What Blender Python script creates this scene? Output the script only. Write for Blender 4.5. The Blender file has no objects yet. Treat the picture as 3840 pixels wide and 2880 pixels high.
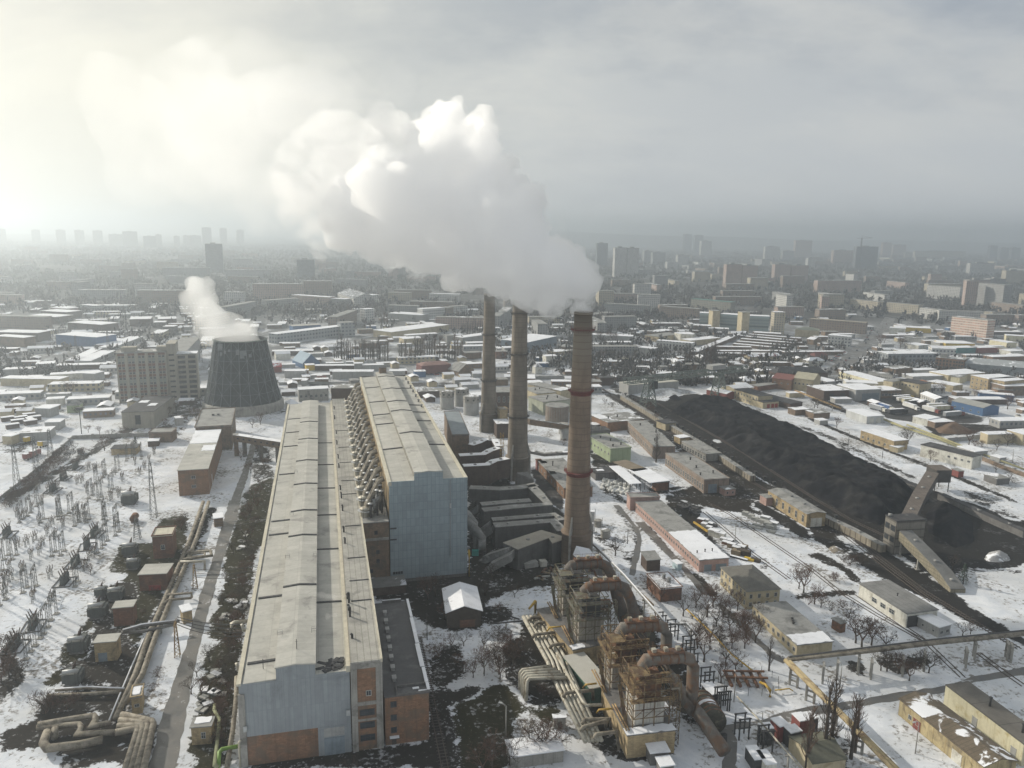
import bpy,bmesh,math,random
import numpy as np
from mathutils import Vector,Matrix
R=math.radians
random.seed(7)
rnd=random.Random(11)
SC=bpy.context.scene
COL=SC.collection
# ------------------------------------------------------------------ camera, sky, sun, exposure
CAM_H=125.0;FOC=2922.0;PITCH=R(11.07);ROLL=R(0.8)
_f=np.array([0,math.cos(PITCH),-math.sin(PITCH)]);_r0=np.array([1.,0,0]);_u0=np.cross(_r0,_f)
_r=math.cos(ROLL)*_r0+math.sin(ROLL)*_u0;_u=-math.sin(ROLL)*_r0+math.cos(ROLL)*_u0
_C=np.array([0,0,CAM_H])
cam=bpy.data.cameras.new("camera");cam_ob=bpy.data.objects.new("camera",cam);COL.objects.link(cam_ob)
cam.sensor_fit='HORIZONTAL';cam.sensor_width=36.0;cam.lens=36.0*FOC/3840
cam.clip_start=0.5;cam.clip_end=60000
cam_ob.matrix_world=Matrix(((_r[0],_u[0],-_f[0],0),(_r[1],_u[1],-_f[1],0),(_r[2],_u[2],-_f[2],CAM_H),(0,0,0,1)))
SC.camera=cam_ob
SUN_AZ=R(58);SUN_EL=R(26)
SUN=np.array([-math.sin(SUN_AZ)*math.cos(SUN_EL),math.cos(SUN_AZ)*math.cos(SUN_EL),math.sin(SUN_EL)])
sl=bpy.data.lights.new("sun",'SUN');sl.energy=5.0;sl.angle=R(0.6);sl.color=(1.0,0.925,0.80)
so=bpy.data.objects.new("sun",sl);COL.objects.link(so)
so.rotation_euler=Vector(SUN).to_track_quat('Z','Y').to_euler();so.location=(-400,300,300)
world=bpy.data.worlds.new("World");SC.world=world;world.use_nodes=True
def build_world():
 nt=world.node_tree;nt.nodes.clear();N=nt.nodes.new;L=nt.links.new
 out=N('ShaderNodeOutputWorld');bg=N('ShaderNodeBackground');L(bg.outputs[0],out.inputs[0])
 sky=N('ShaderNodeTexSky');sky.sky_type='NISHITA';sky.sun_disc=False
 sky.sun_elevation=SUN_EL;sky.sun_rotation=-SUN_AZ;sky.air_density=1.5;sky.dust_density=4
 tc=N('ShaderNodeTexCoord');sep=N('ShaderNodeSeparateXYZ');L(tc.outputs['Generated'],sep.inputs[0])
 def mth(op,a,b=None,c=None,clamp=False):
  n=N('ShaderNodeMath');n.operation=op;n.use_clamp=clamp
  for i,v in enumerate((a,b,c)):
   if v is None:continue
   if isinstance(v,(int,float)):n.inputs[i].default_value=v
   else:L(v,n.inputs[i])
  return n.outputs[0]
 def mix(fac,a,b,bt='MIX'):
  n=N('ShaderNodeMix');n.data_type='RGBA';n.blend_type=bt
  for sck,v in((n.inputs[0],fac),(n.inputs[6],a),(n.inputs[7],b)):
   if isinstance(v,(int,float)):sck.default_value=v
   elif isinstance(v,tuple):sck.default_value=(*v,1)
   else:L(v,sck)
  return n.outputs[2]
  # cloud deck seen in perspective: direction divided by height
 zz=mth('ADD',mth('MAXIMUM',sep.outputs[2],0.0),0.36)
 cmb=N('ShaderNodeCombineXYZ')
 L(mth('DIVIDE',sep.outputs[0],zz),cmb.inputs[0]);L(mth('DIVIDE',sep.outputs[1],zz),cmb.inputs[1]);cmb.inputs[2].default_value=3.1
 def noise(scale,det,rough,dist,off):
  mp=N('ShaderNodeMapping');L(cmb.outputs[0],mp.inputs[0]);mp.inputs[1].default_value=(*off,0);mp.inputs[3].default_value=(1.0,1.5,1)
  n=N('ShaderNodeTexNoise');n.inputs['Scale'].default_value=scale;n.inputs['Detail'].default_value=det
  n.inputs['Roughness'].default_value=rough;n.inputs['Distortion'].default_value=dist
  L(mp.outputs[0],n.inputs['Vector']);return n.outputs[0]
 def ramp(v,lo,hi):
  n=N('ShaderNodeMapRange');n.interpolation_type='SMOOTHSTEP';L(v,n.inputs[0]);n.inputs[1].default_value=lo;n.inputs[2].default_value=hi;return n.outputs[0]
 big=ramp(noise(0.9,7,0.58,0.1,(3.3,1.7)),0.40,0.58)
 fine=ramp(noise(2.2,8,0.6,0.15,(8.3,2.4)),0.40,0.72)
 base=mix(big,(0.365,0.41,0.475),(0.55,0.58,0.61))
 base=mix(mth('MULTIPLY',fine,0.45),base,(0.80,0.785,0.735))
 # the sky sheet in the gaps and general tint
 skyc=mix(1.0,sky.outputs[0],(0.10,0.10,0.10),'MULTIPLY')
 base=mix(0.10,base,skyc)
 # brightening of the thin overcast towards the sun
 dt=N('ShaderNodeVectorMath');dt.operation='DOT_PRODUCT';L(tc.outputs['Generated'],dt.inputs[0]);dt.inputs[1].default_value=tuple(SUN)
 g=mth('POWER',mth('MAXIMUM',dt.outputs['Value'],0.0),3.0)
 g2=mth('MULTIPLY',g,mth('ADD',mth('MULTIPLY',big,0.35),0.85),clamp=True)
 base=mix(g2,base,(1.04,1.01,0.86))
 # horizon haze band
 hz=ramp(sep.outputs[2],0.24,0.0)
 hcol=mix(ramp(dt.outputs['Value'],0.3,0.95),(0.64,0.67,0.69),(0.98,0.96,0.84))
 base=mix(mth('MULTIPLY',hz,0.75),base,hcol)
 L(base,bg.inputs[0]);bg.inputs[1].default_value=1.0
build_world()
world.cycles.sampling_method='MANUAL';world.cycles.sample_map_resolution=512
SC.view_settings.view_transform='Standard';SC.view_settings.look='None'
SC.view_settings.exposure=-0.08;SC.view_settings.gamma=1.0;SC.view_settings.use_curve_mapping=False
SC.render.engine='CYCLES'
cy=SC.cycles
cy.use_denoising=True
try:cy.denoiser='OPENIMAGEDENOISE'
except Exception:pass
cy.use_adaptive_sampling=True;cy.adaptive_threshold=0.02
cy.max_bounces=64;cy.diffuse_bounces=3;cy.glossy_bounces=2;cy.transmission_bounces=3;cy.transparent_max_bounces=8
cy.volume_bounces=64
cy.caustics_reflective=False;cy.caustics_refractive=False
# ------------------------------------------------------------------ photo views -> ground points
VIEW={0:(0,0,3840/2212),1:(0,1900,1000/1693),2:(900,1900,1000/1693),3:(1800,1900,1000/1693),4:(2700,1900,1140/1930),
 5:(0,1000,1000/1659),6:(900,1000,1000/1659),7:(1800,1000,1000/1659),8:(2700,1000,1140/1891),9:(0,780,1300/2212),
 10:(2100,780,1740/2212),12:(3200,2380,640/2124),13:(2400,1750,640/2124),14:(200,2000,640/2124),15:(2000,2050,700/2111),
 16:(1250,1400,500/1659),17:(0,1100,800/2212),18:(1000,1050,800/2212),19:(1800,1050,800/2212),20:(2440,1050,800/2212),
 21:(3040,1050,800/2212),22:(3040,1600,800/2212),23:(1700,1600,600/1659),24:(2250,1387,975/1270)}
def _ray(v,x,y):
 a=VIEW[v];X=a[0]+x*a[2];Y=a[1]+y*a[2]
 return _f+_r*(X-1920)/FOC-_u*(Y-1440)/FOC
def G(v,x,y,z=0.0):
 """point of the plane at height z that the survey photo shows at (x, y) of view v"""
 d=_ray(v,x,y);t=(z-CAM_H)/d[2];return _C+d*t
def D(v,x,y,depth):
 """point at a horizontal distance along that ray"""
 d=_ray(v,x,y);return _C+d*(depth/math.hypot(d[0],d[1]))
PL0=np.array([-62.3,163.3,0.]);PN=np.array([0.9714,0.2375,0.]);PA=np.array([-0.2375,0.9714,0.])
PROT=math.atan2(PN[1],PN[0])
def PLT(s,t,z=0.0):
 p=PL0+PN*s+PA*t;return np.array([p[0],p[1],z])
 # ------------------------------------------------------------------ object helpers
class MB:
 """collects boxes, tubes, prisms and quads; build() links them as one mesh object"""
 def __init__(s):s.v=[];s.f=[];s.m=[];s.sm=[]
 def add(s,vs,fs,mi=0,smooth=False):
  o=len(s.v);s.v.extend([tuple(map(float,p))for p in vs]);s.f.extend([tuple(i+o for i in f)for f in fs])
  s.m.extend([mi]*len(fs));s.sm.extend([smooth]*len(fs));return s
 def box(s,x0,x1,y0,y1,z0,z1,mi=0,rz=0.0,c=(0,0)):
  vs=[]
  ca,sa=math.cos(rz),math.sin(rz)
  for z in(z0,z1):
   for x,y in((x0,y0),(x1,y0),(x1,y1),(x0,y1)):
    vs.append((c[0]+x*ca-y*sa,c[1]+x*sa+y*ca,z))
  return s.add(vs,[(3,2,1,0),(4,5,6,7),(0,1,5,4),(1,2,6,5),(2,3,7,6),(3,0,4,7)],mi)
 def prism(s,poly,z0,z1,mi=0,top=None,cap=True):
  n=len(poly);vs=[(p[0],p[1],z0)for p in poly]+[(p[0],p[1],z1 if top is None else top[i])for i,p in enumerate(poly)]
  fs=[(i,(i+1)%n,n+(i+1)%n,n+i)for i in range(n)]
  if cap:fs+=[tuple(range(n-1,-1,-1)),tuple(range(n,2*n))]
  return s.add(vs,fs,mi)
 def quad(s,*ps,mi=0):return s.add(ps,[tuple(range(len(ps)))],mi)
 def sheetbox(s,ps,t,mi=0):
  """a sloping slab: polygon ps (3d, counter-clockwise from above) thickened downward"""
  n=len(ps);vs=list(ps)+[(p[0],p[1],p[2]-t)for p in ps]
  fs=[tuple(range(n)),tuple(range(2*n-1,n-1,-1))]+[(i,n+i,n+(i+1)%n,(i+1)%n)for i in range(n)]
  return s.add(vs,fs,mi)
 def tube(s,pts,r,n=6,mi=0,cap=True,smooth=True):
  pts=[Vector(p)for p in pts];rs=r if isinstance(r,(list,tuple))else[r]*len(pts)
  vs=[];
  for i,p in enumerate(pts):
   if i==0:t=pts[1]-p
   elif i==len(pts)-1:t=p-pts[i-1]
   else:t=(pts[i+1]-p).normalized()+(p-pts[i-1]).normalized()
   if t.length<1e-9:t=Vector((0,0,1))
   t.normalize();up=Vector((0,0,1))if abs(t.z)<0.95 else Vector((0,1,0))
   a=t.cross(up).normalized();b=t.cross(a).normalized();k=1.0
   if 0<i<len(pts)-1:
    c=max(0.5,(pts[i+1]-p).normalized().dot(t));k=1/c
   for j in range(n):
    an=2*math.pi*(j+0.5)/n;vs.append(p+(a*math.cos(an)*k+b*math.sin(an))*rs[i]if abs(t.z)<0.95 else p+(a*math.cos(an)+b*math.sin(an))*rs[i])
  fs=[(i*n+j,i*n+(j+1)%n,(i+1)*n+(j+1)%n,(i+1)*n+j)for i in range(len(pts)-1)for j in range(n)]
  if cap:fs+=[tuple(range(n-1,-1,-1)),tuple(range((len(pts)-1)*n,len(pts)*n))]
  return s.add(vs,fs,mi,smooth and n>5)
 def bar(s,p,q,w,mi=0):return s.tube([p,q],w*0.5,4,mi,True,False)
 def lathe(s,prof,n=24,mi=0,c=(0,0),cap=False,smooth=True):
  vs=[(c[0]+r*math.cos(2*math.pi*j/n),c[1]+r*math.sin(2*math.pi*j/n),z)for r,z in prof for j in range(n)]
  fs=[(i*n+j,i*n+(j+1)%n,(i+1)*n+(j+1)%n,(i+1)*n+j)for i in range(len(prof)-1)for j in range(n)]
  s.add(vs,fs,mi,smooth)
  if cap:s.add(vs[:n],[tuple(range(n-1,-1,-1))],mi);s.add(vs[-n:],[tuple(range(n))],mi)
  return s
 def mesh(s,name,mats,uv=True):
  me=bpy.data.meshes.new(name);me.from_pydata(s.v,[],s.f)
  for m in(mats if isinstance(mats,(list,tuple))else[mats]):me.materials.append(m)
  if len(s.f):
   me.polygons.foreach_set('material_index',s.m);me.polygons.foreach_set('use_smooth',s.sm)
  if uv and len(s.f):
   ul=me.uv_layers.new(name='metres');uvs=np.zeros((len(me.loops),2));k=0
   for f in s.f:
    ps=[s.v[i]for i in f]
    nx=ny=nz=0.0
    for i in range(len(ps)):
     a,b=ps[i],ps[(i+1)%len(ps)]
     nx+=(a[1]-b[1])*(a[2]+b[2]);ny+=(a[2]-b[2])*(a[0]+b[0]);nz+=(a[0]-b[0])*(a[1]+b[1])
    h=math.hypot(nx,ny)
    if abs(nz)>h:
     for p in ps:uvs[k]=(p[0],p[1]);k+=1
    else:
     tx,ty=-ny/h,nx/h
     for p in ps:uvs[k]=(p[0]*tx+p[1]*ty,p[2]);k+=1
   ul.data.foreach_set('uv',uvs.ravel())
  me.update();return me
 def build(s,name,mats,parent=None,loc=None,rz=0.0,uv=True):
  return put(name,s.mesh(name,mats,uv),parent,loc,rz)
def put(name,me,parent=None,loc=None,rz=0.0):
 o=bpy.data.objects.new(name,me);COL.objects.link(o)
 if parent is not None:o.parent=parent
 if loc is not None:o.location=tuple(float(a)for a in loc)
 if rz:o.rotation_euler=(0,0,rz)
 return o
def tag(o,label=None,cat=None,group=None,kind=None):
 if label:o['label']=label
 if cat:o['category']=cat
 if group:o['group']=group
 if kind:o['kind']=kind
 elif label:o['kind']='thing'
 return o
def thing(name,label,cat,loc=(0,0,0),rz=0.0,group=None):
 return tag(put(name,None,None,loc,rz),label,cat,group)
KIDS={}
def dup(root,loc,rz=0.0,label=None,sc=None,group=None):
 c=root.copy();COL.objects.link(c);c.location=tuple(float(a)for a in loc);c.rotation_euler=(0,0,rz)
 if sc is not None:c.scale=sc if isinstance(sc,tuple)else(sc,sc,sc)
 if label:c['label']=label
 if group:c['group']=group
 for ch in kids(root):
  d=ch.copy();COL.objects.link(d);d.parent=c
  for g in kids(ch):
   e=g.copy();COL.objects.link(e);e.parent=d
 return c
def kids(o):
 if o.name not in KIDS:KIDS[o.name]=[c for c in bpy.data.objects if c.parent==o]
 return KIDS[o.name]
 # ------------------------------------------------------------------ materials
MATS={}
def nodes(name):
 m=bpy.data.materials.new(name);m.use_nodes=True;nt=m.node_tree;nt.nodes.clear();return m,nt
class NB:
 def __init__(s,nt):s.nt=nt
 def n(s,t,**kw):
  x=s.nt.nodes.new(t)
  for k,v in kw.items():setattr(x,k,v)
  return x
 def l(s,a,b):s.nt.links.new(a,b)
 def m(s,op,a,b=None,clamp=False):
  n=s.n('ShaderNodeMath',operation=op,use_clamp=clamp)
  for i,v in enumerate((a,b)):
   if v is None:continue
   if isinstance(v,(int,float)):n.inputs[i].default_value=v
   else:s.l(v,n.inputs[i])
  return n.outputs[0]
 def mix(s,fac,a,b,bt='MIX'):
  n=s.n('ShaderNodeMix',data_type='RGBA',blend_type=bt)
  for sck,v in((n.inputs[0],fac),(n.inputs[6],a),(n.inputs[7],b)):
   if isinstance(v,(int,float)):sck.default_value=v
   elif isinstance(v,tuple):sck.default_value=(*v[:3],1)
   else:s.l(v,sck)
  return n.outputs[2]
 def noise(s,vec,scale,det=4,rough=.55,dist=0.0,sc3=None,off=None):
  if sc3 or off:
   mp=s.n('ShaderNodeMapping');s.l(vec,mp.inputs[0])
   if sc3:mp.inputs[3].default_value=sc3
   if off:mp.inputs[1].default_value=off
   vec=mp.outputs[0]
  n=s.n('ShaderNodeTexNoise');n.inputs['Scale'].default_value=scale;n.inputs['Detail'].default_value=det
  n.inputs['Roughness'].default_value=rough;n.inputs['Distortion'].default_value=dist;s.l(vec,n.inputs['Vector']);return n.outputs[0]
 def ss(s,v,lo,hi):
  n=s.n('ShaderNodeMapRange',interpolation_type='SMOOTHSTEP');s.l(v,n.inputs[0]);n.inputs[1].default_value=lo;n.inputs[2].default_value=hi;return n.outputs[0]
SNOWC=(0.74,0.755,0.79)
def mat(name,col,var=.22,scale=.35,rough=.85,spec=.25,metal=0.0,dirt=None,dirt_amt=0.0,dirt_scale=.25,streak=0.0,streakc=(.05,.045,.04),
 snow=None,lines=None,linec=None,bump=0.0,corr=None,facade=None,bricks=False):
 """weathered surface: two-scale tone variation, optional dirt patches, vertical streaks, snow cover, seam lines, corrugation, window grid"""
 if name in MATS:return MATS[name]
 m,nt=nodes(name);b=NB(nt)
 out=b.n('ShaderNodeOutputMaterial');bs=b.n('ShaderNodeBsdfPrincipled');b.l(bs.outputs[0],out.inputs[0])
 geo=b.n('ShaderNodeNewGeometry');pos=geo.outputs['Position']
 uvn=b.n('ShaderNodeUVMap');uvn.uv_map='metres';uv=uvn.outputs[0]
 n1=b.noise(pos,scale,5,.6);n2=b.noise(pos,scale*7,3,.6)
 t=b.m('ADD',b.m('MULTIPLY',n1,.65),b.m('MULTIPLY',n2,.35))
 t=b.ss(t,.3,.7)
 lo=tuple(c*(1-var)for c in col);hi=tuple(min(.95,c*(1+var))for c in col)
 c=b.mix(t,lo,hi)
 if bricks:
  bt=b.n('ShaderNodeTexBrick');b.l(uv,bt.inputs['Vector']);bt.inputs['Scale'].default_value=1.0
  bt.inputs['Brick Width'].default_value=.9;bt.inputs['Row Height'].default_value=.32;bt.inputs['Mortar Size'].default_value=.03
  bt.inputs['Color1'].default_value=(1.1,1.1,1.1,1);bt.inputs['Color2'].default_value=(.78,.78,.78,1);bt.inputs['Mortar'].default_value=(.85,.85,.85,1)
  c=b.mix(1.0,c,bt.outputs[0],'MULTIPLY')
 if lines:
  sx,sy,w=lines
  bt=b.n('ShaderNodeTexBrick',offset=0.0);b.l(uv,bt.inputs['Vector']);bt.inputs['Scale'].default_value=1.0
  bt.inputs['Brick Width'].default_value=sx;bt.inputs['Row Height'].default_value=sy;bt.inputs['Mortar Size'].default_value=w
  bt.inputs['Color1'].default_value=(1.04,1.04,1.04,1);bt.inputs['Color2'].default_value=(.9,.9,.9,1)
  k=linec or(.5,.5,.5);bt.inputs['Mortar'].default_value=(*k,1)
  c=b.mix(1.0,c,bt.outputs[0],'MULTIPLY')
 if facade:
  su,sv,wu,wv,wc=facade
  su_,sv_=b.n('ShaderNodeSeparateXYZ'),None;b.l(uv,su_.inputs[0])
  fu=b.m('FRACT',b.m('DIVIDE',su_.outputs[0],su));fv=b.m('FRACT',b.m('DIVIDE',su_.outputs[1],sv))
  iu=b.m('MULTIPLY',b.m('GREATER_THAN',fu,.5-wu/2),b.m('LESS_THAN',fu,.5+wu/2))
  iv=b.m('MULTIPLY',b.m('GREATER_THAN',fv,.5-wv/2),b.m('LESS_THAN',fv,.5+wv/2))
  wn=b.n('ShaderNodeTexWhiteNoise');wn.noise_dimensions='2D'
  cb=b.n('ShaderNodeCombineXYZ');b.l(b.m('FLOOR',b.m('DIVIDE',su_.outputs[0],su)),cb.inputs[0]);b.l(b.m('FLOOR',b.m('DIVIDE',su_.outputs[1],sv)),cb.inputs[1]);b.l(cb.outputs[0],wn.inputs['Vector'])
  wcol=b.mix(wn.outputs[0],wc,tuple(min(.6,k*3.2+.03)for k in wc))
  sepn=b.n('ShaderNodeSeparateXYZ');b.l(geo.outputs['Normal'],sepn.inputs[0])
  wall=b.m('LESS_THAN',b.m('ABSOLUTE',sepn.outputs[2]),.4)
  c=b.mix(b.m('MULTIPLY',b.m('MULTIPLY',iu,iv),wall),c,wcol)
 if dirt is not None and dirt_amt>0:
  nd=b.noise(pos,dirt_scale,7,.65,.4,off=(31,17,5));fd=b.ss(nd,.62-dirt_amt*.35,.78-dirt_amt*.3);c=b.mix(fd,c,dirt)
 if streak>0:
  ns=b.noise(uv,1.0,5,.6,0.0,sc3=(1.1,.06,1));fs=b.m('MULTIPLY',b.ss(ns,.45,.75),streak);c=b.mix(fs,c,streakc)
 hgt=None
 if snow is not None:
  ns=b.noise(pos,.16,8,.6,.6,off=(7,3,1));sepn=b.n('ShaderNodeSeparateXYZ');b.l(geo.outputs['Normal'],sepn.inputs[0])
  up=b.ss(sepn.outputs[2],.55,.8)
  fs=b.m('MULTIPLY',b.ss(ns,.72-snow*.55,.75-snow*.5),up);c=b.mix(fs,c,SNOWC)
 b.l(c,bs.inputs['Base Color']);bs.inputs['Roughness'].default_value=rough;bs.inputs['Metallic'].default_value=metal
 bs.inputs['Specular IOR Level'].default_value=spec
 if corr:
  w=b.n('ShaderNodeTexWave',wave_type='BANDS',bands_direction='X');b.l(uv,w.inputs[0]);w.inputs['Scale'].default_value=corr
  bp=b.n('ShaderNodeBump');bp.inputs['Strength'].default_value=.5;bp.inputs['Distance'].default_value=.06;b.l(w.outputs['Fac'],bp.inputs['Height']);b.l(bp.outputs[0],bs.inputs['Normal'])
 elif bump>0:
  bp=b.n('ShaderNodeBump');bp.inputs['Strength'].default_value=bump;bp.inputs['Distance'].default_value=.15;b.l(n2,bp.inputs['Height']);b.l(bp.outputs[0],bs.inputs['Normal'])
 MATS[name]=m;return m
def vol_mat(name,col,dens,aniso,wisp=None):
 m,nt=nodes(name);b=NB(nt);out=b.n('ShaderNodeOutputMaterial');v=b.n('ShaderNodeVolumePrincipled')
 v.inputs['Color'].default_value=(*col,1);v.inputs['Density'].default_value=dens;v.inputs['Anisotropy'].default_value=aniso
 b.l(v.outputs[0],out.inputs['Volume'])
 if wisp:
  pos=b.n('ShaderNodeNewGeometry').outputs['Position'];n1=b.noise(pos,wisp[0],6,.62,.6);b.l(b.m('MULTIPLY',b.ss(n1,wisp[1],wisp[2]),dens),v.inputs['Density']);m.cycles.volume_step_rate=wisp[3]
 else:m.cycles.homogeneous_volume=True
 return m
 # ------------------------------------------------------------------ palette
SNOW=mat('snow roof',SNOWC,.06,.15,rough=.7,spec=.2,dirt=(.55,.56,.58),dirt_amt=.25,dirt_scale=.12)
SNOWP=mat('patchy snow roof',(.24,.24,.235),.2,.3,snow=.62)
SNOWT=mat('thin snow roof',(.21,.21,.20),.2,.3,snow=.33)
CONCR=mat('roof felt',(.40,.393,.36),.13,.12,lines=(6,3,.07),linec=(.82,.82,.82),dirt=(.22,.215,.2),dirt_amt=.24,dirt_scale=.10)
FELT=mat('grey felt',(.26,.26,.25),.18,.2,dirt=(.15,.15,.145),dirt_amt=.4)
TAR=mat('dark felt',(.06,.06,.062),.25,.25,spec=.1,dirt=(.12,.12,.12),dirt_amt=.3)
CONC=mat('concrete',(.30,.29,.265),.18,.3,streak=.45,dirt=(.16,.155,.14),dirt_amt=.3)
CONCD=mat('sooty concrete',(.15,.145,.14),.25,.3,streak=.5)
CONCL=mat('pale parapet',(.50,.47,.38),.14,.3,streak=.3)
BRICKR=mat('red brick',(.20,.105,.07),.22,.4,bricks=True,dirt=(.13,.08,.06),dirt_amt=.45,streak=.3)
BRICKO=mat('orange brick',(.25,.145,.09),.2,.4,bricks=True,dirt=(.17,.12,.085),dirt_amt=.5,streak=.35)
BRICKB=mat('brown brick',(.21,.15,.105),.22,.4,bricks=True,dirt=(.12,.1,.08),dirt_amt=.4,streak=.3)
BRICKY=mat('yellow brick',(.40,.31,.18),.18,.4,bricks=True,dirt=(.2,.16,.1),dirt_amt=.4,streak=.35)
BRICKD=mat('sooty brick',(.095,.068,.055),.25,.4,bricks=True,streak=.4)
CLAD=mat('grey blue metal cladding',(.28,.305,.32),.10,.1,rough=.6,lines=(1.0,7,.05),linec=(.84,.84,.84),streak=.25,streakc=(.1,.11,.12),dirt=(.17,.19,.2),dirt_amt=.25,dirt_scale=.06)
CLADB=mat('blue panel cladding',(.275,.335,.365),.10,.08,rough=.6,lines=(1.5,3.0,.07),linec=(.72,.74,.76),streak=.18,streakc=(.09,.11,.13))
PINK=mat('pink plaster',(.40,.275,.24),.16,.4,streak=.35,streakc=(.2,.11,.09),dirt=(.3,.2,.17),dirt_amt=.3)
CREAM=mat('cream plaster',(.46,.40,.275),.14,.3,streak=.35,streakc=(.2,.16,.09),dirt=(.33,.27,.17),dirt_amt=.35)
CREAML=mat('pale cream plaster',(.62,.58,.42),.1,.3,streak=.4,streakc=(.28,.23,.08),dirt=(.45,.38,.2),dirt_amt=.3)
WHITEW=mat('whitewash',(.60,.59,.53),.14,.3,streak=.4,streakc=(.22,.2,.16),dirt=(.35,.33,.28),dirt_amt=.35)
GREYW=mat('grey plaster',(.34,.34,.33),.15,.3,streak=.35)
GREENW=mat('green plaster',(.33,.39,.25),.12,.3,streak=.3)
BLUEW=mat('blue sheet wall',(.07,.14,.27),.15,.3,rough=.5,lines=(1,9,.05))
REDW=mat('red sheet',(.21,.065,.055),.2,.4,rough=.5,streak=.3)
YELW=mat('yellow sheet',(.55,.38,.05),.15,.4,rough=.5)
RUST=mat('rusty steel',(.17,.085,.045),.4,.9,rough=.8,dirt=(.09,.06,.05),dirt_amt=.5,dirt_scale=.6)
RUSTY=mat('ochre steel',(.30,.21,.10),.3,.9,rough=.75,dirt=(.13,.075,.045),dirt_amt=.5,dirt_scale=.6)
STEEL=mat('grey steel',(.22,.225,.22),.25,.7,rough=.6,dirt=(.12,.1,.085),dirt_amt=.3)
DSTEEL=mat('dark steel',(.055,.055,.055),.3,.7,rough=.7)
LSTEEL=mat('galvanised steel',(.42,.43,.43),.15,.6,rough=.5,metal=.2)
LAG=mat('pipe lagging',(.40,.38,.32),.2,.5,rough=.55,metal=.15,dirt=(.2,.17,.12),dirt_amt=.4,dirt_scale=.5)
LAGD=mat('old pipe lagging',(.24,.215,.17),.28,.5,rough=.75,dirt=(.12,.1,.075),dirt_amt=.5,dirt_scale=.5)
YPIPE=mat('yellow pipe paint',(.46,.30,.05),.2,.6,rough=.5,dirt=(.2,.12,.05),dirt_amt=.3)
GPIPE=mat('green pipe paint',(.16,.27,.06),.2,.6,rough=.5)
GLASS=mat('window glass',(.035,.042,.05),.4,.8,rough=.25,spec=.5)
FRAME=mat('window frame',(.40,.40,.38),.2,.8)
DOORM=mat('painted door',(.20,.24,.27),.2,.6,streak=.3)
DOORR=mat('red gate',(.28,.06,.05),.2,.6,streak=.3)
WOODD=mat('dark boards',(.075,.062,.05),.3,.8,streak=.3)
BARK=mat('bark',(.075,.06,.047),.3,1.0)
TWIG=mat('bare twigs',(.06,.045,.034),.35,.6)
TWIGR=mat('reddish twigs',(.10,.058,.04),.35,.6)
PINEM=mat('pine needles',(.03,.045,.028),.4,.8)
COAL=mat('coal',(.009,.009,.011),.5,.25,rough=.9,spec=.04,bump=.7,dirt=(.028,.027,.027),dirt_amt=.5,dirt_scale=.1)
TIMB=mat('timber',(.20,.16,.11),.3,1.0)
TYRE=mat('rubber',(.02,.02,.02),.3,1)
TRUCKW=mat('white trailer',(.62,.62,.60),.08,.3,rough=.5)
# ------------------------------------------------------------------ ground: one sheet to the horizon with surveyed cover and painted yard shade
COVER=[]
def cover(kind,v,*pts,w=1.0):COVER.append((kind,v,pts,w))
cover('D',0,(0,1072),(150,995),(290,908),(450,838),(460,848),(305,922),(165,1008),(0,1095),w=.7)
cover('G',1,(520,740),(600,640),(640,520),(760,470),(880,360),(960,330),(1000,90),(1100,60),(1200,60),(1180,300),(1120,420),(1040,640),(960,740),(900,960),(800,980),(760,1110),(560,1140),(240,1150),(380,1020),(400,880),(510,800))
cover('D',1,(620,600),(700,480),(860,480),(880,600),(740,620),(700,760),(800,800),(870,1000),(760,1130),(420,1120),(400,1010),(560,960))
cover('G',1,(720,360),(760,230),(960,230),(960,330),(900,370),(860,420),(700,420))
cover('D',1,(960,700),(1060,520),(1130,400),(1180,260),(1260,60),(1320,0),(1380,0),(1300,160),(1240,280),(1180,400),(1100,560),(1020,760),(960,900),(880,1080),(800,1250),(760,1380),(660,1370),(760,1180),(860,960))
cover('D',1,(240,1280),(300,1210),(500,1160),(780,1130),(820,1200),(760,1320),(980,1340),(1010,1380),(900,1659),(350,1659),(440,1580),(250,1530),(0,1560),(0,1420),(180,1380))
cover('S',1,(540,1310),(700,1280),(690,1330),(560,1350));cover('S',1,(750,1500),(810,1470),(820,1530),(760,1560))
cover('S',1,(0,1590),(330,1560),(420,1600),(380,1659),(0,1659));cover('S',1,(590,1640),(760,1610),(770,1659),(590,1659))
cover('D',1,(0,880),(60,860),(150,1060),(140,1120),(0,1280))
cover('G',1,(1520,0),(1720,0),(1640,250),(1580,600),(1530,950),(1500,1300),(1450,1700),(1150,1700),(1200,1450),(1260,1150),(1300,900),(1350,650),(1430,300),w=.9)
cover('S',1,(1330,540),(1400,380),(1430,440),(1360,660));cover('S',1,(1250,900),(1300,820),(1330,900),(1260,1060));cover('S',1,(1210,1290),(1260,1200),(1290,1290),(1240,1330));cover('S',1,(1150,1600),(1230,1560),(1240,1659),(1150,1659));cover('S',1,(1320,850),(1410,840),(1400,890),(1330,880))
cover('G',5,(1500,1440),(1580,1340),(1720,1300),(1720,1750),(1480,1700),w=.85);cover('D',5,(1560,1100),(1659,1060),(1720,1300),(1560,1360),w=.6)
cover('D',2,(0,1659),(0,1610),(300,1590),(720,1550),(1200,1490),(1320,1659))
cover('D',2,(1190,1180),(1400,1150),(1640,1110),(1720,1180),(1720,1700),(1300,1700),(1200,1500));cover('G',2,(1330,1250),(1700,1180),(1720,1700),(1400,1700),w=.9)
cover('G',3,(0,1130),(190,1110),(250,1290),(200,1380),(240,1500),(250,1600),(0,1700));cover('G',3,(190,1280),(330,1260),(480,1240),(560,1330),(450,1400),(340,1310))
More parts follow.
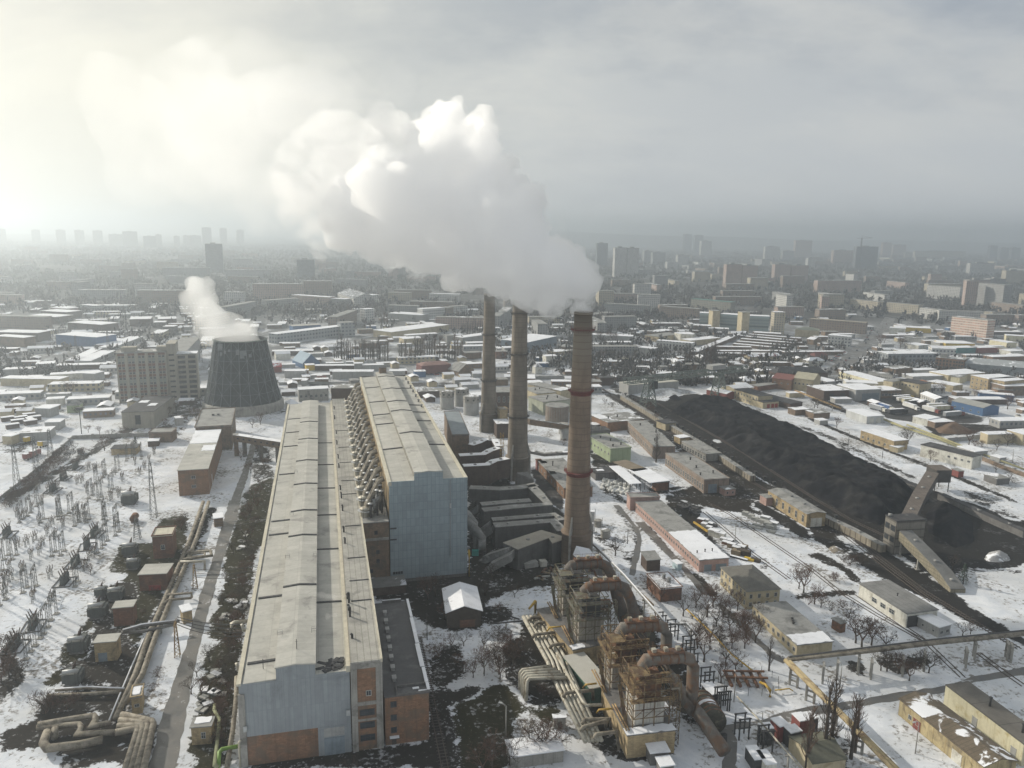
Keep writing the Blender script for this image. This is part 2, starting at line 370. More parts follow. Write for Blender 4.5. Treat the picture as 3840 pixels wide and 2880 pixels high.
cover('D',2,(830,430),(1300,420),(1460,400),(1700,350),(1700,560),(1560,600),(1530,780),(1290,790),(1100,700),(1060,600),(860,590))  # yard before the boiler house: its shade painted in as dark ground
cover('D',3,(0,330),(200,340),(500,400),(520,500),(300,520),(0,560));cover('D',2,(1190,930),(1400,860),(1440,1000),(1430,1100),(1220,1170),w=.8)  # first patch carries on the painted shade of that yard
cover('D',23,(150,560),(560,600),(860,590),(1010,780),(1150,900),(1140,1500),(400,1700),(150,1500))
cover('A',23,(790,440),(880,430),(1020,560),(1150,740),(1140,900),(1000,780),(860,600));cover('D',23,(0,330),(480,330),(600,600),(150,560))
cover('D',3,(400,640),(560,600),(900,1250),(1250,1430),(1220,1580),(930,1630),(700,1500),(250,760));cover('D',3,(880,620),(1010,600),(1100,800),(1350,950),(1440,1250),(1330,1420),(1220,1300),(900,850),w=.8)
cover('D',3,(130,900),(270,780),(430,1000),(540,1200),(450,1260),(330,1280),(180,1100),w=.85);cover('S',3,(180,980),(260,1030),(210,1050));cover('D',3,(20,640),(190,620),(210,720),(60,760),w=.8)
cover('A',4,(640,1285),(860,1235),(1100,1188),(1440,1140),(1600,1080),(1960,1015),(1960,1062),(1620,1112),(1440,1172),(1150,1225),(950,1255),(760,1295),(500,1335),(300,1365),(100,1420),(80,1450),(40,1420),(280,1340),(480,1290))
cover('A',4,(-60,1390),(60,1400),(110,1500),(100,1600),(130,1700),(10,1700),(40,1560),(-60,1480));cover('S',4,(0,1490),(25,1540),(20,1600),(0,1580))
cover('D',4,(500,1440),(700,1380),(800,1450),(860,1560),(800,1700),(560,1700),w=.7);cover('S',4,(690,1480),(760,1470),(740,1600),(650,1600))
cover('D',4,(780,985),(900,975),(930,1050),(900,1080),(830,1050));cover('D',4,(400,1090),(450,1080),(470,1150),(410,1140));cover('D',4,(480,1180),(560,1180),(550,1260),(500,1250))
cover('D',4,(960,960),(1300,930),(1360,1000),(1200,1080),(1060,1060),w=.75)
cover('C',4,(300,-20),(330,30),(560,130),(700,200),(900,380),(1060,480),(1350,600),(1500,700),(1760,815),(1960,900),(1960,830),(1880,800),(1600,640),(1560,600),(1380,480),(1100,300),(1030,260),(850,160),(690,60),(560,-20),w=.9)
cover('D',4,(530,300),(640,290),(800,380),(880,440),(900,480),(860,500),(760,400),(620,340));cover('D',4,(380,570),(560,550),(780,530),(880,530),(880,560),(700,570),(450,590))
cover('S',4,(600,230),(760,240),(790,300),(640,280));cover('S',4,(690,90),(800,180),(900,260),(1000,330),(980,340),(820,240),(680,140))
cover('C',0,(1420,880),(1450,858),(1500,850),(1560,862),(1620,880),(1750,940),(1880,1000),(1990,1050),(2100,1088),(2240,1130),(2240,1200),(2185,1232),(2010,1245),(1960,1205),(1900,1182),(1830,1120),(1700,1050),(1560,960),(1480,910),(1410,890))
cover('S',0,(2080,1235),(2212,1225),(2230,1330),(2120,1300));cover('D',22,(1350,1470),(1900,1480),(2180,1470),(2200,1520),(1500,1500),w=.8)
cover('D',0,(1395,1052),(1500,1060),(1560,1055),(1640,1055),(1700,1095),(1790,1145),(1840,1190),(1815,1200),(1700,1130),(1600,1100),(1560,1087),(1460,1092))
cover('C',13,(380,250),(700,240),(1250,290),(1480,430),(1800,600),(2124,790),(2124,960),(1750,720),(1400,500),(1000,480),(700,560),(330,440),(280,330),w=.9);cover('D',7,(1480,1180),(1659,1250),(1750,1400),(1500,1450),(1250,1450),(1200,1400),(1420,1400),w=.8)
cover('D',13,(0,690),(150,760),(400,1060),(600,1290),(850,1560),(780,1580),(560,1300),(330,1080),(80,830),(0,760));cover('D',4,(0,620),(60,660),(300,880),(440,990),(400,1000),(250,860),(0,690));cover('D',3,(1310,420),(1400,430),(1500,560),(1560,640),(1520,640),(1420,520))
cover('D',13,(300,450),(640,740),(900,950),(1120,1140),(1180,1160),(900,880),(720,560),(480,440));cover('D',3,(850,0),(900,0),(1000,160),(1030,230),(980,440),(940,440),(980,250),(960,150),w=.8)
cover('D',7,(690,1160),(880,1190),(870,1250),(700,1250));cover('D',7,(700,1290),(900,1440),(1000,1500),(850,1460),(760,1400),w=.7)
cover('D',20,(1640,1420),(2212,1660),(2212,1690),(1620,1440));cover('D',22,(180,0),(600,160),(1000,310),(1500,500),(2240,810),(2240,840),(1500,540),(1000,340),(580,180),(140,0))
cover('D',22,(300,180),(800,380),(1100,520),(1090,560),(750,420),(250,200),w=.6);cover('D',22,(1550,640),(1900,760),(2212,960),(2100,980),(1600,740),w=.55)
cover('A',21,(430,1250),(800,1150),(1250,1170),(1480,1250),(1450,1330),(1800,1430),(1750,1480),(1500,1500),(1170,1490),(770,1430),(700,1340));cover('D',21,(1280,1470),(1600,1490),(2212,1520),(2212,1560),(1750,1570),(1700,1600),(1300,1620),(1180,1520));cover('D',21,(0,1180),(240,1270),(480,1380),(400,1400),(100,1290),(0,1250),w=.8)
cover('D',19,(1160,810),(1500,960),(1250,980),(1480,1120),(1700,1330),(1640,1340),(1300,1090),(1150,1000),w=.7);cover('A',19,(1150,850),(1400,840),(2212,850),(2212,800),(2240,860),(1900,880),(1550,880),(1640,930),(2212,920),(2212,950),(1600,945),(1480,900),(1200,870))
cover('D',20,(1070,960),(1300,940),(1280,1000),(1080,1010));cover('D',20,(700,1180),(1100,1300),(1600,1560),(1500,1540),(1000,1320),w=.4)
cover('D',17,(1280,1210),(1700,1160),(2050,1080),(2200,1130),(2150,1250),(2000,1300),(1700,1290),w=.6);cover('D',17,(1540,1340),(2000,1290),(1900,1490),(1540,1500),w=.5)
cover('D',17,(800,1240),(1000,1040),(960,1110),(820,1250));cover('D',17,(0,1560),(60,1500),(390,1500),(400,1560),(250,1659),(0,1659),w=.7);cover('A',17,(620,1480),(900,1290),(1210,1085),(1220,870),(1180,870),(1060,1010),(960,1070),(800,1260),(560,1480),w=.45)
cover('D',18,(0,1240),(0,1390),(300,1400),(200,1330),(120,1180),w=.5);cover('A',18,(420,1060),(900,1080),(1500,1060),(2212,1060),(2212,1120),(1550,1110),(900,1130),(420,1110),w=.6)
cover('D',7,(700,760),(880,800),(1150,975),(1440,1145),(1700,1290),(1700,1350),(1560,1400),(1300,1240),(1150,1060),(1000,930),(860,850),w=.75)
cover('D',22,(-100,830),(160,945),(420,1065),(600,1160),(760,1245),(690,1265),(500,1180),(160,1080),(0,1010),w=.9)
cover('C',22,(-60,740),(160,890),(420,1015),(780,1200),(790,1130),(600,1060),(300,890),(0,620));cover('C',7,(880,775),(1060,865),(1230,965),(1440,1085),(1720,1250),(1720,1130),(1400,950),(1200,850),(1130,850),w=.85)
cover('D',22,(-200,-30),(0,60),(350,205),(800,425),(1150,595),(1140,560),(800,375),(350,150),(0,10),w=.62);cover('D',20,(760,1240),(1000,1330),(1500,1560),(1460,1580),(980,1350),w=.8)
cover('D',4,(0,640),(180,820),(330,960),(380,950),(220,800),(60,640),w=.7);cover('D',3,(1040,560),(1200,560),(1260,640),(1130,640),w=.6);cover('D',3,(1290,640),(1700,1030),(1680,1050),(1280,680),w=.65);cover('D',13,(1480,1040),(1700,1250),(1560,1340),(1480,1240),w=.45);cover('D',3,(700,120),(920,260),(1010,420),(990,440),(880,300),(690,180),w=.6)
cover('C',24,(105,120),(250,215),(400,305),(600,425),(800,545),(1000,665),(1290,840),(1290,690),(1000,560),(700,400),(450,250),(300,150),w=.95)
cover('S',24,(545,335),(600,350),(590,362),(550,350));cover('S',24,(680,362),(735,372),(700,380));cover('D',24,(640,440),(760,520),(1000,660),(1150,770),(1100,790),(800,610),(640,570));cover('D',24,(330,600),(480,560),(640,600),(760,640),(700,700),(560,680),(430,650));cover('D',24,(180,180),(380,330),(340,340),(160,220),w=.7)
def ground():
 def axis(lo,hi,step,far0,far1,g=1.05):
  a=list(np.arange(lo,hi+step/2,step));s=step;x=a[-1]
  while x<far1:s*=g;x+=s;a.append(x)
  s=step;x=a[0];pre=[]
  while x>far0:s*=g;x-=s;pre.append(x)
  return np.array(pre[::-1]+a)
 xs=axis(-235,300,1.0,-26000,26000);ys=axis(150,640,1.0,-400,30000)
 X,Y=np.meshgrid(xs,ys);nx,ny=len(xs),len(ys)
 ch={k:np.zeros(X.shape)for k in 'DAGC'}
 for kind,v,pts,w in COVER:
  P=np.array([G(v,*p)[:2]for p in pts]);m=np.zeros(X.shape,bool)
  i0,i1=np.searchsorted(xs,[P[:,0].min(),P[:,0].max()]);j0,j1=np.searchsorted(ys,[P[:,1].min(),P[:,1].max()])
  i0=max(0,i0-1);j0=max(0,j0-1);sx=X[j0:j1+1,i0:i1+1];sy=Y[j0:j1+1,i0:i1+1];ins=np.zeros(sx.shape,bool)
  for k in range(len(P)):
   (x1,y1),(x2,y2)=P[k],P[k-1]
   c=((y1>sy)!=(y2>sy))&(sx<(x2-x1)*(sy-y1)/(y2-y1+1e-12)+x1);ins^=c
  m[j0:j1+1,i0:i1+1]=ins
  for q in 'DAGC':ch[q][m]=w if q==kind else(ch[q][m]*(0.0 if kind in 'SAC' or True else 1))
 def blur(a):
  for _ in range(4):
   a=(np.pad(a,((1,1),(0,0)),'edge')[:-2]+a+np.pad(a,((1,1),(0,0)),'edge')[2:])/3
   a=(np.pad(a,((0,0),(1,1)),'edge')[:,:-2]+a+np.pad(a,((0,0),(1,1)),'edge')[:,2:])/3
  return a
 for q in ch:ch[q]=blur(ch[q])
 Z=np.zeros(X.shape)
 me=bpy.data.meshes.new('ground');nv=nx*ny
 co=np.stack([X,Y,Z],-1).reshape(-1,3)
 j,i=np.meshgrid(np.arange(ny-1),np.arange(nx-1),indexing='ij');b=(j*nx+i).ravel()
 quads=np.stack([b,b+1,b+nx+1,b+nx],1)
 me.vertices.add(nv);me.vertices.foreach_set('co',co.ravel());me.loops.add(quads.size);me.loops.foreach_set('vertex_index',quads.ravel().astype(np.int32))
 me.polygons.add(len(quads));me.polygons.foreach_set('loop_start',np.arange(0,quads.size,4,dtype=np.int32));me.polygons.foreach_set('loop_total',np.full(len(quads),4,np.int32))
 me.update()
 at=me.color_attributes.new('cover','FLOAT_COLOR','POINT');c4=np.stack([ch['D'],ch['A'],ch['G'],ch['C']],-1).reshape(-1,4);at.data.foreach_set('color',c4.ravel().astype(np.float32))
 m,nt=nodes('snowy ground');n=NB(nt);out=n.n('ShaderNodeOutputMaterial');bs=n.n('ShaderNodeBsdfPrincipled');n.l(bs.outputs[0],out.inputs[0])
 geo=n.n('ShaderNodeNewGeometry');pos=geo.outputs['Position'];av=n.n('ShaderNodeAttribute',attribute_name='cover')
 sp=n.n('ShaderNodeSeparateColor');n.l(av.outputs['Color'],sp.inputs[0])
 n1=n.noise(pos,.12,8,.68,.5);n2=n.noise(pos,.7,6,.65,.3);n3=n.noise(pos,.035,5,.6,.4);n4=n.noise(pos,.004,6,.62,.5)
 jit=n.m('ADD',n.m('MULTIPLY',n.m('SUBTRACT',n1,.5),1.9),n.m('MULTIPLY',n.m('SUBTRACT',n2,.5),1.1))
 def th(ch,lo=.42,hi=.58,k=1.0):return n.ss(n.m('ADD',ch,n.m('MULTIPLY',jit,k)),lo,hi)
 snow=n.mix(n.ss(n1,.35,.7),(.57,.605,.66),(.74,.755,.785))
 # trampled, thawed specks in the snow
 speck=n.m('MULTIPLY',n.ss(n.m('ADD',n.m('MULTIPLY',n2,.6),n.m('MULTIPLY',n.noise(pos,.045,6,.7,.6),.6)),.62,.72),.88)
 snow=n.mix(n.m('MULTIPLY',n.ss(n3,.40,.62),.45),snow,(.42,.42,.41))
 snow=n.mix(speck,snow,n.mix(n2,(.05,.042,.032),(.17,.145,.11)))
 # the built-up land beyond the works: thawed streets and yards between snowy plots
 sy=n.n('ShaderNodeSeparateXYZ');n.l(pos,sy.inputs[0]);far=n.ss(sy.outputs[1],480,800);vfar=n.ss(sy.outputs[1],750,1250)
 nf=n.noise(pos,.018,7,.7,.8,sc3=(1,.6,1));thaw=n.m('MULTIPLY',n.ss(nf,.40,.53),far)
 thaw2=n.m('MULTIPLY',n.m('ADD',n.m('MULTIPLY',n.ss(nf,.30,.50),.5),.5),vfar)
 snow=n.mix(n.m('MAXIMUM',n.m('MULTIPLY',thaw,.85),thaw2),snow,n.mix(n2,(.045,.045,.045),(.11,.108,.10)))
 soil_and_shade=n.mix(n2,(.011,.010,.009),(.042,.036,.029));grass=n.mix(n1,(.010,.013,.006),(.045,.038,.019));asph=n.mix(n1,(.03,.03,.032),(.08,.077,.074));coal=n.mix(n2,(.009,.009,.0095),(.032,.029,.026))
 slush=n.m('MULTIPLY',n.ss(n.m('ADD',n.m('MULTIPLY',n2,.5),n.m('MULTIPLY',n1,.5)),.545,.62),.5)
 grass=n.mix(n.m('MULTIPLY',n.ss(n2,.5,.75),.6),grass,(.085,.066,.042))
 c=n.mix(th(sp.outputs[2]),snow,n.mix(n.m('MULTIPLY',slush,.8),grass,(.6,.62,.65)))
 c=n.mix(th(sp.outputs[0]),c,n.mix(slush,soil_and_shade,(.6,.62,.65)))
 c=n.mix(th(sp.outputs[1],k=.6),c,n.mix(n.m('MULTIPLY',slush,.35),asph,(.55,.57,.6)))
 c=n.mix(th(av.outputs['Alpha'],k=.8),c,n.mix(n.m('MULTIPLY',slush,.3),coal,(.5,.52,.55)))
 n.l(c,bs.inputs['Base Color']);bs.inputs['Roughness'].default_value=.9;bs.inputs['Specular IOR Level'].default_value=.05
 bp=n.n('ShaderNodeBump');bp.inputs['Strength'].default_value=.55;bp.inputs['Distance'].default_value=.5;n.l(n.m('ADD',n1,n.m('MULTIPLY',n2,.4)),bp.inputs['Height']);n.l(bp.outputs[0],bs.inputs['Normal'])
 me.materials.append(m);tag(put('ground',me),kind='structure')
ground()
def road_mat():
 m,nt=nodes('wet patched asphalt');n=NB(nt);out=n.n('ShaderNodeOutputMaterial');bs=n.n('ShaderNodeBsdfPrincipled');n.l(bs.outputs[0],out.inputs[0])
 geo=n.n('ShaderNodeNewGeometry');pos=geo.outputs['Position'];n1=n.noise(pos,.15,7,.65,.6);n2=n.noise(pos,.9,5,.6)
 c=n.mix(n.ss(n1,.35,.65),(.06,.06,.06),(.15,.142,.13));c=n.mix(n.ss(n2,.45,.7),c,(.10,.095,.085));sn=n.ss(n.m('ADD',n.m('MULTIPLY',n1,.6),n.m('MULTIPLY',n2,.4)),.57,.64)
 c=n.mix(n.m('MULTIPLY',sn,.6),c,(.6,.62,.65));n.l(c,bs.inputs['Base Color']);n.l(n.m('ADD',n.m('MULTIPLY',n.ss(n1,.4,.6),.5),.3),bs.inputs['Roughness']);return m
ROADM=road_mat()
def road(name,v,left,right,label=None,z=.03):
 b=MB();L0_=[G(v,*p,z)for p in left];R0_=[G(v,*p,z)for p in right];L_,R_=[],[];q=random.Random(len(name)+int(left[0][0]))
 for i in range(len(L0_)-1):
  n=max(1,int(np.linalg.norm(L0_[i+1]-L0_[i])/2.5));n=min(n,60)
  for k in range(n):
   a,c=L0_[i]+(L0_[i+1]-L0_[i])*k/n,R0_[i]+(R0_[i+1]-R0_[i])*k/n;d=(c-a)/(np.linalg.norm(c-a)+1e-6);L_.append(a+d*q.uniform(-.35,.35));R_.append(c+d*q.uniform(-.35,.35))
 L_.append(L0_[-1]);R_.append(R0_[-1])
 for i in range(len(L_)-1):b.quad(R_[i],R_[i+1],L_[i+1],L_[i])
 o=b.build(name,ROADM);tag(o,kind='structure');return o
road('plant_road',1,[(930,1720),(945,1640),(1030,1340),(1110,1090),(1190,850),(1260,600),(1340,360),(1400,150),(1455,-40)],[(1110,1720),(1120,1640),(1190,1280),(1240,1000),(1290,800),(1340,600),(1420,330),(1490,100),(1530,-40)])
road('plant_road_far',5,[(1388,1600),(1430,1470),(1520,1240),(1555,1120),(1575,1060)],[(1470,1600),(1500,1440),(1560,1240),(1590,1130),(1605,1060)],z=.06)
road('lower_road',4,[(-40,1405),(280,1345),(480,1283),(640,1260),(860,1232),(1100,1185),(1440,1135),(1600,1080),(1960,1012)],[(-40,1450),(300,1368),(500,1338),(760,1296),(950,1257),(1150,1226),(1440,1176),(1620,1115),(1960,1062)])
road('loop_road',4,[(-20,1400),(40,1440),(50,1520),(20,1620),(20,1720)],[(60,1395),(110,1480),(105,1580),(100,1640),(130,1720)],z=.05)
road('warehouse_track',13,[(-60,690),(0,745),(300,1060),(560,1330),(780,1590)],[(60,690),(130,765),(400,1060),(620,1300),(850,1570)]);road('chimney_track',3,[(845,-10),(960,110),(1000,200),(975,300),(945,430)],[(885,-10),(1000,130),(1030,210),(1015,300),(980,440)]);road('orchard_path',4,[(-30,620),(200,840),(330,960),(400,995)],[(20,620),(235,830),(365,950),(430,985)])
road('avenue',21,[(150,950),(330,800),(450,700),(640,560),(760,400),(770,380)],[(560,935),(440,885),(530,770),(620,690),(700,600),(870,430),(875,400)])
road('cross_street',21,[(-420,905),(150,955),(560,940),(900,905),(1300,905),(2212,960)],[(-420,935),(150,990),(560,975),(900,930),(1300,925),(2212,985)],z=.02)
road('avenue_far',18,[(0,372),(600,330),(1300,262),(2212,230),(3400,240)],[(0,385),(600,345),(1300,275),(2212,242),(3400,250)],z=.05)
road('side_street',18,[(900,625),(1300,570),(2212,430),(3000,400)],[(900,650),(1300,590),(2212,445),(3000,415)],z=.05)
# ------------------------------------------------------------------ window / door / building builders
WINM={}
def window_mesh(w,h,style='plain'):
 k=(round(w,1),round(h,1),style)
 if k in WINM:return WINM[k]
 b=MB();t=min(.14,w*.12)
 b.box(-w/2,w/2,-.03,.04,0,h,0)
 for x0,x1,z0,z1 in((-w/2,w/2,0,t),(-w/2,w/2,h-t,h),(-w/2,-w/2+t,t,h-t),(w/2-t,w/2,t,h-t)):b.box(x0,x1,-.09,.035,z0,z1,1)
 nm=max(1,int(w/1.3))
 for i in range(1,nm+1):
  if nm>0 and w>1.0:x=-w/2+w*i/(nm+1);b.box(x-.04,x+.04,-.07,.03,t,h-t,1)
 if h>1.6:b.box(-w/2+t,w/2-t,-.075,.03,h*.55-.04,h*.55+.04,1)
 WINM[k]=b.mesh('window',[GLASS,DSTEEL if style=='dark' else FRAME],uv=False);return WINM[k]
DOORC={}
def door_mesh(w,h,m):
 k=(round(w,1),round(h,1),m.name)
 if k not in DOORC:
  b=MB();b.box(-w/2,w/2,-.08,.04,0,h);b.box(-w/2-.1,w/2+.1,-.12,.03,h,h+.15)
  if w>2:b.box(-.04,.04,-.1,-.04,.05,h-.05)
  DOORC[k]=b.mesh('door',[m])
 return DOORC[k]
def side_frame(side,L_,s,W):
 """origin, direction along the wall, rotation so that a window's outside points away"""
 if side=='F':return(0,0),(1,0),(0 if s>0 else math.pi),L_
 if side=='K':return(0,s*W),(1,0),(math.pi if s>0 else 0),L_
 if side=='L':return(0,0),(0,s),-math.pi/2,W
 return(L_,0),(0,s),math.pi/2,W
def openings(root,L_,s,W,wins=(),doors=(),cap=100):
 left=cap
 for side,n,z,w,h,*rest in wins:
  o,d,rz,ln=side_frame(side,L_,s,W);u0,u1=(rest[0],rest[1])if len(rest)>=2 else(0.0,1.0);me=window_mesh(w,h,rest[2]if len(rest)>2 else 'plain')
  extra=MB()if left<=0 else None
  for i in range(n):
   u=ln*(u0+(u1-u0)*(i+.5)/n)
   if left<=0:break
   left-=1;put('window',me,root,(o[0]+d[0]*u,o[1]+d[1]*u,z),rz)
 for side,u,w,h,m in doors:
  o,d,rz,ln=side_frame(side,L_,s,W);put('door',door_mesh(w,h,m),root,(o[0]+d[0]*ln*u,o[1]+d[1]*ln*u,0),rz)
FOOT=[]
def frame3(a,b,c,h):
 A,B=G(*a,h),G(*b,h);U=B-A;U[2]=0;L_=np.linalg.norm(U);U/=L_;Vn=np.array([-U[1],U[0],0])
 W=c if isinstance(c,(int,float))else float((G(*c,h)-A)@Vn)
 if isinstance(c,(int,float)):W=c if(Vn@(A-_C*np.array([1,1,0])))>0 else-c
 return np.array([A[0],A[1],0.]),math.atan2(U[1],U[0]),L_,(1 if W>0 else-1),abs(W)
def B(name,label,a,b,c,h,wall,roof,cat='building',wins=(),doors=(),gable=0.0,hip=0.0,par=0.0,vents=(),group=None,over=.3,slope=0.0,gaxis='x',snow=()):
 """building from three roof corners seen in the photo: a-b the near roof edge, c the far corner (or a depth in metres)"""
 O,rz,L_,s,W=frame3(a,b,c,h);root=thing(name,label,cat,O,rz,group)
 y0,y1=(0,W)if s>0 else(-W,0);w=MB();w.box(0,L_,y0,y1,-.3,h,0)
 r=MB();e=over
 if gable:
  ym=(y0+y1)/2;xm=L_/2;T=.22
  if gaxis=='x':
   w.add([(0,y0,h),(0,y1,h),(0,ym,h+gable-.05),(L_,y0,h),(L_,y1,h),(L_,ym,h+gable-.05)],[(0,2,1),(3,4,5)],0)
   h2=h-gable*e/(W/2)
   r.sheetbox([(-e,y0-e,h2+T),(L_+e,y0-e,h2+T),(L_+e,ym,h+gable+T),(-e,ym,h+gable+T)],T);r.sheetbox([(-e,ym,h+gable+T+.002),(L_+e,ym,h+gable+T+.002),(L_+e,y1+e,h2+T),(-e,y1+e,h2+T)],T)
  else:
   w.add([(0,y0,h),(L_,y0,h),(xm,y0,h+gable-.05),(0,y1,h),(L_,y1,h),(xm,y1,h+gable-.05)],[(0,1,2),(3,5,4)],0)
   h2=h-gable*e/(L_/2)
   r.sheetbox([(-e,y0-e,h2+T),(xm,y0-e,h+gable+T),(xm,y1+e,h+gable+T),(-e,y1+e,h2+T)],T);r.sheetbox([(xm,y0-e,h+gable+T+.002),(L_+e,y0-e,h2+T),(L_+e,y1+e,h2+T),(xm,y1+e,h+gable+T+.002)],T)
 elif hip:
  ym=(y0+y1)/2;q=min(W/2,L_/2-.5);z0=h+.02;z1=h+hip
  P=[(-e,y0-e,z0),(L_+e,y0-e,z0),(L_+e,y1+e,z0),(-e,y1+e,z0),(q,ym,z1),(L_-q,ym,z1)]
  r.add(P,[(0,1,5,4),(1,2,5),(2,3,4,5),(3,0,4),(3,2,1,0)])
 elif slope:
  r.sheetbox([(-e,y0-e,h+.25+(slope if s<0 else 0)),(L_+e,y0-e,h+.25+(slope if s<0 else 0)),(L_+e,y1+e,h+.25+(slope if s>0 else 0)),(-e,y1+e,h+.25+(slope if s>0 else 0))],.25)
  w.add([(0,y0,h),(L_,y0,h),(L_,y1,h),(0,y1,h),(0,(y1 if s>0 else y0),h+slope),(L_,(y1 if s>0 else y0),h+slope)],[(0,3,4),(1,5,2),(2,5,4,3)if s>0 else(0,4,5,1)],0)
 else:
  r.box(-e,L_+e,y0-e,y1+e,h+.002,h+.28)
 w.build('wall',wall,root);r.build('roof',roof,root)
 if par and not(gable or hip or slope):
  p=MB();t=.3;zt=h+.28+par
  p.box(-e,L_+e,y0-e,y0-e+t,h+.282,zt);p.box(-e,L_+e,y1+e-t,y1+e,h+.282,zt);p.box(-e,-e+t,y0-e+t,y1+e-t,h+.282,zt);p.box(L_+e-t,L_+e,y0-e+t,y1+e-t,h+.282,zt);p.build('parapet',wall,root)
 for u0,u1,v0,v1 in snow:
  rr=random.Random(int(L_*100)+len(label));pts=[]
  def edge(p,q):
   n=max(2,int(math.hypot(q[0]-p[0],q[1]-p[1])/1.2))
   for i in range(n):
    f=i/n;k=.0 if i==0 else 1;pts.append((p[0]+(q[0]-p[0])*f+rr.uniform(-.45,.45)*k,p[1]+(q[1]-p[1])*f+rr.uniform(-.45,.45)*k))
  X0,X1=L_*u0+(0 if u0>0 else-e+.05),L_*u1+(0 if u1<1 else e-.05);ya,yb=sorted((s*W*v0,s*W*v1))
  if v0<=0:ya,yb=(ya-e+.05,yb)if s>0 else(ya,yb+e-.05)
  if v1>=1:ya,yb=(ya,yb+e-.05)if s>0 else(ya-e+.05,yb)
  edge((X0,ya),(X1,ya));edge((X1,ya),(X1,yb));edge((X1,yb),(X0,yb));edge((X0,yb),(X0,ya))
  sn=MB();lim=lambda p:(min(max(p[0],-e+.02),L_+e-.02),min(max(p[1],y0-e+.02),y1+e-.02));sn.prism([lim(p)for p in pts],h+.283,h+.42);sn.build('snow',SNOW,root)
 openings(root,L_,s,W,wins,doors)
 FOOT.append((O,rz,L_,s,W))
 for u,vv,sz,hh in vents:
  zt=h+.28 if not gable else h+gable*(1-abs(vv-.5)*2);v=MB()
  if sz<.5:v.tube([(0,0,-.3),(0,0,hh)],sz,8);v.lathe([(sz*1.6,hh-.1),(sz*1.6,hh+.12),(.01,hh+.3)],8)
  else:v.box(-sz/2,sz/2,-sz/2,sz/2,-.3,hh);v.box(-sz/2-.12,sz/2+.12,-sz/2-.12,sz/2+.12,hh,hh+.15)
  v.build('roof_vent',DSTEEL if sz<.5 else STEEL,root,(L_*u,s*W*vv,zt))
 return root
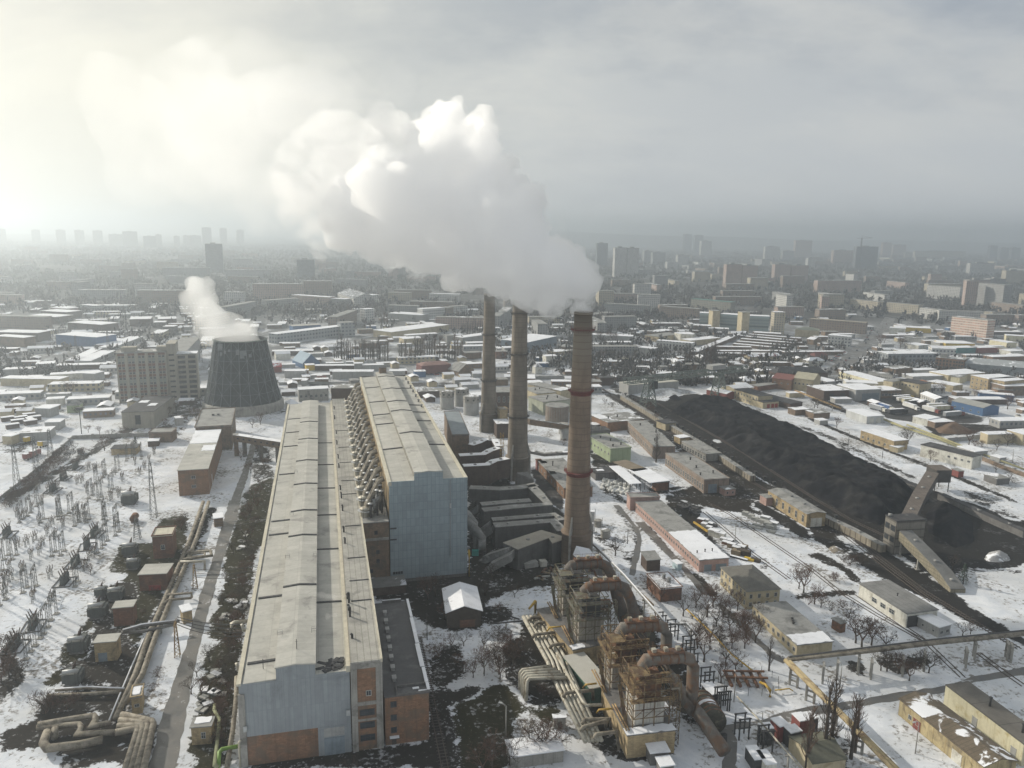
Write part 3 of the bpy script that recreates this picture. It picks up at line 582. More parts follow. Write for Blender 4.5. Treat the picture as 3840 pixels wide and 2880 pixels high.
 # ------------------------------------------------------------------ the turbine hall
def turbine_hall():
 root=thing('turbine_hall','very long turbine hall with stepped pale roof and grey blue clad gable, nearest the camera','power plant hall',PLT(0,0),PROT)
 T=301.0;HL,HM,HR,HS=21.4,24.7,21.7,23.9
 w=MB();w.box(0,25.2,.3,T,-.5,HL-.3);w.build('wall',CONC,root)
 f=MB();z0=7.6
 f.prism([(0.4,-.02),(25.2,-.02),(25.2,.28),(0.4,.28)],z0,HL-2.4);f.build('front_cladding',CLAD,root)
 f=MB();f.prism([(.0,-.16),(8.4,-.16),(8.4,.27),(0,.27)],HL-2.395,HL-.05);f.box(8.402,17.3,-.16,.27,HL-2.395,HM-.02);f.box(17.302,25.2,-.16,.27,HL-2.395,HR-.02);f.build('gable_cladding',CLAD,root)
 f=MB();f.box(1.2,17.4,-.05,.25,-.5,z0-.002);f.build('brick_base',BRICKO,root)
 f=MB();f.box(17.402,25.2,-.12,.25,-.5,z0-.002);f.build('porch_wall',CLAD,root)
 f=MB();f.box(-.3,1.2,-.35,.3,-.5,HL-2.6);f.build('corner_pillar',CONC,root)
 d=MB();d.box(18.8,23.6,-.28,-.125,-.4,4.6);d.build('gate',DOORM,root);d=MB();d.box(18.8,23.6,-.2,-.123,5.0,7.2);d.build('transom',GREYW,root)
 r=MB();r.sheetbox([(1.0,-.1,HL),(8.4,-.1,HL+.35),(8.4,T,HL+.35),(1.0,T,HL)],.3);r.build('left_roof',CONCR,root)
 r=MB();r.box(-.5,.55,-.4,T,HL-.3,HL+.25);r.build('eaves_gutter',CONCL,root)
 r=MB();r.box(.552,.998,0,T,HL-.3,HL-.1);r.build('gutter_bed',FELT,root)
 r=MB();r.box(8.402,17.3,.272,294,HL-.3,HM-.3);r.build('monitor_wall',CONC,root)
 r=MB();xm=12.85
 r.sheetbox([(8.2,-.35,HM),(xm,-.35,HM+.45),(xm,294.3,HM+.45),(8.2,294.3,HM)],.3);r.sheetbox([(xm,-.35,HM+.452),(17.5,-.35,HM),(17.5,294.3,HM),(xm,294.3,HM+.452)],.3);r.build('monitor_roof',CONCR,root)
 r=MB();r.sheetbox([(17.302,-.1,HR+.25),(24.4,-.1,HR),(24.4,T,HR),(17.302,T,HR+.25)],.3);r.build('right_roof',CONCR,root)
 r=MB();r.box(24.402,25.4,-.2,T,HR-.3,HR+1.3);r.build('roof_parapet',CONCL,root)
 for i,t in enumerate((8,43,58,91,104,130,160,178,205,232,262)):
  if i in(2,5,7):continue
  j=MB();j.sheetbox([(1.3,t,HL+.28),(8.35,t,HL+.6),(8.35,t+.9,HL+.6),(1.3,t+.9,HL+.28)],.27);j.build('left_roof_joint',TAR,root)
 for t in(42,80,104,135,168,205,240):
  j=MB();j.sheetbox([(8.25,t,HM+.26),(xm,t,HM+.71),(xm,t+.8,HM+.71),(8.25,t+.8,HM+.26)],.24);j.sheetbox([(xm,t,HM+.712),(17.45,t,HM+.26),(17.45,t+.8,HM+.26),(xm,t+.8,HM+.712)],.24);j.build('monitor_joint',TAR,root)
 for t in(36,74,106,137,170,207):
  j=MB();j.sheetbox([(17.4,t,HR+.5),(24.3,t,HR+.26),(24.3,t+.7,HR+.26),(17.4,t+.7,HR+.5)],.24);j.build('right_roof_joint',TAR,root)
 for t,x in((14,8.7),(14,17.0),(62,8.7),(62,17.0),(100,8.7),(150,17.0),(150,8.7)):
  j=MB()
  for xx,yy in((-.6,0),(.6,0),(.6,1.2),(-.6,1.2)):j.bar((xx,yy,0),(xx,yy,1.1),.07)
  for z in(.55,1.1):
   for p,q in(((-.6,0),(.6,0)),((.6,0),(.6,1.2)),((.6,1.2),(-.6,1.2)),((-.6,1.2),(-.6,0))):j.bar((*p,z),(*q,z),.06)
  j.build('hatch_railing',STEEL,root,(x,t,HM+.2))
 for x,t in((5.2,5.0),(13,6.5)):
  j=MB();j.tube([(0,0,0),(0,0,2.6)],.09,6);j.bar((-.4,0,2.0),(.4,0,2.0),.06);j.build('antenna_mast',DSTEEL,root,(x,t,HL+.3 if x<8 else HM+.4))
  # collapsed corner of the right roof
 rr=random.Random(2);j=MB()
 for k in range(26):
  a=rr.uniform(0,6);sz=rr.uniform(.3,1.1);j.box(-sz,sz,-sz*.5,sz*.5,0,rr.uniform(.15,.5),0,a,(rr.uniform(18.2,23.6),rr.uniform(.3,5.2)))
 j.build('roof_rubble',TAR,root,(0,0,HR+.1))
 # brick stair tower and service strip
 b=MB();b.box(25.42,32.5,-.1,T,-.5,HS-.3);b.build('service_wall',BRICKB,root)
 b=MB();b.box(26.9,31.3,-.32,-.11,1.2,22.0);b.build('tower_brick',BRICKO,root)
 b=MB();b.box(25.4,26.88,-.5,-.11,-.4,HS);b.box(31.32,32.9,-.5,-.11,-.4,HS);b.box(26.9,31.3,-.45,-.33,12.2,13.2);b.box(26.9,31.3,-.42,-.33,8.0,8.6);b.box(26.882,31.318,-.5,-.11,22.02,HS-.1);b.build('tower_frame',CONC,root)
 b=MB();b.box(25.45,32.7,-.55,T,HS-.298,HS+.05);b.build('service_roof',mat('worn strip roof',(.33,.32,.29),.2,.25,lines=(1.6,40,.12),linec=(.72,.72,.7),dirt=(.19,.185,.17),dirt_amt=.35,dirt_scale=.1),root)
 b=MB();b.box(32.5,33.0,-.6,T-.1,HS-.6,HS+.3);b.build('strip_kerb',CONCL,root)
 for z,w_,h_,n,x0,x1,st in((14.6,1.3,1.5,1,28.2,30.9,'plain'),(9.4,3.6,1.7,1,27,31.2,'dark'),(6.0,3.6,1.7,1,27,31.2,'dark'),(2.6,3.6,1.7,1,27,31.2,'dark')):
  put('window',window_mesh(w_,h_,st),root,((x0+x1)/2,-.34,z))
 for t,hh,x in((11,1.0,26.3),(22.5,2.6,26.2),(26,1.5,26.0),(30.5,2.8,26.2),(33,1.2,25.9),(73,1.8,26.4),(83,1.8,26.3),(104,2.0,26.5),(118,2.2,26.4),(128,1.6,26.3),(158,1.6,26.4),(172,1.7,26.4),(196,1.8,26.3),(216,1.6,26.4),(248,1.8,26.2),(272,1.6,26.3)):
  j=MB();j.tube([(0,0,-.1),(0,0,hh),(-.25,-.3,hh+.35)],.3,8);j.build('exhaust_pipe',DSTEEL,root,(x,t,HS+.05))
 for t in(31.0,44,60.5,88,122,139,165,190,222):
  j=MB();j.box(26.8,32.3,t,t+.35,HS+.052,HS+.25);j.build('strip_joint',TAR,root)
 for x,z,w_ in((24.6,10.2,.9),(1.0,9.4,.8)):
  j=MB();j.box(x-w_/2,x+w_/2,-.75,-.42,z,z+1.4);j.build('wall_cabinet',LSTEEL,root)
 j=MB();j.tube([(-.6,-.2,0),(-.6,-.2,6.6),(-.2,-.5,7.2)],.28,8);j.build('drain_pipe',CONCL,root)
 # steam vent and pipes along the left wall
 for t,z in((27,20.5),(12,18.0)):
  j=MB();j.tube([(-.4,0,z),(-1.4,0,z+.2),(-1.6,0,z+2.0)],.45,8);j.build('wall_vent',LAG,root,(0,t,0))
turbine_hall()
def annex():
 H=13.4;T=49.0
 root=thing('brick_annex','four storey brick annex with flat dark roof beside the turbine hall gable','building',PLT(33.4,.4),PROT)
 w=MB();w.box(0,10.8,0,T,-.5,H-.3);w.build('wall',BRICKO,root)
 r=MB();r.box(-.15,11.0,-.3,T+.2,H-.298,H);r.build('roof',mat('dark annex felt',(.095,.095,.097),.15,.15,dirt=(.14,.14,.14),dirt_amt=.35),root)  # annex roof: dark grey felt with slightly lighter patches
 p=MB();p.box(10.5,11.0,-.3,T+.2,H+.002,H+.55);p.box(3.2,10.49,-.3,.0,H+.002,H+.35);p.box(2.9,3.19,-.3,3.2,H+.002,H+.6);p.box(3.2,10.49,3.0,3.3,H+.002,H+.6);p.box(3,8.8,T-.4,T,H+.002,H+.9);p.build('parapet',CONCD,root)
 sn=MB();
 for t0,t1,wd in((-.2,3.0,.7),(3.2,10,.8),(10.4,22,1.1),(22.4,37,.9),(37.4,T,.7)):sn.box(11.02-wd,11.08,t0,t1,H+.552,H+.72)
 sn.box(8.3,10.4,.1,.9,H+.005,H+.12);sn.box(7,8.6,1.6,2.4,H+.005,H+.1);sn.box(3.1,8.7,T-.38,T-.02,H+.902,H+1.05);sn.build('snow',SNOW,root)
 for i in range(8):
  v=MB();v.box(-.45,.45,-.8,.8,0,.9);v.box(-.55,.55,-.9,.9,.9,1.05);v.build('roof_vent',GREYW,root,(2.9+i*.06,6.5+i*5.0,H))
 for z in(10.2,6.6,3.2):put('window',window_mesh(1.5,1.6,'dark'),root,(2.1,-.02,z))
 c=MB();c.box(.9,3.4,-1.2,-.02,2.25,2.4);c.build('door_canopy',CONCD,root);c=MB();c.box(1.0,3.3,-1.15,-.1,2.402,2.5);c.build('canopy_snow',SNOW,root);put('door',door_mesh(1.1,2.1,WOODD),root,(2.1,0,0))
annex()
# ------------------------------------------------------------------ the boiler house
def boiler_house():
 root=thing('boiler_house','tall boiler house with blue panelled front and stepped pale roof beside the turbine hall','power plant hall',PLT(42.4,91.2),PROT)
 W,T,H,HM=27.9,205.0,37.5,40.8
 w=MB();w.box(0.3,W-.02,.3,T,-.5,H-.35);w.build('wall',mat('ochre wall',(.40,.31,.19),.2,.3,lines=(6,6,.15),linec=(.6,.6,.6),streak=.4),root)
 f=MB();f.box(0,W,0,.28,1.2,H+.5);f.box(8.9,19.1,-.0,.28,H+.502,HM+.25);f.build('front_cladding',CLADB,root)
 f=MB();f.box(.1,W-.1,.02,.29,-.5,1.19);f.build('plinth',CONCD,root)
 f=MB();f.box(W,W+.15,.1,60,1.2,H+.2);f.build('side_cladding',CLADB,root)
 r=MB();r.sheetbox([(.9,.29,H),(9.2,.29,H+.5),(9.2,T,H+.5),(.9,T,H)],.3);r.build('left_roof',CONCR,root)
 r=MB();r.sheetbox([(18.8,.29,H+.5),(27.0,.29,H),(27.0,T,H),(18.8,T,H+.5)],.3);r.build('right_roof',CONCR,root)
 r=MB();r.box(-.35,.88,-.1,T,H-.9,H+.35);r.build('left_parapet',CONCL,root);r=MB();r.box(27.02,28.15,.29,T,H-.6,H+.5);r.build('right_parapet',CONCL,root);r=MB();r.box(0,28,T,T+.4,H-1,H+.7);r.build('rear_parapet',CONCD,root)
 m=MB();m.box(9.2,18.8,.29,T-2,H-.3,HM-.3);m.build('monitor_wall',mat('monitor glazing',(.24,.23,.2),.2,.4,lines=(1.5,1.6,.1),linec=(.4,.4,.4)),root)
 xm=14;m=MB();m.sheetbox([(9.0,-.05,HM),(xm,-.05,HM+.55),(xm,T-1.7,HM+.55),(9.0,T-1.7,HM)],.3);m.sheetbox([(xm,-.05,HM+.552),(19.0,-.05,HM),(19.0,T-1.7,HM),(xm,T-1.7,HM+.552)],.3);m.build('monitor_roof',CONCR,root)
 for t in(43,85,104,133,171):
  j=MB();j.sheetbox([(1.2,t,H+.3),(9.15,t,H+.77),(9.15,t+.9,H+.77),(1.2,t+.9,H+.3)],.28);j.build('left_roof_joint',TAR,root)
 for t in(55,97,118,150,186):
  j=MB();j.sheetbox([(9.05,t,HM+.28),(xm,t,HM+.82),(xm,t+.9,HM+.82),(9.05,t+.9,HM+.28)],.26);j.sheetbox([(xm,t,HM+.822),(18.95,t,HM+.28),(18.95,t+.9,HM+.28),(xm,t+.9,HM+.822)],.26);j.build('monitor_joint',TAR,root)
 for t in(46,88,106,122,166):
  j=MB();j.sheetbox([(19.1,t,H+.76),(26.9,t,H+.3),(26.9,t+.9,H+.3),(19.1,t+.9,H+.76)],.28);j.build('right_roof_joint',TAR,root)
 for x,z in((1.3,3.2),(2.2,3.2),(3.1,3.2),(4.0,3.2)):put('window',window_mesh(.8,1.0,'dark'),root,(x,-.02,z))
 for z in(16.2,20.4):
  j=MB();j.box(.1,2.4,-.08,.0,z,z+.55);j.build('louvre',DSTEEL,root)
 j=MB();j.box(21.6,21.9,-.25,0,8,H+.2);j.build('cable_riser',CLAD,root);j=MB();j.box(21.5,22.1,-.5,0,27,28.6);j.build('wall_cabinet',LSTEEL,root)
 for k in range(7):
  j=MB();j.tube([(0,0,0),(0,0,1.1)],.5,8);j.lathe([(.75,1.1),(.75,1.3),(0.01,1.55)],8);j.build('roof_vent',STEEL,root,(26.2,118+k*12.5,H+.2))
 j=MB();j.box(11,15,T-8,T-4,HM,HM+3.4);j.build('lift_head',BRICKB,root);j=MB();j.box(10.8,15.2,T-8.2,T-3.8,HM+3.402,HM+3.6);j.build('lift_head_roof',TAR,root)
 j=MB();j.tube([(28.7,-.3,0),(28.7,-.3,9),(28.7,.6,10)],.38,10);j.build('yellow_pipe',YPIPE,root)
boiler_house()
def bunker_bay():
 root=thing('bunker_bay','sooty brick bunker bay squeezed between the two long halls','power plant hall',PLT(33.02,90),PROT)
 w=MB();w.box(0,9.0,0,206,-.5,23.8);w.build('wall',BRICKB,root)
 for z in(23.81,17.2):
  f=MB();f.box(-.1,9.0,-.35,-.01 if z<20 else 206,z,z+(.9 if z<20 else.35));f.build('cornice' if z<20 else 'roof',CONC if z<20 else FELT,root)
 for x,z in((4.5,19.3),(5.0,12.0),(5.0,8.6),(2.5,5.0)):put('window',window_mesh(1.2,1.5,'dark'),root,(x,-.02,z))
 d=MB();d.box(1,14,-8,-.02,-.4,3.0);d.build('lean_to',BRICKD,root);d=MB();d.box(.8,14.2,-8.2,-.03,3.0,3.25);d.build('lean_to_roof',SNOWT,root)
bunker_bay()
def exhaust_unit():
 root=thing('exhaust_unit','pale slanted twin ducts with round topped drum on the roof between the two halls','exhaust unit',(0,0,0),0,'slanted duct units in a row between the two halls')
 b=MB();b.lathe([(1.9,0),(1.9,2.6),(2.15,2.65),(2.15,2.95),(.01,3.25)],16,c=(1.4,0));b.build('drum',LAG,root)
 p=MB();p.lathe([(2.9,2.2),(2.9,2.36)],14,c=(1.4,0),cap=True);p.build('platform',LSTEEL,root)
 for dy in(2.6,5.0):
  d=MB();d.tube([(1.2,dy-1.6,1.4),(1.9,dy-1.0,3.2),(6.6,dy+2.4,11.0),(8.6,dy+2.6,11.6)],.74,10);d.build('duct',LAGD,root)
 for x,y,h in((5.6,-.4,9.5),(7.2,1.6,8.4),(4.2,5.8,6.5),(3.0,-2.2,5.2),(6.8,4.4,9.8),(2.6,4.0,4.4)):
  v=MB();v.tube([(x,y,0),(x,y,h)],.38,8);v.build('vent_pipe',DSTEEL,root);v=MB();v.lathe([(.95,h),(.95,h+.16),(.05,h+.4)],12,c=(x,y),cap=True);v.build('vent_cap',LSTEEL,root)
 f=MB()
 for x in(3.4,7.8):
  for y in(-2,4.5):f.bar((x,y,0),(x,y,8.0),.22)
 for z in(4,8.0):
  for y in(-2,4.5):f.bar((3.4,y,z),(7.8,y,z),.18)
  for x in(3.4,7.8):f.bar((x,-2,z),(x,4.5,z),.18)
 f.bar((3.4,-2,4),(7.8,-2,8),.14);f.bar((3.4,4.5,4),(7.8,4.5,8),.14);f.bar((.4,-2.6,0),(.4,-2.6,5.4),.2);f.build('frame',DSTEEL,root)
 s=MB();s.tube([(6.0,-1,6.2),(6.0,4.8,6.2)],1.15,12);s.tube([(4.8,2,.3),(4.8,2,5.4)],.9,10);s.build('silencer',STEEL,root)
 return root
eu=exhaust_unit()
for i in range(16):
 o=eu if i==0 else dup(eu,(0,0,0),PROT)
 o.location=tuple(PLT(33.0,96.5+i*12.2,24.15));o.rotation_euler=(0,0,PROT)
eu['label']='slanted twin duct unit with the biggest white drum, nearest end of the row'
# ------------------------------------------------------------------ chimneys
def ring_mat(name,col,sp,ringc,top=None):
 m,nt=nodes(name);n=NB(nt);out=n.n('ShaderNodeOutputMaterial');bs=n.n('ShaderNodeBsdfPrincipled');n.l(bs.outputs[0],out.inputs[0])
 geo=n.n('ShaderNodeNewGeometry');pos=geo.outputs['Position'];sz=n.n('ShaderNodeSeparateXYZ');n.l(pos,sz.inputs[0])
 n1=n.noise(pos,.22,6,.62,.3,sc3=(1,1,.5));n2=n.noise(pos,2.2,4,.6);n5=n.noise(pos,.9,5,.65,.2,sc3=(1,1,.08))
 c=n.mix(n.ss(n1,.3,.7),tuple(k*.72 for k in col),tuple(k*1.22 for k in col));c=n.mix(n.m('MULTIPLY',n2,.35),c,tuple(k*.55 for k in col));c=n.mix(n.m('MULTIPLY',n.ss(n5,.5,.75),.4),c,(.08,.07,.06))
 if top:c=n.mix(n.ss(n.m('ADD',sz.outputs[2],n.m('MULTIPLY',n1,14)),top[0],top[0]+16),c,top[1])
 fr=n.m('FRACT',n.m('DIVIDE',sz.outputs[2],sp));ln=n.m('LESS_THAN',fr,.13);c=n.mix(n.m('MULTIPLY',ln,.6),c,ringc)
 # courses weather course by course
 wn=n.n('ShaderNodeTexWhiteNoise',noise_dimensions='1D');n.l(n.m('FLOOR',n.m('DIVIDE',sz.outputs[2],sp)),wn.inputs['W']);c=n.mix(n.m('MULTIPLY',wn.outputs[0],.28),c,tuple(k*.6 for k in col))
 n.l(c,bs.inputs['Base Color']);bs.inputs['Roughness'].default_value=.9;return m
def chimney(label,p,H,r0,r1,m,plat,red,base_h,annex_dir):
 root=thing('chimney',label,'chimney',p)
 s=MB();prof=[]
 for i in range(13):
  z=base_h+(H-base_h)*i/12;prof.append((r0+(r1-r0)*((i/12)**.85),z))
 prof+=[(r1+.18,H-1.2),(r1+.18,H),(r1-.55,H),(r1-.55,H-3)]
 s.lathe(prof,40);s.build('shaft',m,root)
 b=MB();b.lathe([(r0+.75,-.5),(r0+.65,base_h-.5),(r0+.95,base_h-.45),(r0+.95,base_h),(r0-.05,base_h+.05)],40);b.build('plinth',m,root)
 for a in(annex_dir-1.15,annex_dir+1.15,annex_dir+math.pi):
  f=MB();ca,sa=math.cos(a),math.sin(a);x=r0+.3
  vs=[]
  for t in(-.35,.35):
   for rr,z in((x-.6,0),(x+1.5,0),(x+1.3,base_h+1),(x-.45,base_h+7)):vs.append((ca*rr-sa*t,sa*rr+ca*t,z))
  f.add(vs,[(0,1,2,3),(7,6,5,4),(0,4,5,1),(1,5,6,2),(2,6,7,3),(3,7,4,0)]);f.build('buttress',CONC,root)
 for z in plat:
  rr=r0+(r1-r0)*(((z-base_h)/(H-base_h))**.85);g=MB();g.lathe([(rr-.05,z),(rr+1.1,z),(rr+1.1,z+.14),(rr-.05,z+.14)],32,smooth=False)
  for k in range(24):
   a=2*math.pi*k/24;g.bar((math.cos(a)*(rr+1.05),math.sin(a)*(rr+1.05),z),(math.cos(a)*(rr+1.05),math.sin(a)*(rr+1.05),z+1.2),.08)
   a2=2*math.pi*(k+1)/24
   for dz in(.6,1.2):g.bar((math.cos(a)*(rr+1.05),math.sin(a)*(rr+1.05),z+dz),(math.cos(a2)*(rr+1.05),math.sin(a2)*(rr+1.05),z+dz),.08)
   g.bar((math.cos(a)*(rr+1),math.sin(a)*(rr+1),z),(math.cos(a)*rr,math.sin(a)*rr,z-1.0),.09)
  g.build('gallery',mat('dull red steel',(.15,.05,.045),.3,.5)if red else DSTEEL,root)
  if red and z<70:g=MB();g.lathe([(rr+.02,z-1.5),(rr+.1,z-1.5),(rr+.1,z-.1),(rr+.02,z-.1)],32);g.build('red_band',mat('dull red steel',None),root)
 l=MB();a=-.35
 for k in range(30):
  z0=base_h+2+k*(H-base_h-4)/30;z1=base_h+2+(k+1)*(H-base_h-4)/30
  for q in(0,1):
   ra=r0+(r1-r0)*(((z0-base_h)/(H-base_h))**.85)+.35;rb=r0+(r1-r0)*(((z1-base_h)/(H-base_h))**.85)+.35;aa=a+(q-.5)*.6/ra
   l.bar((math.cos(aa)*ra,math.sin(aa)*ra,z0),(math.cos(aa)*rb,math.sin(aa)*rb,z1),.1)
  l.lathe([(ra+.35,z0),(ra+.35,z0+.12)],6,c=(0,0))if False else None
 l.build('ladder',DSTEEL,root);return root
CH1=ring_mat('weathered chimney brick',(.225,.168,.122),2.45,(.12,.085,.06),(76,(.20,.175,.14)))
CH2=ring_mat('grey brown chimney brick',(.205,.175,.14),2.45,(.12,.10,.08))
CP=[np.array([25.6,283.2,0]),np.array([3.35,386,0]),np.array([-14.7,482.5,0])]
chimney('tallest nearest brick chimney with red gallery rings, right of the other two',CP[0],96.7,5.0,3.25,CH1,(36.5,67.5,90.2),True,12.5,-.9)
chimney('middle brick chimney of the three with dark gallery rings and ragged sooty top',CP[1],92.5,5.3,3.45,CH2,(33,65,85.5),False,12,-.9)
chimney('farthest and slimmest brick chimney, left of the other two, top lost in steam',CP[2],87,5.0,3.2,CH2,(33,62),False,12,-1.2)
# snow-roofed wedge at the foot of the nearest chimney
def wedge(label,pts,z0,z1,roof):
 P=[G(23,*p,zz)for p,zz in zip(pts,z0)]
 root=thing('flue_wedge',label,'flue duct',(P[0][0],P[0][1],0));o=P[0]
 w=MB();w.prism([(p[0]-o[0],p[1]-o[1])for p in P],-.3,0,top=[p[2]-.02 for p in P]);w.build('wall',CONCD,root);r=MB();r.sheetbox([(p[0]-o[0],p[1]-o[1],p[2]+.2)for p in P],.2);r.build('roof',roof,root)
wedge('wedge shaped flue housing with snowy sloping roof at the foot of the nearest chimney',[(1240,1330),(1390,1450),(1575,1475),(1410,1270),(1275,1240)],(6,3,3,7.5,9),0,SNOW)
wedge('bare sloping flue housing at the foot of the middle chimney',[(640,555),(835,550),(770,470),(660,480)],(7,7,11,11),0,FELT)
# ------------------------------------------------------------------ flue ducts from the boilers to the chimneys
def duct(name,label,v,pts,zt,zb,w,wall,roof,group=None,cat='flue duct',legs=True):
 P=[G(v,p[0],p[1],p[2]if len(p)>2 else zt)for p in pts];root=thing(name,label,cat,(P[0][0],P[0][1],0),0,group);o=P[0]
 d=MB();r=MB();lg=MB()
 offs=[]
 for i,p in enumerate(P):
  t=(P[min(i+1,len(P)-1)]-P[max(i-1,0)])[:2];t/=np.linalg.norm(t)+1e-9;nn=np.array([-t[1],t[0]])*w/2
  offs.append(((p[0]-o[0]-nn[0],p[1]-o[1]-nn[1]),(p[0]-o[0]+nn[0],p[1]-o[1]+nn[1]),p[2]))
 hh=zt-zb
 for i in range(len(P)-1):
  (a,b,za),(c,e,zc)=offs[i],offs[i+1];T=.25
  d.add([(*a,za-hh),(*c,zc-hh),(*e,zc-hh),(*b,za-hh),(*a,za-T),(*c,zc-T),(*e,zc-T),(*b,za-T)],[(3,2,1,0),(4,5,6,7),(0,1,5,4),(1,2,6,5),(2,3,7,6),(3,0,4,7)])
  k=.12;r.add([(*a,za-T+.01),(*c,zc-T+.01),(*e,zc-T+.01),(*b,za-T+.01),(*a,za),(*c,zc),(*e,zc),(*b,za)],[(3,2,1,0),(4,5,6,7),(0,1,5,4),(1,2,6,5),(2,3,7,6),(3,0,4,7)])
  L_=np.linalg.norm(P[i+1][:2]-P[i][:2])
  if legs and zb>1:
   for q in range(int(L_/9)+1):
    f=(q+.5)/(int(L_/9)+1);x=(P[i]+(P[i+1]-P[i])*f-o);lg.box(-.5,.5,-.5,.5,-.3,za+(zc-za)*f-hh,0,0,(x[0],x[1]))
  for q in range(max(1,int(L_/14))):
   f=(q+.5)/max(1,int(L_/14));x=P[i]+(P[i+1]-P[i])*f-o;m_=MB();m_.lathe([(.8,0),(.8,.35),(.01,.45)],12);m_.build('manhole',FELT,root,(x[0],x[1],za+(zc-za)*f))
 d.build('casing',wall,root);r.build('cover',roof,root)
 if lg.v:lg.build('support',CONCD,root)
DUCTR=mat('dusty duct cover',(.21,.21,.20),.2,.3,dirt=(.33,.33,.33),dirt_amt=.35);DUCTW=mat('sooty duct wall',(.10,.10,.098),.25,.3,streak=.4)
duct('flue_duct','dark concrete flue duct running behind the others to the middle chimney foot',23,[(170,625),(480,640),(690,625),(860,595)],9,3,5.0,DUCTW,DUCTR)
duct('flue_duct','sooty flue duct forming the upper arm of the square dark loop',23,[(285,800),(560,775),(800,758)],9,2,4.2,DUCTW,DUCTR)
duct('flue_duct','sooty flue duct with long right leg turning up to the middle chimney',23,[(305,860),(640,825),(985,798),(880,680),(795,600)],9,1,4.6,DUCTW,DUCTR)
duct('flue_duct','long flue duct ending at a sloped block by the nearest chimney',23,[(400,958),(700,935),(1050,905),(1130,965)],9,1,3.6,DUCTW,DUCTR)
duct('flue_duct','thick flue duct bending down to the left of the nearest chimney',23,[(420,1018),(720,995),(1030,970),(1135,1075)],9,0,5.0,DUCTW,DUCTR)
duct('flue_duct','lowest flue duct with broad beige cover bent like a chevron',23,[(590,1235),(950,1110),(1110,1180)],8.5,0,8.5,DUCTW,mat('beige duct cover',(.30,.28,.24),.15,.3))
for i,(a,b)in enumerate((((60,290),(470,212)),((100,400),(560,322)))):
 duct('flue_duct',['upper brick flue duct with snowy cranked roof near the farthest chimney','lower brick flue duct with cranked roof under the snowy one'][i],23,[(a[0],a[1]),(a[0]+250,a[1]-12),(a[0]+320,a[1]-50),b],12,2,4.5,BRICKD,[SNOW,SNOWP][i])
duct('flue_duct','short brick flue duct with crooked snow covered roof behind the yellow tower',23,[(180,185),(260,160),(330,128),(430,135),(470,200)],12,2,4.0,BRICKD,SNOW)
# curved intakes coming down from the boiler house wall
for i,(a,b)in enumerate((((175,880),(290,800)),((250,1080),(400,960)),((270,1120),(425,1010)),((330,1330),(590,1240)),((380,1420),(620,1290)))):
 p=G(23,*a,2.5);q=G(23,*b,8.5);root=thing('intake_duct',['sloping dust grey intake duct at the upper end of the flue yard','sloping intake duct second from the top in the flue yard','sloping intake duct beside a dark hollow in the flue yard','long sloping intake duct feeding the beige chevron flue','lowest sloping intake duct beside the rubble heap'][i],'flue duct',(p[0],p[1],0))
 d=MB();v=q-p;t=v[:2]/np.linalg.norm(v[:2]);nn=np.array([-t[1],t[0]])*2.0
 d.sheetbox([(-nn[0],-nn[1],2.5),(v[0]-nn[0],v[1]-nn[1],8.4),(v[0]+nn[0],v[1]+nn[1],8.4),(nn[0],nn[1],2.5)]if True else[],3.2);d.build('casing',DUCTR,root)
 s=MB();s.box(-1.8,1.8,-1.8,1.8,-.3,0.6,0,math.atan2(t[1],t[0]));s.build('fan_base',CONCD,root)
for i,(x,y,r)in enumerate(((205,1075,3.4),(245,1180,3.2),(300,1230,2.6))):
 p=G(23,x,y,3);root=thing('boiler_fan',['large rounded grey fan casing against the blue boiler house corner','rounded fan casing above the turquoise box','small curved fan hood right of the turquoise box'][i],'fan',(p[0],p[1],0))
 b=MB();b.tube([(-1.4,0,3),(1.4,0,3)],r,16);b.build('casing',DUCTR,root);b=MB();b.tube([(0,0,3),(0,1,5.5),(-2.4,2,8.5),(-4.6,3,10)],r*.62,12);b.build('duct',DUCTR,root);b=MB();b.box(-1.6,1.6,-1.2,1.2,-.3,1.2);b.build('base',CONCD,root)
p=G(23,228,1310,1);tag(MB().box(-1.3,1.3,-.9,.9,-.9,1.2).build('equipment_box',mat('turquoise paint',(.04,.30,.26),.1,.5),loc=p),'small turquoise equipment box beside the yellow pipe','box')
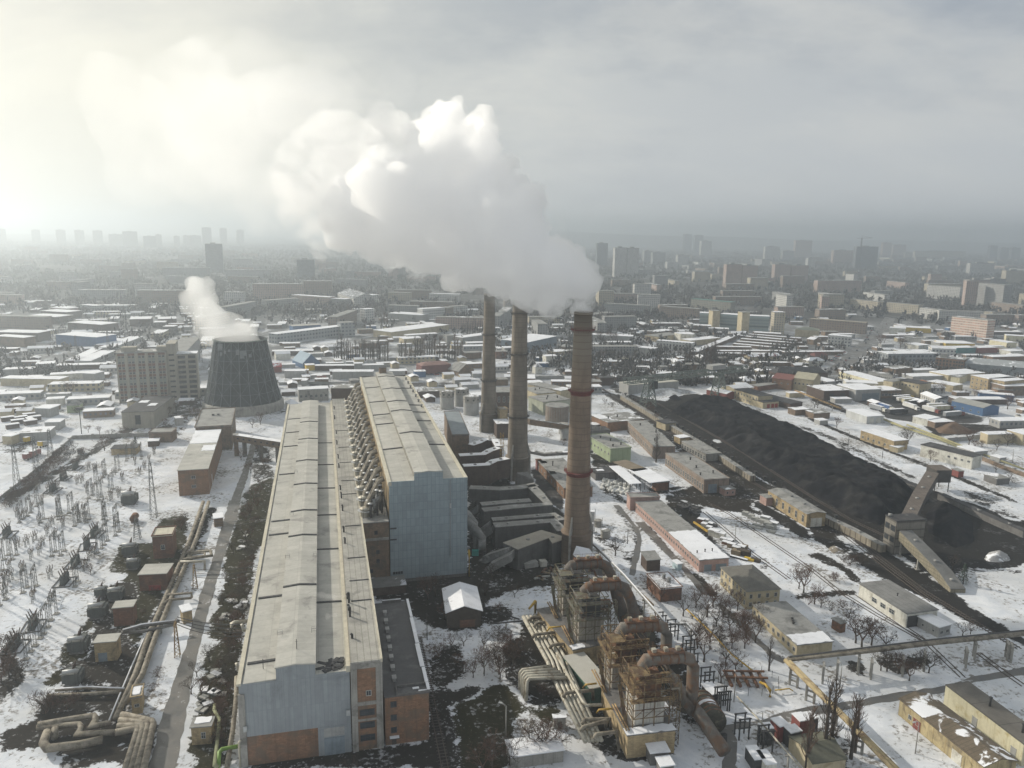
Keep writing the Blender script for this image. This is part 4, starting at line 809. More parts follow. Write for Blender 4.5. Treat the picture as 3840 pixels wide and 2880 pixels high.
# ------------------------------------------------------------------ cooling tower
def cooling_tower():
 c=(G(5,1285,880)+G(6,225,905))/2;c=np.array([-189.0,536.0,0]);root=thing('cooling_tower','dark tapering cooling tower with wooden lattice sides and steam above it','cooling tower',c)
 H=49.5;r0,r1=26.0,17.2;n=24;dk=mat('dark tower boarding',(.030,.040,.046),.45,.15,lines=(1.1,2.4,.09),linec=(.6,.6,.6),streak=.5,streakc=(.075,.085,.09))
 rad=lambda z:r0+(r1-r0)*((z-6.5)/(H-6.5))**.8 if z>6.5 else r0
 s=MB();s.lathe([(rad(6.5),6.5)]+[(rad(z),z)for z in np.linspace(9,H,9)]+[(r1-.6,H),(r1-1.5,H-12)],n,smooth=False);s.build('shell',dk,root)
 b=MB();b.lathe([(r0+1.6,-.5),(r0+1.2,5.4),(r0+.2,6.6),(r0-1,6.6)],48);b.build('basin',CONC,root)
 lat=mat('grey lattice steel',(.20,.22,.225),.2,.5)
 zs=[6.6,14,21.5,29,36.5,43.5,H]
 for i in range(len(zs)-1):
  f=MB()
  for k in range(n):
   a,a2=2*math.pi*k/n,2*math.pi*(k+1)/n;ra,rb=rad(zs[i])+.22,rad(zs[i+1])+.22
   A,Bq=(math.cos(a)*ra,math.sin(a)*ra,zs[i]),(math.cos(a)*rb,math.sin(a)*rb,zs[i+1]);A2,B2=(math.cos(a2)*ra,math.sin(a2)*ra,zs[i]),(math.cos(a2)*rb,math.sin(a2)*rb,zs[i+1])
   f.bar(A,Bq,.34)
   if k%2==i%2:f.bar(A,B2,.17)
   else:f.bar(A2,Bq,.17)
   f.bar(Bq,B2,.2)
  f.build('lattice_tier',lat,root)
 rm=MB();rm.lathe([(r1+.1,H-.6),(r1+1.0,H-.5),(r1+1.0,H-.3),(r1+.1,H-.2)],48)
 for k in range(48):
  a=2*math.pi*k/48;a2=2*math.pi*(k+1)/48;R2=r1+.95;rm.bar((math.cos(a)*R2,math.sin(a)*R2,H-.4),(math.cos(a)*R2,math.sin(a)*R2,H+.7),.09);rm.bar((math.cos(a)*R2,math.sin(a)*R2,H+.65),(math.cos(a2)*R2,math.sin(a2)*R2,H+.65),.1)
 rm.build('rim_walkway',mat('rim steel',(.2,.23,.2),.2,.5),root)
 for a,z0,z1,w in((-2.05,44,48,.12),(-1.98,40,42.5,.05),(-1.35,41,44.5,.06),(-1.2,38.5,43.8,.07),(-1.1,40.2,43.8,.06),(-.92,39,41.2,.05),(-1.65,43.0,44.6,.04),(-1.8,41.5,43.5,.03)):
  q=MB();ra,rb=rad(z0)+.3,rad(z1)+.3
  q.add([(math.cos(a-w)*ra,math.sin(a-w)*ra,z0),(math.cos(a+w)*ra,math.sin(a+w)*ra,z0),(math.cos(a+w)*rb,math.sin(a+w)*rb,z1),(math.cos(a-w)*rb,math.sin(a-w)*rb,z1)]+[(math.cos(a+k)*(rr-.25),math.sin(a+k)*(rr-.25),z)for k,rr,z in((-w,ra,z0),(w,ra,z0),(w,rb,z1),(-w,rb,z1))],[(0,1,2,3),(7,6,5,4),(0,4,5,1),(1,5,6,2),(2,6,7,3),(3,7,4,0)]);q.build('repair_panel',mat('grey repair sheet',(.16,.18,.185),.2,.5),root)
cooling_tower()
# ------------------------------------------------------------------ works buildings, from the photo's roof corners
def b_(v,xa,ya,xb,yb,c,h,wall,roof,label,name='building',**kw):
 cc=(c if len(c)==3 else(v,*c))if isinstance(c,tuple)else c
 va=kw.pop('va',v);vb=kw.pop('vb',v)
 return B(name,label,(va,xa,ya),(vb,xb,yb),cc,h,wall,roof,**kw)
b_(13,740,1170,1105,1140,(7,985,1465),4.6,PINK,FELT,'long low pink warehouse with snow on the near half of its flat roof','warehouse',snow=((0,1,0,.43),),wins=(('L',30,1.9,.9,1.3),),doors=(('F',.3,3.0,2.6,DOORM),('F',.75,4.4,2.5,DOORM)),vents=((.15,.09,.2,1.0),(.45,.1,.2,1.1),(.7,.1,.2,1.1)))
b_(7,935,1440,1118,1436,6,6.0,PINK,FELT,'small pink cross wing closing the far end of the pink warehouse','building',par=.2)
b_(13,1335,1555,1745,1522,(985,1255),6.6,CREAM,mat('grey tile roof',(.15,.145,.13),.22,.5,lines=(.5,.35,.05),linec=(.7,.7,.7)),'two storey yellow house with grey hipped roof beside the pink warehouse','house',hip=3.3,wins=(('L',7,4.2,1.1,1.7),('L',7,1.2,1.1,1.7),('F',4,3.9,1.1,1.6),('F',4,1.0,1.1,1.6)),doors=(('L',.55,1.2,2.2,WOODD),),over=.5)
b_(4,490,882,715,858,(200,625),4.0,CREAM,FELT,'low yellow building with flat grey roof joined to the hipped house, snowy near end','building',snow=((0,1,0,.22),),wins=(('L',9,1.3,1.3,1.5),),vents=((.5,.45,.3,.5),(.55,.5,.3,.5),(.6,.55,.3,.5)))
b_(4,1188,682,1382,656,(875,492),4.8,WHITEW,mat('ribbed grey roof',(.19,.19,.185),.2,.3,lines=(2,20,.06)),'whitewashed workshop with grey roof and a dark open gateway by the railway','workshop',wins=(('L',3,1.6,2.4,1.7,.2,.75),),doors=(('F',.2,4.0,3.8,DSTEEL),),vents=((.5,.5,.2,.8),))
b_(4,1392,768,1466,748,(1290,692),3.5,GREYW,SNOW,'small grey annex with domed snow on its roof beside the whitewashed workshop','building',wins=(('L',2,1.2,.8,.8),('F',2,1.0,1.4,1.2)))
b_(4,552,48,672,40,(13,1590,295),6.0,BRICKY,FELT,'yellow brick engine shed with two tall painted doors and a grey roof','engine shed',wins=(('L',6,1.5,1.6,3.2),),doors=(('F',.38,2.6,3.8,WHITEW),('F',.68,2.6,3.8,WHITEW)),vents=((.5,.3,1.2,.9),(.5,.62,1.2,.9)),gable=.8,gaxis='y')
b_(13,1495,350,1575,395,5,3.8,PINK,FELT,'little salmon pink lean to against the yellow engine shed','building')
b_(13,800,168,1110,150,(7,1115,1165),6.8,mat('stained plaster',(.24,.19,.155),.25,.3,streak=.6),FELT,'long shabby workshop with grey roof and big blue grey gate','workshop',wins=(('L',17,1.2,1.5,3.2),),doors=(('F',.35,4.6,4.4,DOORM),),vents=((.1,.15,.35,1.2),(.35,.4,.35,1.2),(.7,.2,.35,1.2),(.6,.7,.35,1.2)),par=.2)
b_(7,1085,1120,1215,1118,(835,962),7.2,mat('stained plaster',None),FELT,'far half of the shabby long workshop with slightly higher grey roof','workshop',wins=(('L',15,1.4,1.5,3.2),),vents=((.3,.2,.35,1.4),(.8,.5,.35,1.6),(.4,.8,.35,1.2)))
b_(13,1060,290,1190,278,5,3.2,PINK,SNOWT,'low pinkish lean to beside the big blue grey gate','building',wins=(('F',2,1.0,.9,1.2),))
b_(7,812,1137,940,1126,(670,1050),7.5,GREENW,FELT,'pale green building with flat grey roof right of the nearest chimney','building',par=.25,wins=(('L',7,3.6,1.4,1.5),),vents=((.3,.15,.4,1.1),(.75,.2,.4,1.2),(.6,.5,.4,1.3),(.4,.75,.4,1.0)))
b_(13,205,205,365,190,4.5,4.2,BRICKR,FELT,'small red brick hut under the end of the snowy canopy','hut')
b_(7,720,1290,860,1280,9,3.5,CONCD,TAR,'dark low shed with a white painted mark on its roof beside the sack yard','shed',snow=((.2,.5,.4,.7),))
b_(23,870,348,1150,640,(1090,290),5.2,BRICKO,FELT,'flat roofed row of workshops behind the nearest chimney with small red cabins along it','workshop',wins=(('F',8,1.2,1.3,1.8),),vents=((.25,.35,.3,2.2),(.6,.6,.4,.6)))
for i,(x,y,l)in enumerate(((895,350,'rust red cabin at the far end of the workshop row'),(945,372,'rust red cabin with snow on top in the workshop row'),(1040,482,'rust red cabin standing alone nearest the chimney'))):
 b_(23,x-25,y+12,x+25,y+10,4,5.2,REDW,SNOW if i==1 else RUST,l,'cabin',cat='cabin')
b_(19,170,1167,330,1165,18,15,BRICKD,FELT,'dark brick block between the two far chimneys','building',wins=(('F',3,8,1.6,4.0),))
b_(19,208,1347,290,1340,6,15,BRICKY,FELT,'narrow tan brick tower left of the middle chimney','tower',par=.4)
b_(19,175,1495,310,1490,12,9,BRICKD,SNOWP,'low sooty block at the foot of the two far chimneys','building')
b_(19,590,1182,790,1165,(530,1112),6.5,CREAM,FELT,'flat cream building with grey roof and stubby vents behind the rusty tank','building',vents=((.3,.5,.4,1.0),(.6,.6,.4,1.0)))
b_(19,655,1268,935,1238,(555,1205),9.5,mat('pale green plaster',(.40,.42,.33),.15,.3,streak=.4),FELT,'tall pale building right above the rusty tank','building',vents=((.3,.3,.4,1.2),(.5,.6,.4,1.2),(.75,.4,.4,1.2)))
b_(19,835,1152,950,1130,(690,1047),7,CREAM,FELT,'long cream workshop with grey roof and snow at its near end','workshop',snow=((0,1,0,.25),),wins=(('L',10,2.5,1.2,1.6),))
b_(19,505,1068,655,1062,10,6,GREYW,SNOW,'grey building with clean snowy roof behind the middle chimney','building',wins=(('F',5,1.6,1.4,1.4),))
b_(19,1325,1480,1700,1442,(1205,1400),6.2,BRICKO,SNOWT,'orange brick flat building with snow along its left roof edge','building',vents=((.2,.4,.4,1.4),(.5,.5,.4,1.4)),snow=((0,.25,.45,1),))
b_(19,1145,1570,1350,1560,10,6.0,CONCD,TAR,'dark flat roofed block with three black vents beside the nearest chimney','building',vents=((.1,.5,.5,1.4),(.4,.6,.5,1.4),(.6,.3,.5,1.4)))
b_(19,1925,1492,2045,1478,(1860,1455),4.5,CREAM,TAR,'small block with wide dark roof beside the coal store wall','building',over=.6)
b_(7,1245,1067,1305,1060,6,4,BRICKY,SNOW,'small yellow hut with snowy roof beside the coal store wall','hut',doors=(('F',.5,1.2,2.2,WOODD),))
b_(7,1405,1167,1500,1160,(1285,1085),4.2,CONC,FELT,'row of old garages with crumbling grey roof along the coal store','garage row',wins=(('L',9,.4,2.0,2.6),))
b_(19,1540,1092,2060,1052,14,7.5,GREYW,mat('pale sheet roof',(.42,.41,.36),.1,.2),'long grey shed with pale flat roof under the coal gantry','shed',over=.1)
b_(19,1250,1018,1390,1012,8,6.5,BRICKD,TAR,'dark boxy building at the left end of the coal conveyor bridge','building')
b_(20,1115,1207,1265,1196,(905,1128),8,CREAM,TAR,'two storey cream building with dark roof beside the coal heap','building',wins=(('L',8,4.8,1.3,1.6),('L',8,1.4,1.3,1.4)))
b_(20,1165,1272,1330,1258,12,4.6,CREAM,TAR,'low garage wing with red gates under the two storey cream building','garage',doors=(('F',.35,2.6,3,DOORR),('F',.62,2.6,3,DOORR),('F',.85,2.6,3,DOORR)))
b_(20,1450,1285,1575,1268,(1200,1165),4.2,BRICKD,TAR,'long low shed with black roof behind the red gated garage','shed')
b_(20,785,1182,895,1166,(685,1120),5,REDW,SNOW,'red sided shed with two snowy gables beyond the coal heap','shed',gable=1.5,gaxis='y')
b_(20,885,1140,1070,1112,(810,1095),6.5,CREAM,SNOW,'cream shed with broad snowy roof behind the red sided one','shed',gable=2)
b_(20,1460,1042,1555,1008,(1350,985),8.5,BRICKO,mat('maroon roof',(.17,.07,.06),.2,.4),'brick house with maroon pitched roof beyond the coal yard','house',gable=3,gaxis='y',wins=(('L',3,4.5,1.4,1.4),))
b_(20,1690,1040,1765,1008,(1560,985),10,CREAM,mat('beige sheet roof',(.36,.34,.26),.15,.3),'tall cream house with beige pitched roof next to the maroon one','house',gable=4,gaxis='y',wins=(('L',5,5,1.4,1.6),))
b_(20,1300,968,1840,962,14,5.5,BRICKD,TAR,'very long shed with black hipped roof behind the two pitched houses','shed',hip=4.5)
b_(21,140,1152,400,1142,(25,1092),7.5,BRICKD,SNOWP,'dark brick workshop with broken snow on its roof at the left of the depot','workshop',doors=(('F',.3,4,5,DSTEEL),('F',.75,4,5,DSTEEL)))
b_(21,470,1142,732,1132,(330,1080),8.5,GREYW,SNOW,'grey depot hall with four wide doors facing the lorries','depot',doors=(('F',.36,4.5,5.5,DOORM),('F',.52,4.5,5.5,DOORM),('F',.68,4.5,5.5,DOORM),('F',.84,4.5,5.5,DOORM)))
b_(21,738,1148,942,1142,(700,1100),6.2,BRICKB,SNOWP,'lower brick wing right of the grey depot hall','building',wins=(('F',6,2,2.4,1.8),))
b_(21,295,947,690,1057,(385,925),6,CREAML,SNOW,'long cream warehouse with clean snow roof and a row of small dark windows','warehouse',wins=(('F',16,1.6,1.3,2.0,0,.75),))
b_(21,170,1057,290,1046,(105,1005),5,GREYW,SNOW,'square shed with sloping snowy roof left of the cream warehouse','shed')
b_(21,370,1060,700,1078,14,5.5,WHITEW,SNOW,'low wing with broad snow roof in front of the cream warehouse','building')
b_(21,850,1057,1000,1032,(775,1038),10.5,CREAM,FELT,'three storey cream block with plain end wall behind the lorries','building',wins=(('F',5,7,1.4,1.6),('F',5,3.8,1.4,1.6)))
b_(21,1130,1082,1252,1066,(1005,1025),10.5,CREAM,TAR,'three storey cream block with dark roof and one row of windows under the eaves','building',wins=(('L',6,7.2,1.5,1.6),('F',4,4,1.5,1.6)))
b_(21,1300,802,1590,832,18,12.5,BRICKO,SNOWT,'four storey orange brick building shell with arched dark openings','building',wins=(('F',5,9,1.6,1.9,0,.6,'dark'),('F',5,6,1.6,1.9,0,.6,'dark'),('F',5,3,1.6,1.9,0,.6,'dark'),('F',4,9,1.6,1.9,.62,1,'dark'),('F',4,6,1.6,1.9,.62,1,'dark'),('F',4,3,1.6,1.9,.62,1,'dark')),vents=((.25,.3,6,3.2),))
b_(21,1605,864,2260,918,28,9,CLAD,mat('grey arched roof',(.30,.32,.33),.1,.1,snow=.3),'huge grey sheet metal hangar at the right edge','hangar',gable=4)
b_(21,1665,987,1845,1027,30,11,BRICKY,SNOW,'tan brick three storey office with snowy roof, left of its twin','office',wins=(('F',4,7.5,1.6,1.6),('F',4,4.3,1.6,1.6),('F',4,1.1,1.6,1.6)))
b_(21,1850,1022,2010,1052,26,11,BRICKY,SNOW,'tan brick three storey office stepping forward of its twin','office',wins=(('F',3,7.5,1.8,1.6),('F',3,4.3,1.8,1.6),('F',3,1.1,1.8,1.6)))
b_(21,2015,1102,2300,1098,30,8,BRICKB,SNOW,'broad snow roofed hall right of the tan offices','hall')
b_(21,1940,1142,2100,1146,9,5,BRICKO,SNOWT,'ochre single storey entrance block below the tan offices','building')
b_(21,1455,1000,1548,1012,20,6,CREAML,SNOWT,'pale cream cube left of the tan offices','building')
b_(21,1430,987,1815,962,(1325,940),6.5,CREAM,SNOW,'wide cream workshop with patchy snow roof below the orange brick shell','workshop')
b_(21,880,927,1060,907,(830,895),7.5,BRICKB,SNOWT,'brown brick block with flat roof beside the crossroads','building')
b_(21,850,992,908,982,(690,937),5,GREYW,SNOWT,'narrow grey shed running towards the brown brick block','shed',wins=(('L',12,1.5,1.2,1.4),))
b_(21,1075,938,1310,928,9,5,GREYW,SNOW,'low grey garage with snowy roof right of the brown brick block','garage')
b_(21,1060,1002,1425,992,14,5,GREYW,SNOW,'broad low shed with snow roof behind the orange board fence','shed')
b_(21,1480,1097,1580,1082,(1310,1035),5.5,CREAM,SNOW,'long cream shed with snow roof left of the tan offices','shed')
b_(21,1465,1252,1790,1328,16,6,BLUEW,mat('grey sheet roof',(.30,.30,.285),.12,.3,lines=(1.2,20,.05)),'bright blue sided warehouse with grey pitched roof beside the lorries','warehouse',gable=2,wins=(('F',4,1.6,1.6,1.4),))
b_(21,1755,1172,2110,1200,8,5,BLUEW,SNOW,'long vivid blue building with snow roof in front of the tan offices','building',wins=(('F',3,1.2,1.6,1.8),))
b_(21,585,1417,760,1407,(390,1345),5,mat('pale grey sheet',(.48,.49,.48),.1,.3,lines=(4,9,.12),linec=(.7,.7,.7)),SNOW,'pale metal double garage with snow roof at the near side of the lorry park','garage',doors=(('F',.3,3.5,3.5,WHITEW),('F',.7,3.5,3.5,WHITEW)))
b_(21,1215,1447,1340,1425,(1165,1395),4.5,WHITEW,SNOW,'white site hut with snow roof between lorries and rubble','hut')
b_(21,1290,1478,1485,1468,9,4,BRICKB,SNOW,'brown hut with bulging snow roof below the white site hut','hut')
b_(21,255,1235,425,1232,7,3.4,GREYW,SNOW,'small grey bus shelter like shed with thick snow by the depot','shed')
b_(22,865,150,1010,137,(545,35),6,BRICKY,SNOW,'stained yellow brick store with snow roof above the coal road','store',wins=(('L',6,1.4,1.6,1.6),))
b_(22,1145,187,1680,318,(1225,160),7,WHITEW,TAR,'long peeling white building with dark roof above the coal road','building',wins=(('F',4,3.5,1.5,1.2,.5,1),))
b_(22,1840,82,2100,76,(1765,55),6,CREAM,SNOW,'cream walled yard building with snow roof near the right edge','building')
b_(22,2205,82,2420,70,(2005,35),7,CREAM,SNOW,'cream building cut by the right edge, snow roof','building')
b_(22,1700,262,1838,250,(1575,200),3.5,GREYW,SNOW,'low snow covered shed behind the peeling white building','shed')
b_(22,1960,327,2030,318,(1890,295),3,GREYW,SNOW,'tiny shed with a lozenge of snow on its roof near the right edge','shed')
b_(22,905,222,970,205,5,3,CREAM,SNOWP,'small square hut in front of the stained yellow brick store','hut')
b_(22,1535,465,1590,462,5,3.4,REDW,FELT,'little red brick box standing alone in the snow by the coal road','hut')
b_(22,1930,545,2065,535,8,3.2,CONCD,SNOWT,'half ruined concrete hut with broken roof near the right edge','hut')
b_(12,580,802,1625,1642,(905,712),4.6,mat('damp yellow plaster',(.40,.33,.19),.2,.35,lines=(4,9,.15),linec=(.75,.7,.6),streak=.5,dirt=(.2,.16,.1),dirt_amt=.4),mat('brown corrugated roof',(.13,.105,.075),.25,.4,lines=(1.1,30,.1),linec=(.72,.72,.72),snow=.36),'long brown roofed store with thin patchy snow, cut by the bottom right corner','store',gable=1.3,wins=(('F',2,1.2,1.2,1.4,.1,.3),),doors=(('F',.24,2.4,2.6,REDW),('F',.72,3.0,2.8,WHITEW)))
b_(12,1150,632,2124,1372,(1432,592),5.8,CREAML,mat('brown felt',(.135,.125,.11),.2,.3,lines=(9,30,.1)),'long cream store with brown flat roof in the bottom right corner','store',doors=(('F',.42,1.6,3.2,GREYW),('F',.9,1.6,3.2,GREYW)),vents=((.42,.55,.3,2.4),(.85,.45,.3,2.3)),over=.1)
# west side: pump house, office, works huts
b_(5,1105,1270,1293,1258,(1232,1022),12.5,BRICKO,CONCR,'tall orange brick hall with pale roof, snowy at the far end, beside the works road','building',par=.0,snow=((0,1,.62,1),(.55,1,.42,.56)),wins=(('F',1,8,2,1.6,.3,.7),('F',1,3.5,2,1.6,.3,.7)),doors=(('E',.2,1.2,5,SNOW),))
b_(5,1215,1002,1437,990,(1270,890),14,BRICKB,FELT,'higher brown brick hall with pale eaves behind the tall orange one','building',par=.4,over=.5,vents=((.4,.6,1.4,1.0),(.55,.6,1.4,1.0)),wins=(('E',5,10,1.6,4),))
b_(5,925,1035,1068,1032,10,6,BRICKB,FELT,'low brown brick building with white roof rim behind the switchyard','building',par=.3)
b_(5,918,1088,985,1084,6,3.2,BRICKD,SNOW,'dark hut with snow roof in front of the low brown brick building','hut')
b_(5,1095,945,1140,940,6,5,GREYW,SNOW,'small pale gatehouse between bare trees below the office block','gatehouse')
b_(5,690,1135,850,1128,8,3.6,BRICKY,TAR,'yellow brick relay hut with dark roof at the back of the switchyard','hut')
b_(5,480,1140,518,1136,4,2.6,CONCD,SNOWT,'tiny dark hut at the far corner of the switchyard','hut')
b_(1,595,867,735,856,(625,820),6,BRICKY,CONCR,'ochre brick substation hut with pale flat roof and grey gate','hut',doors=(('F',.35,2.4,2.6,DOORM),))
b_(1,715,647,842,636,(747,605),6.2,BRICKR,CONCR,'red brick substation hut with pale roof, second from the bottom','hut')
b_(1,880,434,1055,426,(920,372),6.0,BRICKR,CONCR,'wide red brick switch house with cream roof and a lower porch','hut',doors=(('F',.55,4.0,1.8,DOORR),))
b_(1,965,192,1092,182,(990,140),9,BRICKR,CONCL,'tall red brick substation hut with pale roof rim and one dark window','hut',par=.4,wins=(('F',1,3.5,1.5,2,.3,.7),))
b_(1,832,1217,897,1206,(862,1145),4.8,BRICKY,SNOWT,'small ochre brick kiosk with snowy roof straddling the pipelines','kiosk',par=.3,wins=(('F',1,2,1.2,1.0),),snow=((.1,.8,.2,.9),))
b_(1,1160,670,1218,656,(1163,628),4.2,BRICKY,SNOW,'ochre brick hut with tilted snow slab for a roof beside the works road','hut')
b_(1,1212,1404,1338,1394,(1228,1350),4.8,BRICKY,FELT,'yellow brick hut with window and ragged snow on its roof, near the hall corner','hut',wins=(('F',1,1.6,1.1,1.8,.4,.8),),snow=((.1,.9,.35,1),))
b_(1,1358,77,1415,70,(1376,45),3.8,BRICKB,SNOW,'brown brick hut with snow roof under the cables across the road','hut')
b_(2,1315,670,1530,657,(1262,525),5.6,WOODD,SNOW,'dark timber barn with gleaming snow on its pitched roof below the blue boiler house','barn',gable=1.9,gaxis='y',doors=(('F',.6,5.0,2.4,BRICKR),),over=.6)
b_(15,1285,157,1437,146,(1210,85),4.4,BRICKD,FELT,'square dark brick hut with sagging grey roof beside the snowy track','hut',slope=.8)
b_(15,1440,482,1682,458,(1330,315),4.8,BRICKR,SNOW,'red brick pump house with snowy roof and two black ventilators','pump house',par=.15,vents=((.55,.62,.9,1.6),(.62,.35,.9,1.6)))
b_(15,1632,200,1682,192,(1565,160),2.6,mat('pale blue paint',(.42,.52,.55),.12,.4),SNOW,'pale blue site caravan with snow on its roof beside the track','caravan',cat='caravan')
b_(4,765,745,800,737,(715,712),3.2,RUST,FELT,'rust brown tin shed standing alone in the snow','shed')
b_(3,200,1590,530,1545,6,3.2,CONC,SNOW,'low concrete box with snow along its rim at the bottom edge','building')
b_(3,470,1345,545,1340,(462,1325),3,CONC,SNOWP,'small concrete valve hut with snow on top beside the pipe rack','hut',doors=(('F',.5,1.0,1.8,WOODD),))
b_(3,1085,1565,1200,1555,4,3.4,CONCD,SNOW,'dark box with a square of snow on top beside the peak boiler base','hut')
b_(3,1150,1650,1230,1640,3,3.0,CONCD,SNOW,'second dark snow topped box at the very bottom edge','hut')
b_(3,1470,1195,1530,1185,5,3.4,DSTEEL,SNOW,'dark steel cabin with white snowy top right of the big drum','cabin')
for i,(a,b,c,m,l)in enumerate((((270,1417),(342,1410),(255,1378),DSTEEL,'black steel container with snow top, leftmost of the group by the pipe bend'),((380,1402),(442,1387),(330,1347),REDW,'rusty red container with wide snow top in the middle of the group'),((452,1442),(522,1427),(430,1392),DSTEEL,'black container with tilted snow slab, nearest of the group'),((508,1367),(566,1357),(465,1315),REDW,'red container behind the others with snow top'),((566,1354),(626,1345),(535,1308),DSTEEL,'black container at the right end of the snow topped group'))):
 b_(4,*a,*b,c,4.4,m,SNOW,l,'container',cat='container',over=.08)
for i,(x,y,l)in enumerate(((250,1610,'dark container with snow top at the bottom edge, left one'),(320,1640,'pale container with snow top at the bottom edge, right one'))):
 b_(4,x-30,y,x+40,y-6,5,3.2,DSTEEL if i==0 else WHITEW,SNOW,l,'container',cat='container',over=.08)
b_(4,590,1630,800,1600,10,3.6,CREAM,mat('mossy roof',(.12,.12,.09),.25,.4),'small ruined house with mossy grey roof at the bottom edge under the poplars','house',gable=1.5)
# open snow canopies on posts
def canopy(label,v,a,b,c,h,roof):
 O,rz,L_,s,W=frame3((v,*a),(v,*b),(v,*c),h);root=thing('canopy',label,'canopy',O,rz);y0,y1=(0,W)if s>0 else(-W,0)
 r=MB();r.box(-.4,L_+.4,y0-.4,y1+.4,h,h+.25);r.build('roof',roof,root)
 for i in range(int(W/5)+1):
  for x in(0,L_):p=MB();p.box(x-.14,x+.14,y0+i*5-.14+.2,y0+i*5+.14+.2,-.2,h-.002);p.build('post',DSTEEL,root)
canopy('open shed with long snowy roof over the white sack yard',7,(935,1352),(1000,1348),(840,1242),4.6,SNOW)
canopy('open shed with snowy roof over the red brick hut',7,(1060,1345),(1177,1332),(960,1262),5.2,SNOW)
canopy('open shed with brown tin roof behind the two snowy ones',7,(960,1275),(1040,1262),(875,1210),5.2,mat('brown tin',(.2,.165,.12),.2,.4))
# ------------------------------------------------------------------ tanks and silos
def tank(label,v,x,y,r,h,m,roof,name='tank',cat='storage tank',oct=False):
 p=G(v,x,y);root=thing(name,label,cat,(p[0],p[1],0));n=8 if oct else 28
 s=MB();s.lathe([(r,-.3),(r,h)],28 if not oct else 28);s.build('shell',m,root)
 if oct:
  w=MB();w.lathe([(r+.25,h),(r+.25,h+4.2)],8,smooth=False,cap=True);w.build('top_house',CONC,root)
  for k in range(8):
   a=math.pi/8+k*math.pi/4;q=(r+.25)*math.cos(math.pi/8);put('window',window_mesh(1.1,1.2,'dark'),root,(q*math.cos(a),q*math.sin(a),h+1.6),a+math.pi/2)
  h+=4.2
 t=MB();t.lathe([(r+.15,h+.002),(r+.15,h+.14),(.02,h+r*.09)],n,smooth=False);t.build('roof',roof,root)
 if not oct:
  l=MB();l.bar((r+.3,0,0),(r+.3,0,h+1),.12);l.bar((r+.3,.6,0),(r+.3,.6,h+1),.12)
  for k in range(int(h/1.2)):l.bar((r+.3,0,.6+k*1.2),(r+.3,.6,.6+k*1.2),.1)
  l.build('ladder',DSTEEL,root)
tank('big rust streaked cylindrical tank with flat grey lid behind the nearest chimney',19,797,1462,7.8,11,mat('rust streaked tank',(.21,.19,.165),.2,.3,streak=.95,streakc=(.17,.065,.03)),FELT)
tank('tiny pale tank with grey lid left of the nearest chimney, rear one',19,862,1590,3.0,6.5,GREYW,CONC);tank('small pale tank with grey lid left of the nearest chimney, front one',19,888,1650,3.4,6.5,GREYW,CONC)
tank('low tank with round white snow lid right of the nearest chimney',19,1185,1535,3.6,3,CONCD,SNOW)
tank('octagon topped grey silo, left of the three behind the far chimney',18,1870,1330,5.0,8.5,GREYW,SNOWT,'silo','silo',True);tank('octagon topped grey silo, right rear one of the three',18,2020,1300,5.2,8.5,GREYW,SNOWT,'silo','silo',True);tank('octagon topped grey silo nearest the far chimney, front one of three',18,2120,1390,5.4,8.5,GREYW,SNOWT,'silo','silo',True)
tank('small concrete vat with snowy lid right of the nearest chimney foot',3,795,195,2.0,3.2,CONC,SNOWT);tank('smaller concrete vat behind the one with the snowy lid',3,748,125,1.6,2.8,CONC,CONC);tank('pale vertical drum on legs touching the nearest chimney side',3,712,100,1.0,5.2,LSTEEL,SNOW);tank('second pale drum stacked beside the nearest chimney',3,708,165,.9,4.2,LSTEEL,LSTEEL)
